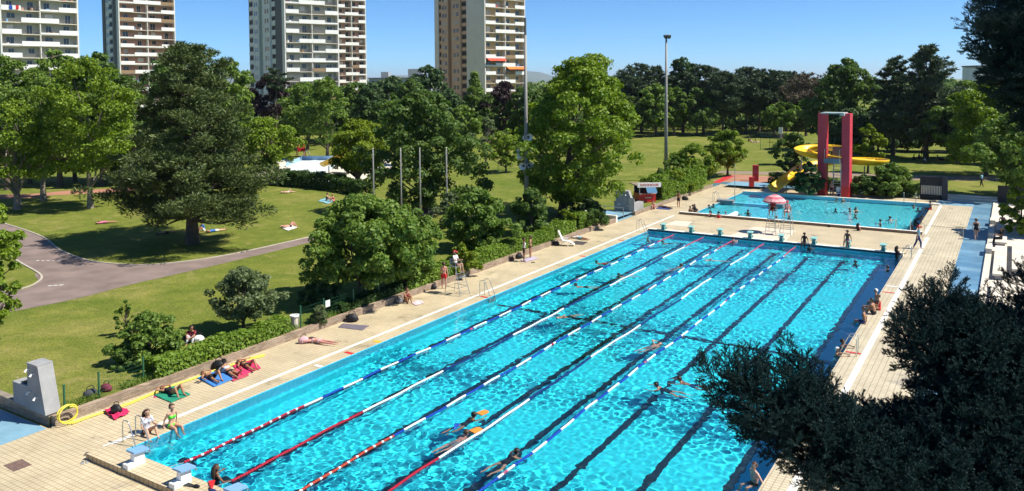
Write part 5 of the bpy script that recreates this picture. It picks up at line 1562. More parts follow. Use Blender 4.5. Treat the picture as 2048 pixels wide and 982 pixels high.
towel('green towel under the sunbather with raised knees', px4((308, 792), (345, 772), (380, 790), (342, 806)), cloth('green_terry', (.012, .22, .13)), group='towels')
towel('blue towel under the man in black shorts', px4((392, 755), (440, 740), (470, 758), (428, 775)), cloth('blue_terry', (.05, .20, .52)), group='towels')
towel('small pinkish red towel beside the seated girl with the bag', px4((452, 748), (478, 736), (498, 752), (466, 764)), cloth('faded_red_terry', (.46, .06, .10)), group='towels')
towel('bright pink towel under the sunbather farthest from the shower', px4((462, 728), (500, 716), (522, 738), (484, 752)), cloth('pink_terry', (.60, .03, .12)), group='towels')
towel('grey purple exercise mat lying beside the backpack', px4((676, 655), (686, 648), (738, 652), (724, 661)), cloth('grey_mat', (.14, .12, .15)), 'mat', 'mat', amp=.002)
towel('crumpled magenta towel with black bag behind the girls', px4((208, 825), (236, 814), (260, 828), (230, 842)), cloth('magenta_terry', (.60, .02, .10)), amp=.03, crumple=.06)
towel('patterned white and violet towel at feet of the standing pair', px4((1040, 522), (1062, 513), (1078, 517), (1052, 525)), cloth('lilac_terry', (.42, .36, .46)))
towel('white and pink towel by the woman hugging her knees', px4((822, 606), (838, 600), (848, 607), (832, 612)), cloth('pale_terry', (.62, .48, .50)))
towel('dark flat mat beside the white covered sunbather', px4((1140, 488), (1152, 482), (1176, 485), (1166, 490)), cloth('dark_mat', (.06, .05, .05)), 'mat', 'mat', amp=.003)
towel('blue towel with a dark sunbather in front of the far hedge', px4((1312, 418), (1318, 414), (1345, 417), (1338, 420)), cloth('navy_terry', (.05, .07, .22)))
towel('pale blue towel under the couple on the lawn', px4((636, 402), (650, 397), (668, 404), (654, 408), z=LZ), cloth('sky_terry', (.20, .42, .48)), z=LZ + .03)
towel('white towel under the sunbather in the middle of the lawn', px4((564, 457), (582, 450), (594, 456), (576, 462), z=LZ), cloth('white_terry', (.7, .68, .62)), z=LZ + .03)
def bag(label, loc, m, s=1.0, rz=0.0, strap=True, cat='bag'):
    r_ = thing('bag', label, cat, loc, rz, scale=s)
    q = MB()
    q.lathe([(.0, 0.0), (.19, .01), (.24, .10), (.22, .24), (.12, .34), (.03, .36)], n=12)
    q.v = [(x * 1.25 + .02 * sin(z * 20), y * .75, z) for x, y, z in q.v]; q.build('body', m, r_, True)
    q = MB(); q.tube(smooth_path([(-.16, 0, .28), (-.1, .02, .45), (.1, .03, .46), (.17, 0, .27)], 5), .016, 6); q.build('strap', M['black'], r_, True)
    q = MB(); q.box((0, -.17, .14), (.24, .05, .14)); q.build('pocket', m, r_)
    return r_
G = lambda x, y, z=0: tuple(at(x, y, z))
dk = M['black']; wh = M['white']
bag('black backpack leaning on the brick wall by the exercise mat', G(704, 643), dk, 1.25, .5)
bag('black bag on the crumpled magenta towel', (at(233, 829).x, at(233, 829).y, .09), dk, .9, .2)
bag('black backpack at the head of the blue towel', G(438, 738), dk, 1.15, .4)
bag('white bag beside the black backpack of the sunbathers', G(448, 744), wh, .8, .9)
bag('pale pink bag at the head of the sleeping sunbather', G(607, 686), mat('pale_pink_canvas_bag', (.56, .34, .36), .8), .95, 1.1)
bag('grey backpack next to the woman hugging her knees', G(799, 606), mat('grey_canvas', (.22, .21, .22), .8), .95, .2)
bag('small brown bag standing alone on the deck by the hedge', G(1022, 521), mat('brown_canvas', (.10, .05, .04), .8), .9, .2)
bag('black backpack left of the standing pair', G(1038, 517), dk, 1.0, .7)
bag('black bag lying behind the white reclining chair', G(1112, 491), dk, 1.0, .3)
bag('black bag on the deck behind the standing man at the far hedge', G(1370, 400), dk, 1.25, .3)
bag('dark red bag on the lawn behind the green fence', (-5.25, 2.75, LZ), mat('maroon_canvas', (.20, .03, .06), .8), .9, .3)
bag('dark grey bag lying on the grass at the green fence post', (-5.15, 2.0, LZ), mat('slate_canvas', (.05, .055, .065), .8), 1.0, 1.3)
bag('black bag at foot of the tall lifeguard chair', G(866, 578), dk, .9, .2)
bag('dark bag left of the picnic group on the lawn by the sapling', G(372, 683, LZ), dk, 1.0, .1)
bag('white bag on the lawn by the small grey green tree', G(398, 684, LZ), wh, 1.0, .5)
def shoes(label, loc, m, rz=0.0):
    r_ = thing('flip_flops', label, 'flip flops', loc, rz, 'shoes left on the deck')
    for s in (-1, 1):
        q = MB(); q.prism([(s * .075 + x, y) for x, y in ((-.045, -.13), (.045, -.13), (.055, .05), (.04, .13), (-.04, .13), (-.055, .05))], 0, .02); so = q.build('sole', m, r_)
        q = MB(); q.tube([(s * .075 - .045, -.02, .015), (s * .075, .07, .045), (s * .075 + .045, -.02, .015)], .009, 5); q.build('strap', M['black'], so)
    return r_
shoes('dark flip flops left of the raised wall end', G(177, 908), M['rail'], .6)
shoes('dark flip flops in front of the raised wall end', G(199, 914), M['rail'], 1.9)
shoes('pale grey flip flops on the deck by the drain cover', G(170, 925), M['concrete'], 1.0)
shoes('white sandals below the first starting block', G(249, 938), M['offwhite'], .4)
shoes('pair of dark sandals by the blue towel', G(396, 765), M['rail'], .3)
shoes('pink shoes next to the green towel', G(314, 793), mat('pink_rubber', (.6, .04, .2), .6), .8)
shoes('dark shoes at the patterned towel of the standing pair', G(1066, 525), M['black'], .8)

# deck chair
r_ = thing('reclining_chair', 'white reclining chair on the deck in front of the hedge', 'deck chair', G(1126, 491), R(-70))
q = MB(); q.add([(-.28, .0, .40), (.28, .0, .40), (.28, .55, .36), (-.28, .55, .36), (-.28, 0, .44), (.28, 0, .44), (.28, .55, .40), (-.28, .55, .40)], [(3, 2, 1, 0), (4, 5, 6, 7), (0, 1, 5, 4), (1, 2, 6, 5), (2, 3, 7, 6), (3, 0, 4, 7)]); q.build('seat', M['offwhite'], r_)
q = MB(); q.add([(-.28, .0, .44), (.28, .0, .44), (.28, -.36, 1.22), (-.28, -.36, 1.22), (-.28, -.05, .42), (.28, -.05, .42), (.28, -.41, 1.20), (-.28, -.41, 1.20)], [(0, 1, 2, 3), (7, 6, 5, 4), (0, 4, 5, 1), (1, 5, 6, 2), (2, 6, 7, 3), (3, 7, 4, 0)]); q.build('backrest', M['offwhite'], r_)
q = MB(); q.add([(-.26, .55, .38), (.26, .55, .38), (.26, .95, .14), (-.26, .95, .14), (-.26, .55, .35), (.26, .55, .35), (.26, .95, .11), (-.26, .95, .11)], [(0, 1, 2, 3), (7, 6, 5, 4), (0, 4, 5, 1), (1, 5, 6, 2), (2, 6, 7, 3), (3, 7, 4, 0)]); q.build('foot_rest', M['offwhite'], r_)
for s in (-1, 1):
    q = MB(); q.tube([(s * .29, -.3, 0), (s * .29, .4, .6)], .016, 6); q.build('leg', M['white'], r_)
    q = MB(); q.tube([(s * .30, .5, 0), (s * .30, -.15, .6)], .016, 6); q.build('leg', M['white'], r_)
    q = MB(); q.tube([(s * .30, -.2, .64), (s * .30, .42, .62)], .022, 6); q.build('armrest', M['white'], r_)

# ---- right side: benches, wall blocks
def bench(label, x0, y0, x1, y1, h):
    r_ = thing('stone_bench', label, 'bench', ((x0 + x1) / 2, (y0 + y1) / 2, 0), 0, 'stone benches')
    w, l = x1 - x0, y1 - y0
    q = MB(); q.box((0, 0, h - .07), (w, l, .14)); q.build('seat_slab', M['palecrete'], r_)
    for s in (-1, 0, 1):
        q = MB(); q.box((0, s * (l / 2 - .3), (h - .14) / 2), (w * .7, .3, h - .14)); q.build('support', M['concrete'], r_)
    return r_
bench('long pale stone bench beside the channel, nearer of the inner row', 26.45, 45.0, 27.2, 55.6, .42)
bench('short pale stone bench on which a woman in black sits', 26.4, 57.2, 27.2, 60.1, .42)
bench('long pale stone bench at right edge, outer row', 27.55, 47.0, 28.35, 58.3, .46)
bench('pale stone bench farther along the inner row with a reclining sunbather', 26.4, 64.0, 27.3, 70.5, .42)
bench('pale stone bench at far end under the leaning dark trunk', 27.6, 66.0, 28.5, 73.0, .46)
bench('pale stone bench of the inner row hidden partly by needles', 26.45, 33.5, 27.2, 43.0, .42)
for i, (y, lab) in enumerate(((54.3, 'pale stone block on the channel kerb'), (61.5, 'second pale stone block on the channel kerb, behind the woman in black'), (68.5, 'farthest pale stone block on the channel kerb'))):
    q = MB(); q.box((0, 0, .2), (.42, 1.8, .4)); o = q.build('stone_block', M['palecrete'], loc=(26.05, y, .12)); tag(o, lab, 'stone block', 'stone blocks')
# gate panel, steps
r_ = thing('gate', 'dark panel with a row of pale upright slats at the far pool corner', 'gate', (19.9, 83.4, 0), R(-3))
q = MB(); q.box((0, 0, 1.25), (2.3, .22, 2.5)); q.build('frame', mat('charcoal_gate_paint', (.03, .028, .032), .7), r_)
q = MB(); q.box((1.35, -.1, 1.3), (.5, .5, 2.6)); q.build('pillar', mat('dark_gate_pillar', (.06, .055, .065), .8), r_)
q = MB()
for i in range(13): q.box((-.95 + i * .16, -.16, 1.0), (.10, .06, 1.0))
q.build('slats', M['palecrete'], r_)
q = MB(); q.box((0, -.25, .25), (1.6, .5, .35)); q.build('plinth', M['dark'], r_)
r_ = thing('steps', 'broad pale steps leading from the blue channel up to the lawn', 'steps', (23.6, 83.0, 0))
for k in range(3):
    q = MB(); q.box((0, .4 + k * .55, .06 + .1 * k), (5.2, .55, .12 + .2 * k)); q.build('step', M['palecrete'], r_)
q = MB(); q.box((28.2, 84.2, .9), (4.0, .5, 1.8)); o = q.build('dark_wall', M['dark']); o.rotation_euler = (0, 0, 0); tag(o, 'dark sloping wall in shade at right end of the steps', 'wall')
# red post boxes at the far entry
r_ = thing('red_pillar', 'tall red box pillar by the far blue paving', 'pillar', at(1511, 362, LZ), .3)
q = MB(); q.box((0, 0, 1.0), (.75, .55, 2.0)); q.build('body', M['red'], r_); q = MB(); q.box((0, 0, 2.03), (.8, .6, .06)); q.build('cap', M['red'], r_); q = MB(); q.box((0, -.29, 1.3), (.5, .03, .5)); q.build('panel', M['rose'], r_)
r_ = thing('red_pillar', 'short red box pillar in front of the tall red one', 'pillar', at(1503, 373, LZ), .3)
q = MB(); q.box((0, 0, .55), (.6, .5, 1.1)); q.build('body', M['red'], r_); q = MB(); q.box((0, 0, 1.13), (.66, .56, .06)); q.build('cap', M['red'], r_)
q = MB(); q.quad((-5.8, 92, LZ + .012), (-4.9, 83.5, LZ + .012), (-4.0, 83.5, LZ + .012), (-4.6, 92, LZ + .012)); struct('red_paving_strip', q, M['redmark'])
# playground fence and white board at the field end
p = at(1541, 276, LZ)
r_ = thing('playground_fence', 'low dark slatted fence at far end of the field', 'fence', p, R(-32))
q = MB()
for i in range(28): q.box((-4.6 + i * .34, 0, .7), (.16, .06, 1.4))
q.box((0, .05, .35), (9.6, .06, .1)); q.box((0, .05, 1.2), (9.6, .06, .1)); q.build('slats', M['rail'], r_)
for x in (-4.7, 0, 4.7):
    q = MB(); q.box((x, .1, .8), (.14, .14, 1.7)); q.build('post', M['rail'], r_)
p = at(1561, 285, LZ)
r_ = thing('white_board', 'white square board on a post above a bush', 'board', p, R(-32))
q = MB(); q.box((0, 0, 2.5), (1.1, .06, 1.4)); q.build('panel', M['white'], r_); q = MB(); q.box((0, .08, 1.2), (.1, .1, 2.4)); q.build('post', M['pole'], r_)
# rope barrier across the right deck
r_ = thing('barrier_rope', 'thin rope stretched across the right deck to the channel', 'rope', (21.2, 59.4, 0))
q = MB(); q.tube([(0, 0, .95), (1.5, .05, .90), (2.9, 0, .95)], .014, 6); q.build('rope', M['rail'], r_)
for x in (0, 2.9):
    q = MB(); q.tube([(x, 0, 0), (x, 0, 1.0)], .022, 8); q.build('post', M['steel'], r_)

# ---- paddling pool on the left lawn
sheet('paddling_pool_deck', M['palecrete'], [], LZ + .004)
bpy.data.objects.remove(bpy.data.objects['paddling_pool_deck'])
q = MB(); fillpoly(q, [(-80, 79), (-62.5, 59.5), (-45, 57.5), (-48, 72), (-66, 92)], LZ + .012); struct('paddling_deck', q, M['palecrete'])
q = MB(); fillpoly(q, px4((560, 350), (606, 319), (690, 319), (648, 350), z=LZ), LZ + .016); struct('paddling_basin', q, mat('pale_basin_floor', (.70, .76, .76), .35, .05, .6))
q = MB()
A_, B_, C_ = [Vector(p) for p in px4((572, 334), (606, 320), (690, 320), z=LZ)]
for a, b in ((A_, B_), (B_, C_)):
    q.quad((a.x, a.y, LZ + .016), (b.x, b.y, LZ + .016), (b.x, b.y, LZ + .7), (a.x, a.y, LZ + .7))
struct('paddling_pool_rim', q, mat('light_blue_rim', (.28, .45, .62), .5, .12, .8))
ps = thing('water_slide', 'short yellow slide half hidden by the golden tree at the paddling pool', 'water slide', at(660, 348, LZ), R(-32))
trough('trough', [(3.6, 2.5, 3.0), (2.4, 1.8, 2.8), (.5, 1.0, 2.0), (-1.5, .2, 1.2), (-3.0, -.1, .8)], ps, .65, mat_=M['yellow'])
trough('start_hood', [(4.2, 3.2, 3.6), (2.6, 4.4, 3.9), (.8, 4.0, 4.0), (-.4, 2.8, 3.6)], ps, .8, mat_=M['yellow'])
for x, y, z in ((2.4, 1.8, 2.6), (-1.5, .2, 1.0), (2.6, 4.4, 3.7), (.8, 4.0, 3.8)):
    q = MB(); q.tube([(x, y, -.3), (x, y, z)], .08, 8); q.build('support_post', M['pole'], ps)
rc = thing('red_guard_tower', 'red wooden lifeguard stand by the paddling pool', 'lifeguard chair', at(602, 313, LZ), R(-32))
for sx in (-1, 1):
    for sy in (-1, 1):
        q = MB(); q.tube([(sx * .75, sy * .75, 0), (sx * .4, sy * .4, 2.6)], .07, 6); q.build('leg', M['red'], rc)
q = MB(); q.box((0, 0, 1.2), (1.5, 1.3, .5)); q.build('lower_box', M['red'], rc)
q = MB(); q.box((0, .3, 2.9), (.85, .1, .95)); q.build('backrest', M['red'], rc); q = MB(); q.box((0, 0, 2.5), (.85, .75, .1)); q.build('seat', M['red'], rc)
fr = thing('ladder_frame', 'thin pale ladder rails at the paddling pool edge', 'rail', at(618, 318, LZ), R(-32))
for x in (-.3, .3):
    q = MB(); q.tube(smooth_path([(x, 0, -.2), (x, 0, 1.2), (x, -.6, 1.3), (x, -1.2, .2)], 4), .03, 6); q.build('rail', M['white'], fr)
# ================================================================== PEOPLE
def V(*a): return Vector(a)
def U_(*a): return Vector(a).normalized()

class Pose: pass
def make_pose(pelvis, spine, right, armL, armR, legL, legR, head=None, face=None, footL=None, footR=None, bend=None, palm=None):
    """directions of the bones -> joints; arm = (upper, lower, hand), leg = (thigh, shin)"""
    p = Pose(); sp = Vector(spine).normalized(); rt = Vector(right).normalized()
    sp2 = Vector(bend).normalized() if bend else sp
    P = Vector(pelvis); J = {'P': P}
    J['W'] = P + sp * .17
    J['C'] = J['W'] + sp2 * .17
    J['N'] = J['C'] + sp2 * .17
    hd = Vector(head).normalized() if head else sp2
    J['H'] = J['N'] + hd * .175
    fw = Vector(face).normalized() if face else rt.cross(sp2) * -1
    fw = (fw - hd * fw.dot(hd)).normalized()
    p.fw, p.hd, p.rt, p.sp, p.sp2 = fw, hd, rt, sp, sp2
    for s, nm, arm, leg, ft in ((-1, 'L', armL, legL, footL), (1, 'R', armR, legR, footR)):
        S = J['N'] + rt * s * .165 - sp2 * .045; J['S' + nm] = S
        E = S + Vector(arm[0]).normalized() * .275; J['E' + nm] = E
        Wt = E + Vector(arm[1]).normalized() * .245; J['Wr' + nm] = Wt
        J['Hd' + nm] = Wt + Vector(arm[2] if len(arm) > 2 else arm[1]).normalized() * .075
        Hp = P + rt * s * .088 - sp * .03; J['Hp' + nm] = Hp
        K = Hp + Vector(leg[0]).normalized() * .42; J['K' + nm] = K
        A = K + Vector(leg[1]).normalized() * .405; J['A' + nm] = A
        f = Vector(ft).normalized() if ft else (fw)
        J['T' + nm] = A + f * .165 + Vector(leg[1]).normalized() * .035
    p.J = J
    return p

BONES = [('P', 'W', .115, .105), ('W', 'C', .105, .118), ('C', 'N', .118, .085), ('N', 'H', .056, .058)]
for s in 'LR':
    BONES += [('S' + s, 'E' + s, .052, .041), ('E' + s, 'Wr' + s, .040, .028), ('Wr' + s, 'Hd' + s, .030, .033),
              ('Hp' + s, 'K' + s, .090, .058), ('K' + s, 'A' + s, .056, .037), ('A' + s, 'T' + s, .040, .030)]

def grow(p, name):
    J = p.J; q = MB()
    def chain(a, b, ra, rb, n=None):
        L_ = (b - a).length; n = n or max(2, int(L_ / (min(ra, rb) * .55)))
        for i in range(n + 1):
            t = i / n; q.ball(a.lerp(b, t), ra + (rb - ra) * t, 10, 6)
    rt = p.rt; fwb = rt.cross(p.sp2) * -1
    # trunk, wider than deep
    for s in (-1, 1):
        chain(J['P'] + rt * s * .062, J['W'] + rt * s * .038, .098, .088)
        chain(J['W'] + rt * s * .038, J['C'] + rt * s * .052, .088, .098)
        chain(J['C'] + rt * s * .052, J['N'] + rt * s * .060 - p.sp2 * .035, .098, .066)
        nm = 'L' if s < 0 else 'R'
        chain(J['N'] + rt * s * .05 - p.sp2 * .015, J['S' + nm], .058, .058)
        chain(J['P'] + rt * s * .05 - p.sp * .01, J['Hp' + nm], .098, .094)
        q.ball(J['C'] + rt * s * .07 + fwb * .065, .062, 10, 6)
    for a, b, ra, rb in BONES[3:]:
        if a.startswith('K'):
            m = J[a].lerp(J[b], .3); back = (J['H' + 'p' + a[1]] - J[a]).normalized() * 0
            chain(J[a], m, ra, .060); chain(m, J[b], .060, rb)
        else: chain(J[a], J[b], ra, rb)
    # head
    h = J['H']; hd, fw = p.hd, p.fw
    for k in range(7):
        t = k / 6
        q.ball(h + hd * (.045 - .095 * t) + fw * (-.008 + .030 * t), .094 - .034 * t, 12, 8)
    for s in (-1, 1): q.ball(h + rt * s * .085 - fw * .01 - hd * .01, .026, 8, 5)
    tmp = q.build('tmp', M['white'])
    md = tmp.modifiers.new('r', 'REMESH'); md.mode = 'VOXEL'; md.voxel_size = .021
    sm = tmp.modifiers.new('s', 'SMOOTH'); sm.factor = .5; sm.iterations = 3
    dg = bpy.context.evaluated_depsgraph_get(); ev = tmp.evaluated_get(dg)
    em = ev.to_mesh()
    nv, nf = len(em.vertices), len(em.polygons)
    v = np.empty(nv * 3, np.float32); em.vertices.foreach_get('co', v); v = v.reshape(-1, 3)
    vn = np.empty(nv * 3, np.float32); em.vertices.foreach_get('normal', vn); vn = vn.reshape(-1, 3)
    f = np.empty(nf * 4, np.int32); em.loops.foreach_get('vertex_index', f[:len(em.loops)]) if len(em.loops) == nf * 4 else None
    f = f.reshape(-1, 4)
    ev.to_mesh_clear(); bpy.data.objects.remove(tmp)
    # labels: nearest bone and position along it
    c = v[f].mean(1); best = np.full(len(f), 9.); lab = np.zeros(len(f), int); par = np.zeros(len(f))
    for i, (a, b, ra, rb) in enumerate(BONES):
        A = np.array(J[a]); B = np.array(J[b]); d = B - A; t = np.clip(((c - A) @ d) / (d @ d), 0, 1)
        dist = np.linalg.norm(c - (A + t[:, None] * d), axis=1) / (ra + (rb - ra) * t)
        k = dist < best; best[k] = dist[k]; lab[k] = i; par[k] = t[k]
    p.v, p.vn, p.f, p.lab, p.par = v, vn, f, lab, par
    p.spine_t = (c - np.array(J['P'])) @ np.array(p.sp2)
    # extra pieces: fingers, nose, eyes, mouth
    x = MB()
    for s, nm in ((-1, 'L'), (1, 'R')):
        w, hnd = J['Wr' + nm], J['Hd' + nm]; d = (hnd - w).normalized()
        side = d.cross(rt if abs(d.dot(rt)) < .8 else p.sp2).normalized(); up = d.cross(side)
        if abs(up.dot(rt)) > abs(side.dot(rt)): side, up = up, side
        for k, (o, L_) in enumerate(((-.030, .062), (-.010, .074), (.011, .070), (.030, .054))):
            b0 = hnd + side * o + d * .012
            x.tube([b0, b0 + d * L_ * .5 + side * o * .15, b0 + d * L_ * .95 + up * -.018 * s + side * o * .15], [.0095, .0085, .006], 5)
        tb = w + d * .04 + side * .022
        x.tube([tb, tb + side * .035 + d * .022, tb + side * .045 + d * .055], [.012, .010, .007], 5)
    x.tube([h + fw * .096 + hd * .012, h + fw * .122 - hd * .022, h + fw * .098 - hd * .03], [.009, .017, .010], 6)
    x.mi = 1
    for s in (-1, 1): x.ball(h + fw * .088 + rt * s * .035 + hd * .018, .0125, 6, 4)
    x.mi = 2
    x.tube([h + fw * .082 - rt * .024 - hd * .062, h + fw * .096 - hd * .064, h + fw * .082 + rt * .024 - hd * .062], [.005, .009, .005], 5)
    vs = np.concatenate([v, np.array(x.v, np.float32)])
    me = bpy.data.meshes.new(name)
    me.from_pydata(vs.tolist(), [], f.tolist() + [tuple(i + len(v) for i in ff) for ff in x.f])
    me.polygons.foreach_set('use_smooth', [True] * len(me.polygons))
    for m in (SKIN['light'], M['black'], M['lip']): me.materials.append(m)
    me.polygons.foreach_set('material_index', [0] * len(f) + x.m)
    me.update(); p.mesh = me; p.garments = {}
    return p

M['lip'] = mat('lips', (.30, .09, .07), .5, .05)
SKIN = {
 'pale': mat('pale_skin', (.60, .36, .26), .5, .05, 6), 'light': mat('light_skin', (.52, .29, .19), .5, .05, 6),
 'pink': mat('sunburnt_skin', (.58, .28, .22), .5, .06, 6), 'tan': mat('tanned_skin', (.36, .175, .095), .5, .06, 6),
 'brown': mat('brown_skin', (.17, .075, .042), .45, .06, 6), 'dark': mat('dark_skin', (.065, .032, .021), .45, .06, 6)}
CLO = {}
def cloth_m(c):
    if c not in CLO:
        rgb = {'black': (.013, .013, .016), 'white': (.74, .73, .70), 'neon': (.15, .72, .06), 'red': (.55, .02, .03), 'navy': (.015, .03, .12), 'blue': (.04, .16, .48),
               'pink': (.62, .16, .28), 'grey': (.22, .22, .23), 'brown': (.12, .06, .04), 'sky': (.20, .42, .55), 'orange': (.72, .20, .03), 'maroon': (.20, .02, .035), 'yellow': (.7, .5, .06), 'palepink': (.62, .38, .38), 'print': (.50, .50, .55)}[c]
        CLO[c] = mat('fabric_' + c, rgb, .85, .45 if c == 'print' else .08, 14 if c == 'print' else 6)
    return CLO[c]
HAIRM = {'black': mat('black_hair', (.012, .009, .008), .5, .2, 20), 'brown': mat('brown_hair', (.06, .03, .018), .5, .2, 20), 'fair': mat('fair_hair', (.24, .14, .06), .5, .2, 20), 'grey': mat('grey_hair', (.30, .29, .28), .6, .1, 20),
         'capwhite': mat('white_swim_cap', (.7, .7, .68), .4, .05, 5), 'capred': mat('red_cap', (.55, .02, .03), .6, .05, 5), 'capblue': mat('blue_cap', (.03, .10, .35), .5, .05, 5)}

def garment(p, kind):
    if kind in p.garments: return p.garments[kind]
    L_, t, sp = p.lab, p.par, p.spine_t
    thigh = np.isin(L_, [i for i, b in enumerate(BONES) if b[0].startswith('Hp')])
    uarm = np.isin(L_, [i for i, b in enumerate(BONES) if b[0].startswith('S')])
    farm = np.isin(L_, [i for i, b in enumerate(BONES) if b[0].startswith('E')])
    shin = np.isin(L_, [i for i, b in enumerate(BONES) if b[0].startswith('K')])
    low, mid, che = L_ == 0, L_ == 1, L_ == 2
    if kind == 'trunks': s = (low & (t < .55)) | (thigh & (t < .50))
    elif kind == 'briefs': s = (low & (t < .30)) | (thigh & (t < .16))
    elif kind == 'top': s = (mid & (t > .62)) | (che & (t < .28))
    elif kind == 'onepiece': s = low | mid | (che & (t < .50)) | (thigh & (t < .12))
    elif kind == 'tee': s = low & (t > .2) | mid | (che & (t < .93)) | (uarm & (t < .62))
    elif kind == 'vest': s = low & (t > .3) | mid | (che & (t < .90))
    elif kind == 'trousers': s = (low & (t < .55)) | thigh | (shin & (t < .92))
    elif kind == 'wrap': s = low | mid | che | (thigh & (t < .7)) | uarm
    f = p.f[s]; used, inv = np.unique(f, return_inverse=True)
    off = .012 if kind != 'wrap' else .03
    v = p.v[used] + p.vn[used] * off
    vin = p.v[used] - p.vn[used] * .004
    n = len(used); F = inv.reshape(-1, 4)
    me = bpy.data.meshes.new(kind); me.from_pydata(v.tolist(), [], F.tolist())
    me.polygons.foreach_set('use_smooth', [True] * len(F)); me.materials.append(cloth_m('black')); me.update()
    p.garments[kind] = me
    return me

def hair(p, style):
    key = 'hair_' + style
    if key in p.garments: return p.garments[key]
    h, hd, fw, rt = p.J['H'], p.hd, p.fw, p.rt; q = MB()
    # cap shell: skip the face side
    n, m = 16, 10; c = h + hd * .026 - fw * .014
    vs = []; ok = []
    for i in range(m + 1):
        th = pi * .78 * i / m
        for j in range(n):
            a = 2 * pi * j / n
            d = hd * cos(th) + (fw * cos(a) + rt * sin(a)) * sin(th)
            r = .119 + (.006 if style != 'cap' else 0) + .004 * sin(a * 5 + i)
            vs.append(c + Vector(d) * r)
            ok.append(not (cos(a) > .25 and th > .85) and not (th > 1.75 and cos(a) > -.2))
    fs = []
    for i in range(m):
        for j in range(n):
            k = (i * n + j, i * n + (j + 1) % n, (i + 1) * n + (j + 1) % n, (i + 1) * n + j)
            if all(ok[x] for x in k): fs.append(k)
    q.add(vs, fs)
    b = h - fw * .085 - hd * .03
    dn = (p.J['C'] - p.J['N']).normalized()
    if style == 'long':
        for s in (-1, -.3, .3, 1):
            q.tube(smooth_path([h + rt * s * .08 + hd * .06 - fw * .04, b + rt * s * .085 - fw * .03, b + rt * s * .10 + dn * .16 - fw * .035, b + rt * s * .085 + dn * .30 - fw * .05], 3), [.05] * 3 + [.05] * 3 + [.045] * 3 + [.015], 7)
    elif style == 'pony':
        q.tube(smooth_path([b + hd * .06 - fw * .02, b - fw * .09 + hd * .03, b - fw * .10 + dn * .10, b - fw * .07 + dn * .22], 3), [.03] * 3 + [.036] * 3 + [.03] * 3 + [.01], 7)
    elif style == 'bun': q.ball(b - fw * .04 + hd * .10, .052, 10, 6)
    elif style == 'peak': q.tube([h + fw * .09 + hd * .055, h + fw * .19 + hd * .035], [.075, .055], 8)
    me = bpy.data.meshes.new('hair'); me.from_pydata([tuple(v) for v in q.v], [], q.f); me.polygons.foreach_set('use_smooth', [True] * len(q.f)); me.materials.append(HAIRM['black']); me.update()
    p.garments[key] = me
    return me

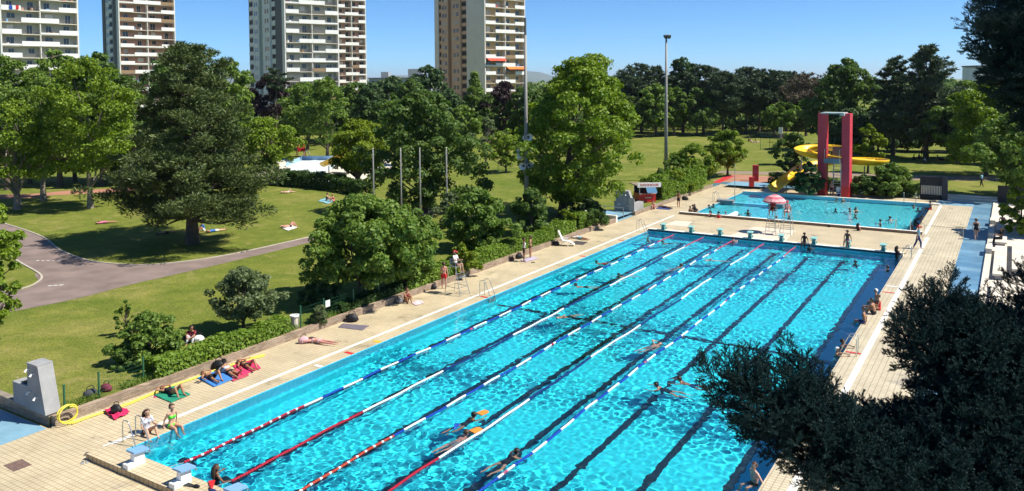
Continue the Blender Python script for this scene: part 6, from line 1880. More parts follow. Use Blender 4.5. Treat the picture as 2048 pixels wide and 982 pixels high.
dn, up, F_, B_ = V(0, 0, -1), V(0, 0, 1), V(0, 1, 0), V(0, -1, 0)
X_ = V(1, 0, 0)
POSES = {
 'stand': make_pose((0, 0, .90), (0, .02, 1), X_, ((-.22, .02, -1), (-.06, .15, -1)), ((.22, .02, -1), (.06, .15, -1)), ((-.06, .03, -1), (0, -.04, -1)), ((.06, .0, -1), (0, -.02, -1))),
 'hips': make_pose((0, 0, .90), (0, 0, 1), X_, ((-.75, -.15, -.75), (.75, .25, -.45)), ((.75, -.15, -.75), (-.75, .25, -.45)), ((-.10, .03, -1), (0, -.04, -1)), ((.10, .0, -1), (0, -.02, -1))),
 'walk': make_pose((0, 0, .88), (0, .06, 1), X_, ((-.15, .4, -.9), (0, .6, -.8)), ((.15, -.35, -.9), (0, -.05, -1)), ((-.03, -.28, -1), (0, -.42, -.9)), ((.03, .42, -.95), (0, .02, -1)), footL=(0, .8, -.6)),
 'edge': make_pose((0, .02, .10), (0, -.22, 1), X_, ((-.35, -.35, -.85), (-.05, -.15, -1), (0, .5, -.8)), ((.35, -.35, -.85), (.05, -.15, -1), (0, .5, -.8)), ((-.12, 1, .02), (0, .22, -1)), ((.12, 1, .0), (0, .3, -1)), bend=(0, .1, 1), footL=(0, 1, -.5), footR=(0, 1, -.5)),
 'hug': make_pose((0, 0, .10), (0, .06, 1), X_, ((-.1, .75, -.5), (.45, .75, -.1)), ((.1, .75, -.5), (-.45, .75, -.1)), ((-.12, .62, .72), (0, .42, -.9)), ((.12, .62, .72), (0, .42, -.9)), bend=(0, .28, 1)),
 'squat': make_pose((0, 0, .11), (0, -.12, 1), X_, ((-.25, .3, -.85), (.1, .9, .2)), ((.25, .3, -.85), (-.1, .8, -.3)), ((-.18, .8, .5), (.02, .55, -.8)), ((.18, .85, .42), (0, .6, -.75)), bend=(0, .12, 1)),
 'lean': make_pose((0, 0, .10), (0, -.55, .85), X_, ((-.25, -.5, -.85), (-.05, -.3, -1), (0, -.8, -.3)), ((.25, -.5, -.85), (.05, -.3, -1), (0, -.8, -.3)), ((-.12, 1, .0), (0, 1, -.06)), ((.12, .8, .5), (0, .62, -.75)), head=(0, -.2, 1)),
 'back': make_pose((0, 0, .10), (0, -1, .02), X_, ((-.5, .75, -.12), (-.1, 1, .02)), ((.55, -.7, .1), (-.8, -.4, .05)), ((-.14, 1, -.02), (.02, 1, -.05)), ((.14, 1, -.02), (0, 1, -.05)), face=(0, .1, 1), footL=(-.3, .4, .9), footR=(.3, .4, .9)),
 'backknee': make_pose((0, 0, .10), (0, -1, .02), X_, ((-.6, -.6, .1), (.8, -.5, .05)), ((.5, .7, -.1), (.1, 1, 0)), ((-.14, .72, .72), (0, .55, -.85)), ((.2, 1, .05), (0, 1, -.12)), face=(.2, .2, 1), footL=(0, 1, -.1), footR=(.3, .4, .9)),
 'knees': make_pose((0, 0, .10), (0, -1, .05), X_, ((-.55, -.6, .1), (.75, -.5, .05)), ((.55, -.6, .1), (-.75, -.5, .05)), ((-.14, .68, .74), (0, .5, -.86)), ((.16, .75, .66), (0, .5, -.86)), face=(0, .2, 1), footL=(0, 1, -.1), footR=(0, 1, -.1)),
 'front': make_pose((0, 0, .11), (0, -1, .0), V(-1, 0, 0), ((.55, -.7, .06), (-.85, -.35, 0)), ((-.55, -.7, .06), (.85, -.35, 0)), ((.10, 1, -.03), (0, 1, -.02)), ((-.10, 1, -.03), (0, 1, -.02)), face=(.9, 0, -.25), footL=(0, 1, -.15), footR=(0, 1, -.15)),
 'prop': make_pose((0, 0, .11), (0, -1, .06), V(-1, 0, 0), ((.3, -.35, -.9), (.1, -1, -.1)), ((-.3, -.35, -.9), (-.1, -1, -.1)), ((.10, 1, -.03), (0, 1, -.02)), ((-.14, 1, -.03), (0, .8, .6)), bend=(0, -.8, .5), head=(0, -.5, .85), face=(0, -1, -.2)),
 'breast': make_pose((0, -.45, -.20), (0, 1, .32), X_, ((-.75, .7, .0), (.15, 1, -.15)), ((.75, .7, 0), (-.15, 1, -.15)), ((-.35, -.9, -.25), (.15, -1, -.05)), ((.35, -.9, -.25), (-.15, -1, -.05)), head=(0, .55, .85), face=(0, 1, -.1), footL=(-.2, -1, -.2), footR=(.2, -1, -.2)),
 'crawl': make_pose((0, -.35, -.13), (.05, 1, .12), X_, ((-.35, -.2, .9), (.1, .95, -.35)), ((.2, -.9, -.4), (.05, -1, -.2)), ((-.08, -1, -.1), (0, -1, .02)), ((.08, -1, -.18), (0, -1, -.05)), head=(0, 1, .2), face=(-.8, .2, .1), footL=(0, -1, 0), footR=(0, -1, 0)),
 'board': make_pose((0, -.45, -.20), (0, 1, .34), X_, ((-.25, 1, -.12), (.1, 1, .12)), ((.25, 1, -.12), (-.1, 1, .12)), ((-.08, -1, -.12), (0, -1, -.10)), ((.08, -1, -.22), (0, -1, .1)), head=(0, .5, .9), face=(0, 1, 0), footL=(0, -1, -.1), footR=(0, -1, -.1)),
 'tread': make_pose((0, 0, -.56), (0, .06, 1), X_, ((-.8, .35, -.35), (-.5, .8, .15)), ((.8, .35, -.35), (.5, .8, .15)), ((-.2, .35, -1), (0, -.5, -1)), ((.2, .2, -1), (0, -.4, -1)), face=(0, 1, .05), footL=(0, .2, -1), footR=(0, .2, -1)),
 'waist': make_pose((0, 0, -.12), (0, .08, 1), X_, ((-.3, .15, -1), (.05, .55, -.8)), ((.3, .15, -1), (-.05, .55, -.8)), ((-.1, .05, -1), (0, -.05, -1)), ((.1, 0, -1), (0, -.05, -1))),
 'chest': make_pose((0, 0, -.32), (0, .05, 1), X_, ((-.7, .3, -.5), (-.3, .9, .1)), ((.7, .3, -.5), (.3, .9, .1)), ((-.1, .05, -1), (0, -.05, -1)), ((.1, 0, -1), (0, -.05, -1))),
 'chair': make_pose((0, .02, .12), (0, -.08, 1), X_, ((-.15, .45, -.85), (.2, 1, .1)), ((.15, .45, -.85), (-.2, 1, .1)), ((-.12, 1, .0), (0, .15, -1)), ((.12, 1, .0), (0, .2, -1))),
 'haul': make_pose((0, -.18, .42), (0, .75, .55), X_, ((-.35, .35, -.85), (-.15, .1, -1), (0, .8, -.2)), ((.35, .35, -.85), (.15, .1, -1), (0, .8, -.2)), ((-.12, -.15, -1), (0, -.2, -1)), ((.14, .7, -.4), (0, -.45, -.8)), head=(0, .9, .5), face=(0, .8, -.5)),
 'rim': make_pose((0, -.28, -.42), (0, .15, 1), X_, ((-.35, .85, -.05), (.35, .7, .05)), ((.35, .85, -.05), (-.35, .7, .05)), ((-.1, -.05, -1), (0, -.2, -1)), ((.1, -.1, -1), (0, -.2, -1))),
}
for k_, p_ in POSES.items(): grow(p_, 'person')

def person(label, pose, loc, heading, skin, hr, clothes, s=1.0, group=None, tilt=0.0):
    """heading: compass degrees from +Y towards +X"""
    p = POSES[pose]
    o = bpy.data.objects.new('person', p.mesh); COL.objects.link(o)
    o.location = loc; o.rotation_euler = (0, 0, -R(heading)); o.scale = (s, s, s)
    o.material_slots[0].link = 'OBJECT'; o.material_slots[0].material = SKIN[skin]
    o.cycles.is_caustics_receiver = True
    tag(o, label, 'person', group)
    st, hc = hr
    h = bpy.data.objects.new('cap' if hc.startswith('cap') else 'hair', hair(p, st)); COL.objects.link(h); h.parent = o
    h.material_slots[0].link = 'OBJECT'; h.material_slots[0].material = HAIRM[hc]; h.cycles.is_caustics_receiver = True
    for kind, c in clothes:
        g_ = bpy.data.objects.new({'tee': 'tee_shirt', 'top': 'bikini_top', 'briefs': 'swim_briefs', 'trunks': 'shorts', 'onepiece': 'swimsuit', 'vest': 'vest', 'trousers': 'trousers', 'wrap': 'towel_wrap'}[kind], garment(p, kind)); COL.objects.link(g_); g_.parent = o
        g_.material_slots[0].link = 'OBJECT'; g_.material_slots[0].material = cloth_m(c); g_.cycles.is_caustics_receiver = True
    return o

def lie(label, pose, head_px, foot_px, skin, hr, clothes, s=1.0, z=0.0, group=None, lift=.03):
    a, b = at(*head_px, z), at(*foot_px, z); d = b - a
    c = a.lerp(b, .5)
    return person(label, pose, (c.x, c.y, z + lift), math.degrees(math.atan2(d.x, d.y)), skin, hr, clothes, s, group)

def sw(px, py): p = at(px, py, WZ); return (p.x, p.y, WZ)
def gd(px, py, z=0.0): p = at(px, py, z); return (p.x, p.y, z)
SUNB = 'sunbathers by the brick wall'; BATH = 'bathers in the second pool'; SWIM = 'swimmers in the long pool'
# --- left deck
person('girl with long brown hair in a printed white tee shirt sitting by the ladder', 'squat', (-.62, 1.55, 0), 100, 'light', ('long', 'brown'), [('tee', 'print'), ('briefs', 'black')])
person('girl in a neon green bikini sitting on the pool edge with feet in water', 'edge', (-.26, 2.38, 0), 92, 'light', ('bun', 'brown'), [('top', 'neon'), ('briefs', 'neon')])
lie('sunbather in black swimsuit with raised knees on the green towel', 'knees', (322, 782), (372, 797), 'tan', ('long', 'black'), [('onepiece', 'black')], group=SUNB)
lie('man in black shorts lying on the blue towel', 'backknee', (402, 750), (446, 768), 'tan', ('short', 'black'), [('trunks', 'black')], group=SUNB)
lie('woman with dark bun seen from behind between blue and pink towels', 'prop', (444, 742), (478, 757), 'tan', ('bun', 'black'), [('top', 'white'), ('briefs', 'black')], group=SUNB)
lie('woman in black bikini with bent knee on the bright pink towel', 'backknee', (476, 728), (514, 743), 'tan', ('long', 'brown'), [('top', 'black'), ('briefs', 'black')], group=SUNB)
lie('pale woman asleep on the bare deck beside a pink bag', 'front', (614, 684), (664, 690), 'pink', ('long', 'brown'), [('top', 'palepink'), ('briefs', 'palepink')], group=SUNB)
person('woman hugging her knees in front of the shaded brick wall', 'hug', gd(812, 604), 110, 'tan', ('bun', 'brown'), [('onepiece', 'maroon')], group=SUNB)
person('man in red shorts standing by the tall lifeguard chair', 'stand', gd(888, 577), 330, 'pink', ('short', 'brown'), [('trunks', 'red')])
person('lifeguard in white tee shirt and red cap sitting on the tall chair', 'chair', (GC1[0] - .05, GC1[1], 1.80), 90, 'light', ('peak', 'capred'), [('tee', 'white'), ('trunks', 'black')])
person('dark skinned man in black shorts with a white towel, left of a pair', 'stand', gd(1048, 523), 60, 'brown', ('short', 'black'), [('trunks', 'black'), ('vest', 'white')], 1.05)
person('tanned woman in brown bikini, right of the standing pair', 'hips', gd(1061, 516), 250, 'tan', ('bun', 'brown'), [('briefs', 'brown'), ('top', 'brown')])
lie('sunbather covered by a white shirt behind the reclining chair', 'front', (1148, 476), (1172, 481), 'tan', ('short', 'brown'), [('tee', 'white'), ('trunks', 'sky')])
person('man in black trunks standing with hands on hips by the far hedge', 'hips', gd(1357, 414), 20, 'tan', ('short', 'black'), [('trunks', 'black')])
lie('dark haired sunbather on the blue towel before the far hedge', 'front', (1316, 414), (1344, 419), 'brown', ('short', 'black'), [('trunks', 'navy')])
person('person in white shirt leaning at the side of the red booth', 'stand', gd(1306, 404), 140, 'light', ('short', 'black'), [('tee', 'white'), ('trunks', 'black')])
person('sunbather sitting on the deck in front of the red booth', 'hug', gd(1306, 418), 150, 'pink', ('short', 'brown'), [('trunks', 'grey')])
# --- lawn
lie('pale sunbather lying on the lawn below the paddling pool hedge', 'backknee', (562, 387), (590, 385), 'pale', ('short', 'brown'), [('briefs', 'white')], z=LZ)
person('woman in black sitting on a pale blue towel on the lawn', 'hug', gd(653, 402, LZ), 60, 'light', ('bun', 'brown'), [('onepiece', 'black')])
person('fair sunbather sitting beside the woman in black on the lawn', 'hug', gd(668, 404, LZ), 230, 'pink', ('short', 'fair'), [('briefs', 'red'), ('top', 'red')])
lie('sunbather with bent knees on a white towel in mid lawn', 'knees', (568, 456), (592, 453), 'pink', ('short', 'brown'), [('briefs', 'black')], z=LZ)
lie('sunbather in pink lying on the grass at left end of the pine shade', 'front', (198, 448), (224, 446), 'tan', ('long', 'black'), [('tee', 'pink'), ('briefs', 'pink')], z=LZ)
person('person in blue sitting in the shade right of the pine trunk', 'hug', gd(408, 462, LZ), 200, 'light', ('short', 'brown'), [('tee', 'blue'), ('trunks', 'white')])
lie('person lying in the pine shade with white shorts', 'back', (420, 465), (442, 462), 'light', ('short', 'brown'), [('trunks', 'white'), ('tee', 'blue')], z=LZ)
lie('person lying in deep shade left of the pine trunk', 'back', (318, 470), (345, 466), 'tan', ('short', 'black'), [('trunks', 'black')], z=LZ)
person('person in dark clothes sitting on the lawn behind the hedge', 'hug', gd(386, 684, LZ), 150, 'tan', ('long', 'black'), [('tee', 'maroon'), ('trousers', 'print')])
person('person in a dark top standing at foot of the floodlight mast', 'stand', gd(1317, 362, LZ), 200, 'tan', ('short', 'black'), [('tee', 'black'), ('trunks', 'black')])
person('person in light blue shirt walking on the shaded lawn at right', 'walk', gd(1963, 373, LZ), 300, 'brown', ('short', 'black'), [('tee', 'sky'), ('trousers', 'black')])
PIC = 'picnic group under the tallest pine'
for (x, y, hd, po, c, lab) in ((1826, 320, 80, 'hug', 'black', 'leftmost sitter of the picnic group, in black'), (1837, 318, 130, 'hug', 'navy', 'picnic sitter in navy, second from left'), (1845, 314, 180, 'stand', 'orange', 'standing person in orange in the picnic group'), (1851, 325, 260, 'hug', 'white', 'picnic sitter in white with back to the pool'), (1879, 320, 60, 'lean', 'black', 'person reclining apart, right of the picnic group')):
    person(lab, po, gd(x, y, LZ), hd, 'tan', ('short', 'black'), [('tee', c), ('trousers', 'black')], group=PIC)
for (x, y, hd, po, lab) in ((1497, 283, 60, 'hug', 'dark clothed sitter on the far field'), (1505, 286, 100, 'lean', 'pale sunbather on the far field, left of another'), (1514, 285, 40, 'lean', 'pale sunbather on the far field nearest the green fence')):
    person(lab, po, gd(x, y, LZ), hd, 'pale', ('short', 'brown'), [('trunks', 'black' if po == 'hug' else 'white')] + ([('tee', 'black')] if po == 'hug' else []))
# --- between the pools
person('lifeguard in dark red shirt on the left twin chair under the parasol', 'chair', (GC2[0], GC2[1] + .05, 2.0), 184, 'tan', ('short', 'brown'), [('tee', 'maroon'), ('trunks', 'black')])
person('lifeguard in pale shirt and pink cap on the right twin chair', 'chair', (GC3[0], GC3[1] + .05, 2.0), 176, 'pink', ('peak', 'capred'), [('vest', 'palepink'), ('trunks', 'white')])
person('boy with dark skin sitting on the far wall, left of two', 'edge', (13.35, 50.22, ENDH), 180, 'dark', ('short', 'black'), [('trunks', 'black')], .95)
person('slim youth perched on the turquoise block at the far wall', 'edge', (MARG + LANE * 6.5 - .05, 50.2, ENDH + .50), 185, 'brown', ('short', 'black'), [('trunks', 'navy')], .95)
person('dark haired bather with head above water between the two sitting youths', 'rim', (14.0, 49.4, WZ), 15, 'dark', ('short', 'black'), [('trunks', 'black')])
person('walking man in blue vest and red cap with jeans on the right deck', 'walk', gd(1836, 497), 75, 'light', ('peak', 'capred'), [('tee', 'sky'), ('trousers', 'navy')], 1.08)
person('person in black climbing the far right corner ladder', 'chest', (PW - .35, 49.3, .35), 60, 'brown', ('long', 'black'), [('onepiece', 'black')])
# --- right side
person('woman in black swimsuit walking in the blue channel', 'walk', (25.0, 60.0, -.05), 350, 'light', ('bun', 'brown'), [('onepiece', 'black')], 1.05)
person('woman in black sitting on the short stone bench', 'chair', (26.8, 58.6, .42), 250, 'tan', ('long', 'black'), [('tee', 'black'), ('trousers', 'black')])
person('reclining sunbather on the far stone bench', 'lean', (26.85, 67.2, .42), 10, 'pink', ('short', 'brown'), [('trunks', 'red')])
person('bather in white cap sitting on the right pool edge, farthest of four', 'edge', (PW + .15, 34.9, 0), 265, 'tan', ('cap', 'capwhite'), [('briefs', 'black')])
person('bather leaning back on the right pool edge with a red suit', 'squat', (PW + .45, 33.6, 0), 250, 'tan', ('short', 'brown'), [('onepiece', 'red')])
person('bather crouching beside the one in red on the right pool edge', 'hug', (PW + .35, 32.5, 0), 285, 'tan', ('short', 'black'), [('trunks', 'black')])
person('boy sitting on the right pool edge next to the ladder', 'edge', (PW + .12, 30.4, 0), 268, 'tan', ('short', 'black'), [('trunks', 'navy')])
person('dark bather holding on to the right pool edge, farther of two', 'rim', (PW - .02, 25.2 + .6, WZ), 90, 'brown', ('short', 'black'), [('trunks', 'black')])
person('bather holding on to the right pool edge, nearer of two', 'rim', (PW - .02, 24.4, WZ), 80, 'tan', ('cap', 'capwhite'), [('trunks', 'white')])
person('pale man in black trunks resting in the water at the near right edge', 'edge', (PW - .28, 9.9, -.30), 215, 'pale', ('short', 'brown'), [('trunks', 'black')])
# --- swimmers in the long pool
person('girl with wet brown hair in the near corner beside the red fins', 'chest', sw(432, 958), 20, 'brown', ('long', 'brown'), [('onepiece', 'black')])
def kick(label, px, py, hd, skin, hr, cl, blabel):
    p = person(label, 'board', sw(px, py), hd, skin, hr, cl, 1.0, SWIM)
    d = V(sin(R(hd)), cos(R(hd)), 0)
    q = MB(); q.prism([(-.15, -.24), (.15, -.24), (.16, .08), (.11, .22), (-.11, .22), (-.16, .08)], 0, .04); b = q.build('kickboard', M['orangeboard'])
    b.location = Vector(sw(px, py)) + d * .62 + V(0, 0, .055); b.rotation_euler = (0, 0, -R(hd)); tag(b, blabel, 'kickboard')
M['orangeboard'] = mat('orange_foam', (.85, .24, .03), .6, .1, 8)
kick('woman with dark bun pushing an orange board, farther of two', 944, 838, 12, 'tan', ('bun', 'black'), [('onepiece', 'black')], 'orange kickboard held by the farther swimmer')
kick('person pushing an orange board along the white rope, nearer of two', 928, 874, 14, 'pink', ('short', 'brown'), [('trunks', 'grey')], 'orange kickboard held by the nearer swimmer beside the white rope')
person('woman with dark ponytail in black suit beside the rightmost rope', 'breast', sw(1028, 912), 15, 'light', ('pony', 'black'), [('onepiece', 'black')], group=SWIM)
person('dark haired swimmer facing left in the open lanes, left of a close pair', 'breast', sw(1318, 776), 265, 'light', ('bun', 'black'), [('onepiece', 'black')], group=SWIM)
person('tanned swimmer facing left, right of a close pair in the open lanes', 'breast', sw(1364, 764), 268, 'tan', ('short', 'black'), [('trunks', 'navy')], group=SWIM)
person('swimmer doing crawl left of the rightmost rope', 'crawl', sw(1310, 690), 20, 'light', ('short', 'brown'), [('trunks', 'grey')], group=SWIM)
person('swimmer with raised arm doing crawl at the halfway line', 'crawl', sw(1126, 634), 205, 'light', ('cap', 'capblue'), [('trunks', 'black')], group=SWIM)
person('swimmer on the front in the second lane, past the halfway line', 'breast', sw(1155, 573), 230, 'light', ('short', 'black'), [('trunks', 'black')], group=SWIM)
person('swimmer in the first lane near the left edge', 'breast', sw(1196, 527), 215, 'tan', ('short', 'black'), [('trunks', 'red')], group=SWIM)
person('swimmer close to the second rope in the far half', 'breast', sw(1241, 553), 215, 'tan', ('short', 'black'), [('trunks', 'black')], group=SWIM)
person('swimmer with head up beside the middle rope, far half', 'breast', sw(1360, 534), 25, 'light', ('short', 'brown'), [('trunks', 'grey')], group=SWIM)
person('swimmer splashing on the back between middle and fourth rope', 'crawl', sw(1422, 521), 240, 'pale', ('cap', 'capwhite'), [('trunks', 'white')], group=SWIM)
person('swimmer near the far wall in the second lane', 'breast', sw(1328, 487), 215, 'tan', ('short', 'black'), [('trunks', 'black')], group=SWIM)
person('bather with red hair resting at the far wall by the middle rope', 'rim', (7.9, 49.4, WZ), 10, 'pink', ('short', 'brown'), [('trunks', 'red')], group=SWIM)
person('dark haired bather floating alone near the far wall in open lanes', 'tread', sw(1711, 528), 200, 'brown', ('short', 'black'), [('trunks', 'black')], group=SWIM)
person('bather at the right edge near the far corner, pale shoulders', 'tread', sw(1776, 538), 280, 'light', ('short', 'black'), [('onepiece', 'black')], group=SWIM)
person('small swimmer at far left end of the first lane', 'tread', sw(1296, 480), 200, 'light', ('short', 'brown'), [('trunks', 'grey')], .9, SWIM)
# --- second pool
bathers = [
 (1671, 422, 'tread', 'brown', 'black', 'black', 'dark haired bather left of a loose group in mid second pool'),
 (1699, 421, 'tread', 'tan', 'brown', 'black', 'bather in mid second pool, left of the tall one'),
 (1712, 424, 'chest', 'light', 'brown', 'black', 'tall bather standing in mid second pool with wet hair'),
 (1711, 434, 'tread', 'tan', 'black', 'red', 'bather just in front of the tall one in mid pool'),
 (1761, 449, 'chest', 'brown', 'black', 'black', 'dark bather right of centre near the long brown wall'),
 (1780, 443, 'chest', 'light', 'brown', 'white', 'bather in white top right of centre in the second pool'),
 (1716, 462, 'waist', 'pink', 'black', 'black', 'bather standing at the brown wall seen from behind'),
 (1827, 414, 'tread', 'light', 'brown', 'black', 'bather by the far right corner, pale shouldered'),
 (1836, 420, 'tread', 'brown', 'black', 'black', 'dark bather close to the far right corner'),
 (1673, 401, 'tread', 'light', 'brown', 'black', 'bather under the diving platform, left of two'),
 (1686, 402, 'tread', 'pink', 'fair', 'red', 'bather under the diving platform, right of two'),
 (1832, 449, 'tread', 'brown', 'black', 'black', 'dark bather beside the climbing swimmer at right'),
 (1823, 456, 'tread', 'dark', 'black', 'black', 'bather with black hair near the right grab posts'),
 (1418, 414, 'tread', 'brown', 'black', 'black', 'dark bather at the left edge, left of two heads'),
 (1427, 412, 'tread', 'brown', 'black', 'navy', 'dark bather at the left edge, right of two heads'),
 (1421, 435, 'waist', 'pink', 'black', 'black', 'bather standing waist deep at left of the brown wall'),
 (1437, 437, 'waist', 'pink', 'black', 'red', 'bather standing beside another by the brown wall'),
 (1451, 431, 'chest', 'pink', 'fair', 'pink', 'child in pink in the shallow left corner'),
 (1478, 434, 'tread', 'tan', 'black', 'black', 'bather at the end of the white partition wall'),
 (1496, 429, 'chest', 'brown', 'black', 'navy', 'dark bather alone right of the white partition wall'),
 (1553, 437, 'tread', 'pink', 'brown', 'red', 'bather seen behind the left twin lifeguard chair'),
 (1578, 436, 'tread', 'tan', 'brown', 'black', 'bather seen behind the right twin lifeguard chair'),
 (1659, 455, 'tread', 'brown', 'black', 'black', 'bather low in the water at the brown wall'),
]
for i, (x, y, po, sk, hc, su, lab) in enumerate(bathers):
    person(lab, po, sw(x, y), (i * 67) % 360, sk, (('short', 'bun', 'long', 'pony')[i % 4] if sk in ('light', 'pink') else 'short', hc), [('trunks' if sk in ('brown', 'dark') else 'onepiece', su)], .8 if 'child' in lab else 1.0, BATH)
person('bather sitting on the left corner edge of the second pool, dark skinned', 'edge', (P2[0] - .05, 61.6, 0), 110, 'brown', ('short', 'black'), [('trunks', 'black')], .95)
person('girl standing up at the left corner of the second pool', 'haul', (P2[0] + .2, 61.2, 0), 290, 'tan', ('long', 'black'), [('onepiece', 'black')], .9)
person('child sitting low at the left corner of the second pool', 'hug', (P2[0] - .35, 60.9, 0), 100, 'brown', ('short', 'black'), [('trunks', 'red')], .85)
person('person in red trunks sitting on the far right edge of the second pool', 'edge', (P2[2] + .1, 75.2, 0), 265, 'brown', ('short', 'black'), [('trunks', 'red')])
person('swimmer in black suit hauling out at right edge of the second pool', 'haul', (P2[2] - .15, 64.6, 0), 95, 'dark', ('short', 'black'), [('tee', 'black'), ('trousers', 'black')])
person('pink skinned person standing between the red slabs', 'stand', (9.95, 80.5, 0), 190, 'pink', ('short', 'brown'), [('trunks', 'maroon')])
# blue and white chair under the platform
r_ = thing('plastic_chair', 'white chair with a blue towel under the diving platform', 'chair', (10.75, 80.2, 0), .3)
q = MB(); q.box((0, 0, .44), (.46, .44, .04)); q.build('seat', M['white'], r_); q = MB(); q.box((0, .22, .78), (.44, .04, .6)); q.build('backrest', M['white'], r_)
for sx in (-1, 1):
    for sy in (-1, 1):
        q = MB(); q.box((sx * .2, sy * .19, .21), (.04, .04, .42)); q.build('leg', M['white'], r_)
q = MB(); q.box((0, -.02, .48), (.40, .40, .04)); q.box((0, -.2, .30), (.38, .03, .35)); o = q.build('towel', cloth_m('navy'), loc=(10.75, 80.2, 0)); o.rotation_euler = (0, 0, .3); tag(o, 'dark blue towel hanging over the white chair', 'towel')
# fins on the near wall
def fin(label, loc, rz, m):
    r_ = thing('swim_fin', label, 'swim fin', loc, rz)
    q = MB(); q.prism([(-.05, 0), (.05, 0), (.11, .42), (.07, .45), (-.07, .45), (-.11, .42)], 0, .02); q.build('blade', m, r_)
    q = MB(); q.ball((0, -.06, .05), (.06, .14, .05), 10, 6); q.build('foot_pocket', m, r_, True)
fin('black swim fin lying on the near wall, left one of three', (4.95, -.42, ENDH + .01), 1.7, M['black'])
fin('bright red swim fin on the near wall in front of the wet haired girl', (5.45, -.18, ENDH + .03), .9, M['red'])
fin('navy blue swim fin at the water edge beside the second rope', (5.75, -.32, ENDH + .01), -1.2, cloth_m('navy'))
fin('blue swim fin on the foot of the swimmer with orange board', tuple(Vector(sw(910, 858)) + V(0, 0, .02)), .4, M['blueplastic'])
# ================================================================== DARK SPRUCE CLOSE TO THE CAMERA
LM['spruce'] = leaf_mat('shade_dark_blue_spruce_needles', (.003, .013, .014), (.026, .068, .066), .05, .6, .2)  # shade on the boughs is put into the colour; lighter tone imitates lit tips
M['sprucebark'] = mat('dark_spruce_twigs', (.03, .022, .016), .9, .3, 20)
def spray_template(rng, n_side=6, L_=.46):
    """one branchlet along +x with side shoots, returned as axis points and needle quads"""
    segs = [(np.zeros(3), np.array([L_, 0, .03]))]
    for i in range(n_side):
        t = .12 + .8 * i / n_side; s = 1 if i % 2 else -1
        b = np.array([L_ * t, 0, .03 * t]); l = L_ * (.55 - .38 * t) * rng.uniform(.75, 1.25)
        a = rng.uniform(.6, .95)
        segs.append((b, b + np.array([l * cos(a), s * l * sin(a), l * rng.uniform(-.1, .35)])))
    for i in range(4):
        t = rng.uniform(.2, .9); b = np.array([L_ * t, 0, .03 * t]); l = L_ * .22
        segs.append((b, b + np.array([l * .6, rng.normal() * l * .3, l * .8])))
    V_ = []; 
    for a, b in segs:
        d = b - a; l = np.linalg.norm(d); d = d / l; n = int(l / .0030)
        t = rng.random(n) * 1.0; ph = rng.random(n) * 2 * pi
        u = np.cross(d, [0, 0, 1.]); u /= np.linalg.norm(u) + 1e-9; w = np.cross(d, u)
        rad = np.cos(ph)[:, None] * u + np.sin(ph)[:, None] * w
        dirn = unit(rad * .9 + d * .75)
        base = a + d * (t * l)[:, None]
        ln = .027 * rng.uniform(.8, 1.25, n) * np.where(t > .93, .7, 1)
        wd = .0034
        side = unit(np.cross(dirn, rng.normal(size=(n, 3))))
        V_.append(np.stack([base - side * wd, base + side * wd, base + dirn * ln[:, None] + side * wd * .4, base + dirn * ln[:, None] - side * wd * .4], 1).reshape(-1, 3))
        # twig
        k = 4; tw = []
        for s_ in (a, b):
            r_ = .0032
            for j in range(k): tw.append(s_ + (u * cos(2 * pi * j / k) + w * sin(2 * pi * j / k)) * r_)
        tw = np.array(tw)
        V_.append(np.concatenate([tw[[j, (j + 1) % k, k + (j + 1) % k, k + j]] for j in range(k)]))
    return np.concatenate(V_)

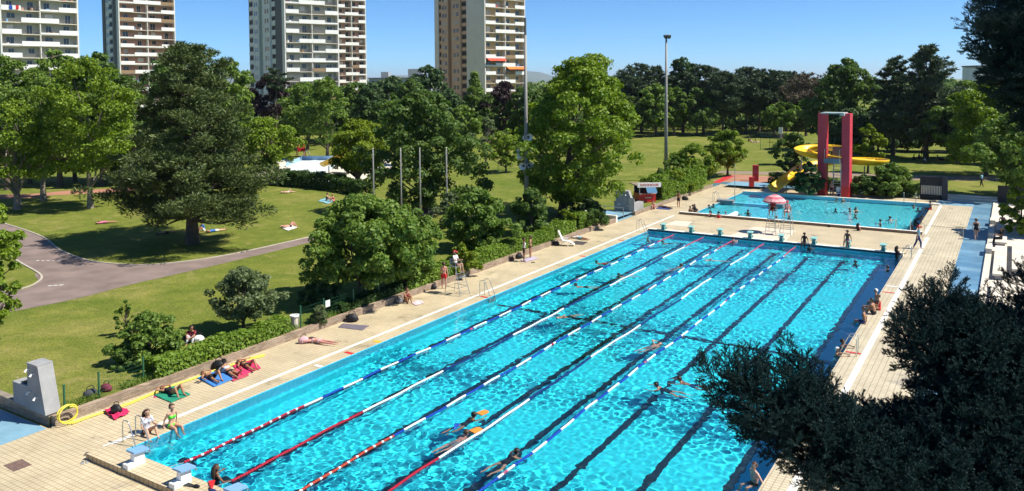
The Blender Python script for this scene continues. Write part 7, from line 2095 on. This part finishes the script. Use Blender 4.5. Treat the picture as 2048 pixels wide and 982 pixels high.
def spruce():
    rng = np.random.default_rng(42)
    TPL = [spray_template(rng) for _ in range(7)]
    # trunk stands outside the frame on the right
    foot = at_dist(2560, 900, 8.2); tx, ty = foot.x, foot.y
    root = thing('spruce_tree', 'dark shaded spruce whose boughs overhang the right edge close by', 'tree', (tx, ty, 0))
    O = Vector((tx, ty, 0))
    q = MB(); q.tube([(0, 0, -.1), (.05, 0, 8), (0, .05, 19)], [.42, .30, .05], 12); q.build('trunk', M['sprucebark'], root, True)
    # boughs: axis through photo points at a given distance, with the half width of the foliage there in px
    B = [
     # tip first
     ([(1385, 722, 6.6, 22), (1440, 752, 6.6, 52), (1520, 790, 6.6, 85), (1600, 850, 6.7, 90), (1690, 910, 6.8, 86), (1850, 950, 7.0, 130), (2100, 980, 7.4, 140), (2400, 960, 7.9, 120)], 1.0),
     ([(1568, 668, 6.9, 14), (1585, 720, 6.9, 36), (1622, 780, 6.9, 50), (1665, 850, 6.9, 58), (1780, 930, 7.0, 110), (2000, 960, 7.4, 130), (2400, 980, 7.9, 110)], 1.0),
     ([(1775, 640, 7.0, 14), (1810, 655, 7.0, 50), (1870, 690, 7.1, 90), (1960, 740, 7.3, 110), (2120, 800, 7.6, 130), (2450, 860, 8.0, 120)], 1.0),
     ([(1912, 528, 7.2, 10), (1900, 575, 7.2, 42), (1880, 620, 7.2, 66), (1930, 680, 7.3, 70), (2060, 720, 7.6, 90), (2450, 800, 8.0, 100)], .9),
     ([(1970, 560, 7.5, 8), (1985, 610, 7.5, 22), (2010, 660, 7.5, 50), (2080, 720, 7.6, 80), (2450, 790, 8.0, 80)], .8),
     ([(1805, 830, 6.8, 26), (1865, 835, 6.8, 70), (1940, 850, 6.9, 120), (2100, 900, 7.3, 150), (2450, 930, 8.0, 120)], 1.0),
     ([(1600, 960, 6.3, 30), (1690, 955, 6.4, 56), (1800, 975, 6.5, 95), (1950, 990, 6.7, 140), (2200, 1000, 7.3, 140)], 1.0),
     ([(1490, 850, 6.6, 20), (1540, 862, 6.6, 34), (1610, 880, 6.6, 50), (1700, 920, 6.7, 80)], .8),
     ([(2052, 530, 7.8, 40), (2080, 600, 7.8, 80), (2200, 700, 7.9, 110)], .9),
     ([(1930, 20, 7.4, 22), (1975, 60, 7.5, 50), (2030, 80, 7.6, 80), (2120, 100, 7.8, 120), (2400, 160, 8.2, 120)], 1.0),
     ([(1960, 130, 7.5, 18), (2000, 130, 7.5, 50), (2060, 150, 7.6, 80), (2150, 190, 7.8, 110), (2400, 260, 8.1, 100)], 1.0),
     ([(1990, -60, 7.6, 60), (2060, -20, 7.7, 110), (2200, 20, 7.9, 150), (2400, 60, 8.2, 120)], 1.0),
     ([(2030, 190, 7.7, 24), (2070, 215, 7.7, 50), (2180, 260, 7.9, 80)], .8),
    ]
    for bi, (pts, dens) in enumerate(B):
        W = [at_dist(x, y, d) for x, y, d, r in pts]
        RR = [r * d / CF for x, y, d, r in pts]
        tube_r = [max(.004, .006 + .010 * i) for i in range(len(W) - 1)]
        ends = [w - O for w in W[1:]]
        last = Vector((0, 0, ends[-1].z + .3))
        mb = MB(); mb.tube(ends + [last], tube_r + [tube_r[-1] * 1.5], 7, cap=True)
        limbo = mb.build('bough', M['sprucebark'], root, True)
        out = []
        for i in range(len(W) - 1):
            a, b = W[i], W[i + 1]; L_ = (b - a).length
            ra, rb = RR[i], RR[i + 1]
            offscreen = pts[i][0] > 2150
            n = int(dens * (L_ + .05) * (ra + rb) / 2 * (640 if not offscreen else 150)) + 3
            axis = (a - b).normalized()       # towards the tip
            for k in range(n):
                t = rng.random(); r = ra + (rb - ra) * t
                base = a.lerp(b, t)
                ang = rng.uniform(0, 2 * pi); rad = r * (math.sqrt(rng.random()) * .92 if rng.random() > .3 else rng.uniform(.85, 1.12))
                u = axis.cross(Vector((0, 0, 1))).normalized(); w = u.cross(axis)
                off = (u * cos(ang) + w * sin(ang)) * rad
                off = Vector((off.x, off.y, off.z))
                pos = base + off
                grow_dir = (axis * .70 + (off.normalized() if off.length > 1e-5 else axis) * .95 + Vector((rng.normal() * .3, rng.normal() * .3, .30 + rng.normal() * .25))).normalized()
                sc = float(np.clip(.28 + .9 * r, .26, .68)) * rng.uniform(.75, 1.2)
                if i == 0: sc *= .75
                upv = Vector((rng.normal() * .6, rng.normal() * .6, 1)).normalized()
                yv = upv.cross(grow_dir).normalized(); zv = grow_dir.cross(yv)
                pos = pos - grow_dir * .30 * sc
                Mx = np.array([[grow_dir.x, yv.x, zv.x], [grow_dir.y, yv.y, zv.y], [grow_dir.z, yv.z, zv.z]])
                out.append((TPL[rng.integers(len(TPL))] * sc) @ Mx.T + np.array(pos - O))
        v = np.concatenate(out)
        np_mesh('needles', v, np.arange(len(v)).reshape(-1, 4), LM['spruce'], limbo)
    # rest of the crown, out of the frame: shades the boughs we see
    cs = []; rs = []
    for k in range(260):
        z = rng.uniform(6, 19); rr_ = (19.6 - z) * .24
        a = rng.uniform(0, 2 * pi); f = rng.uniform(.3, 1)
        p = np.array([cos(a) * rr_ * f, sin(a) * rr_ * f, z])
        wpt = O + Vector(p); d = wpt - CPOS; dep = d.dot(_F)
        if dep > .3:
            px = 1024 + CF * d.dot(CR) / dep
            if px < 2330: continue
        elif d.length < 3.0: continue
        cs.append(p); rs.append(rng.uniform(.5, .9))
    P, Nn, idx = clump_leaves(np.array(cs), np.array(rs), 320, rng, .6, .3, .6)
    v, q = leaf_quads(P, Nn, rng.uniform(.08, .16, len(P)), rng.uniform(.02, .04, len(P)), rng)
    np_mesh('crown', v, q, LM['spruce'], root)
spruce()

# ================================================================== HAZE
def haze():
    q = MB(); q.box((-3000, 4000, 147), (44000, 44000, 300))
    m = bpy.data.materials.new('summer_haze'); m.use_nodes = True
    N, L = nodes_of(m); N.remove(N['Principled BSDF'])
    v = N.new('ShaderNodeVolumePrincipled'); v.inputs['Color'].default_value = (.80, .90, 1, 1); v.inputs['Density'].default_value = HAZE; v.inputs['Anisotropy'].default_value = .2
    L.new(v.outputs[0], N['Material Output'].inputs['Volume'])
    o = q.build('haze', m); o['kind'] = 'stuff'
HAZE = 5e-5
haze()
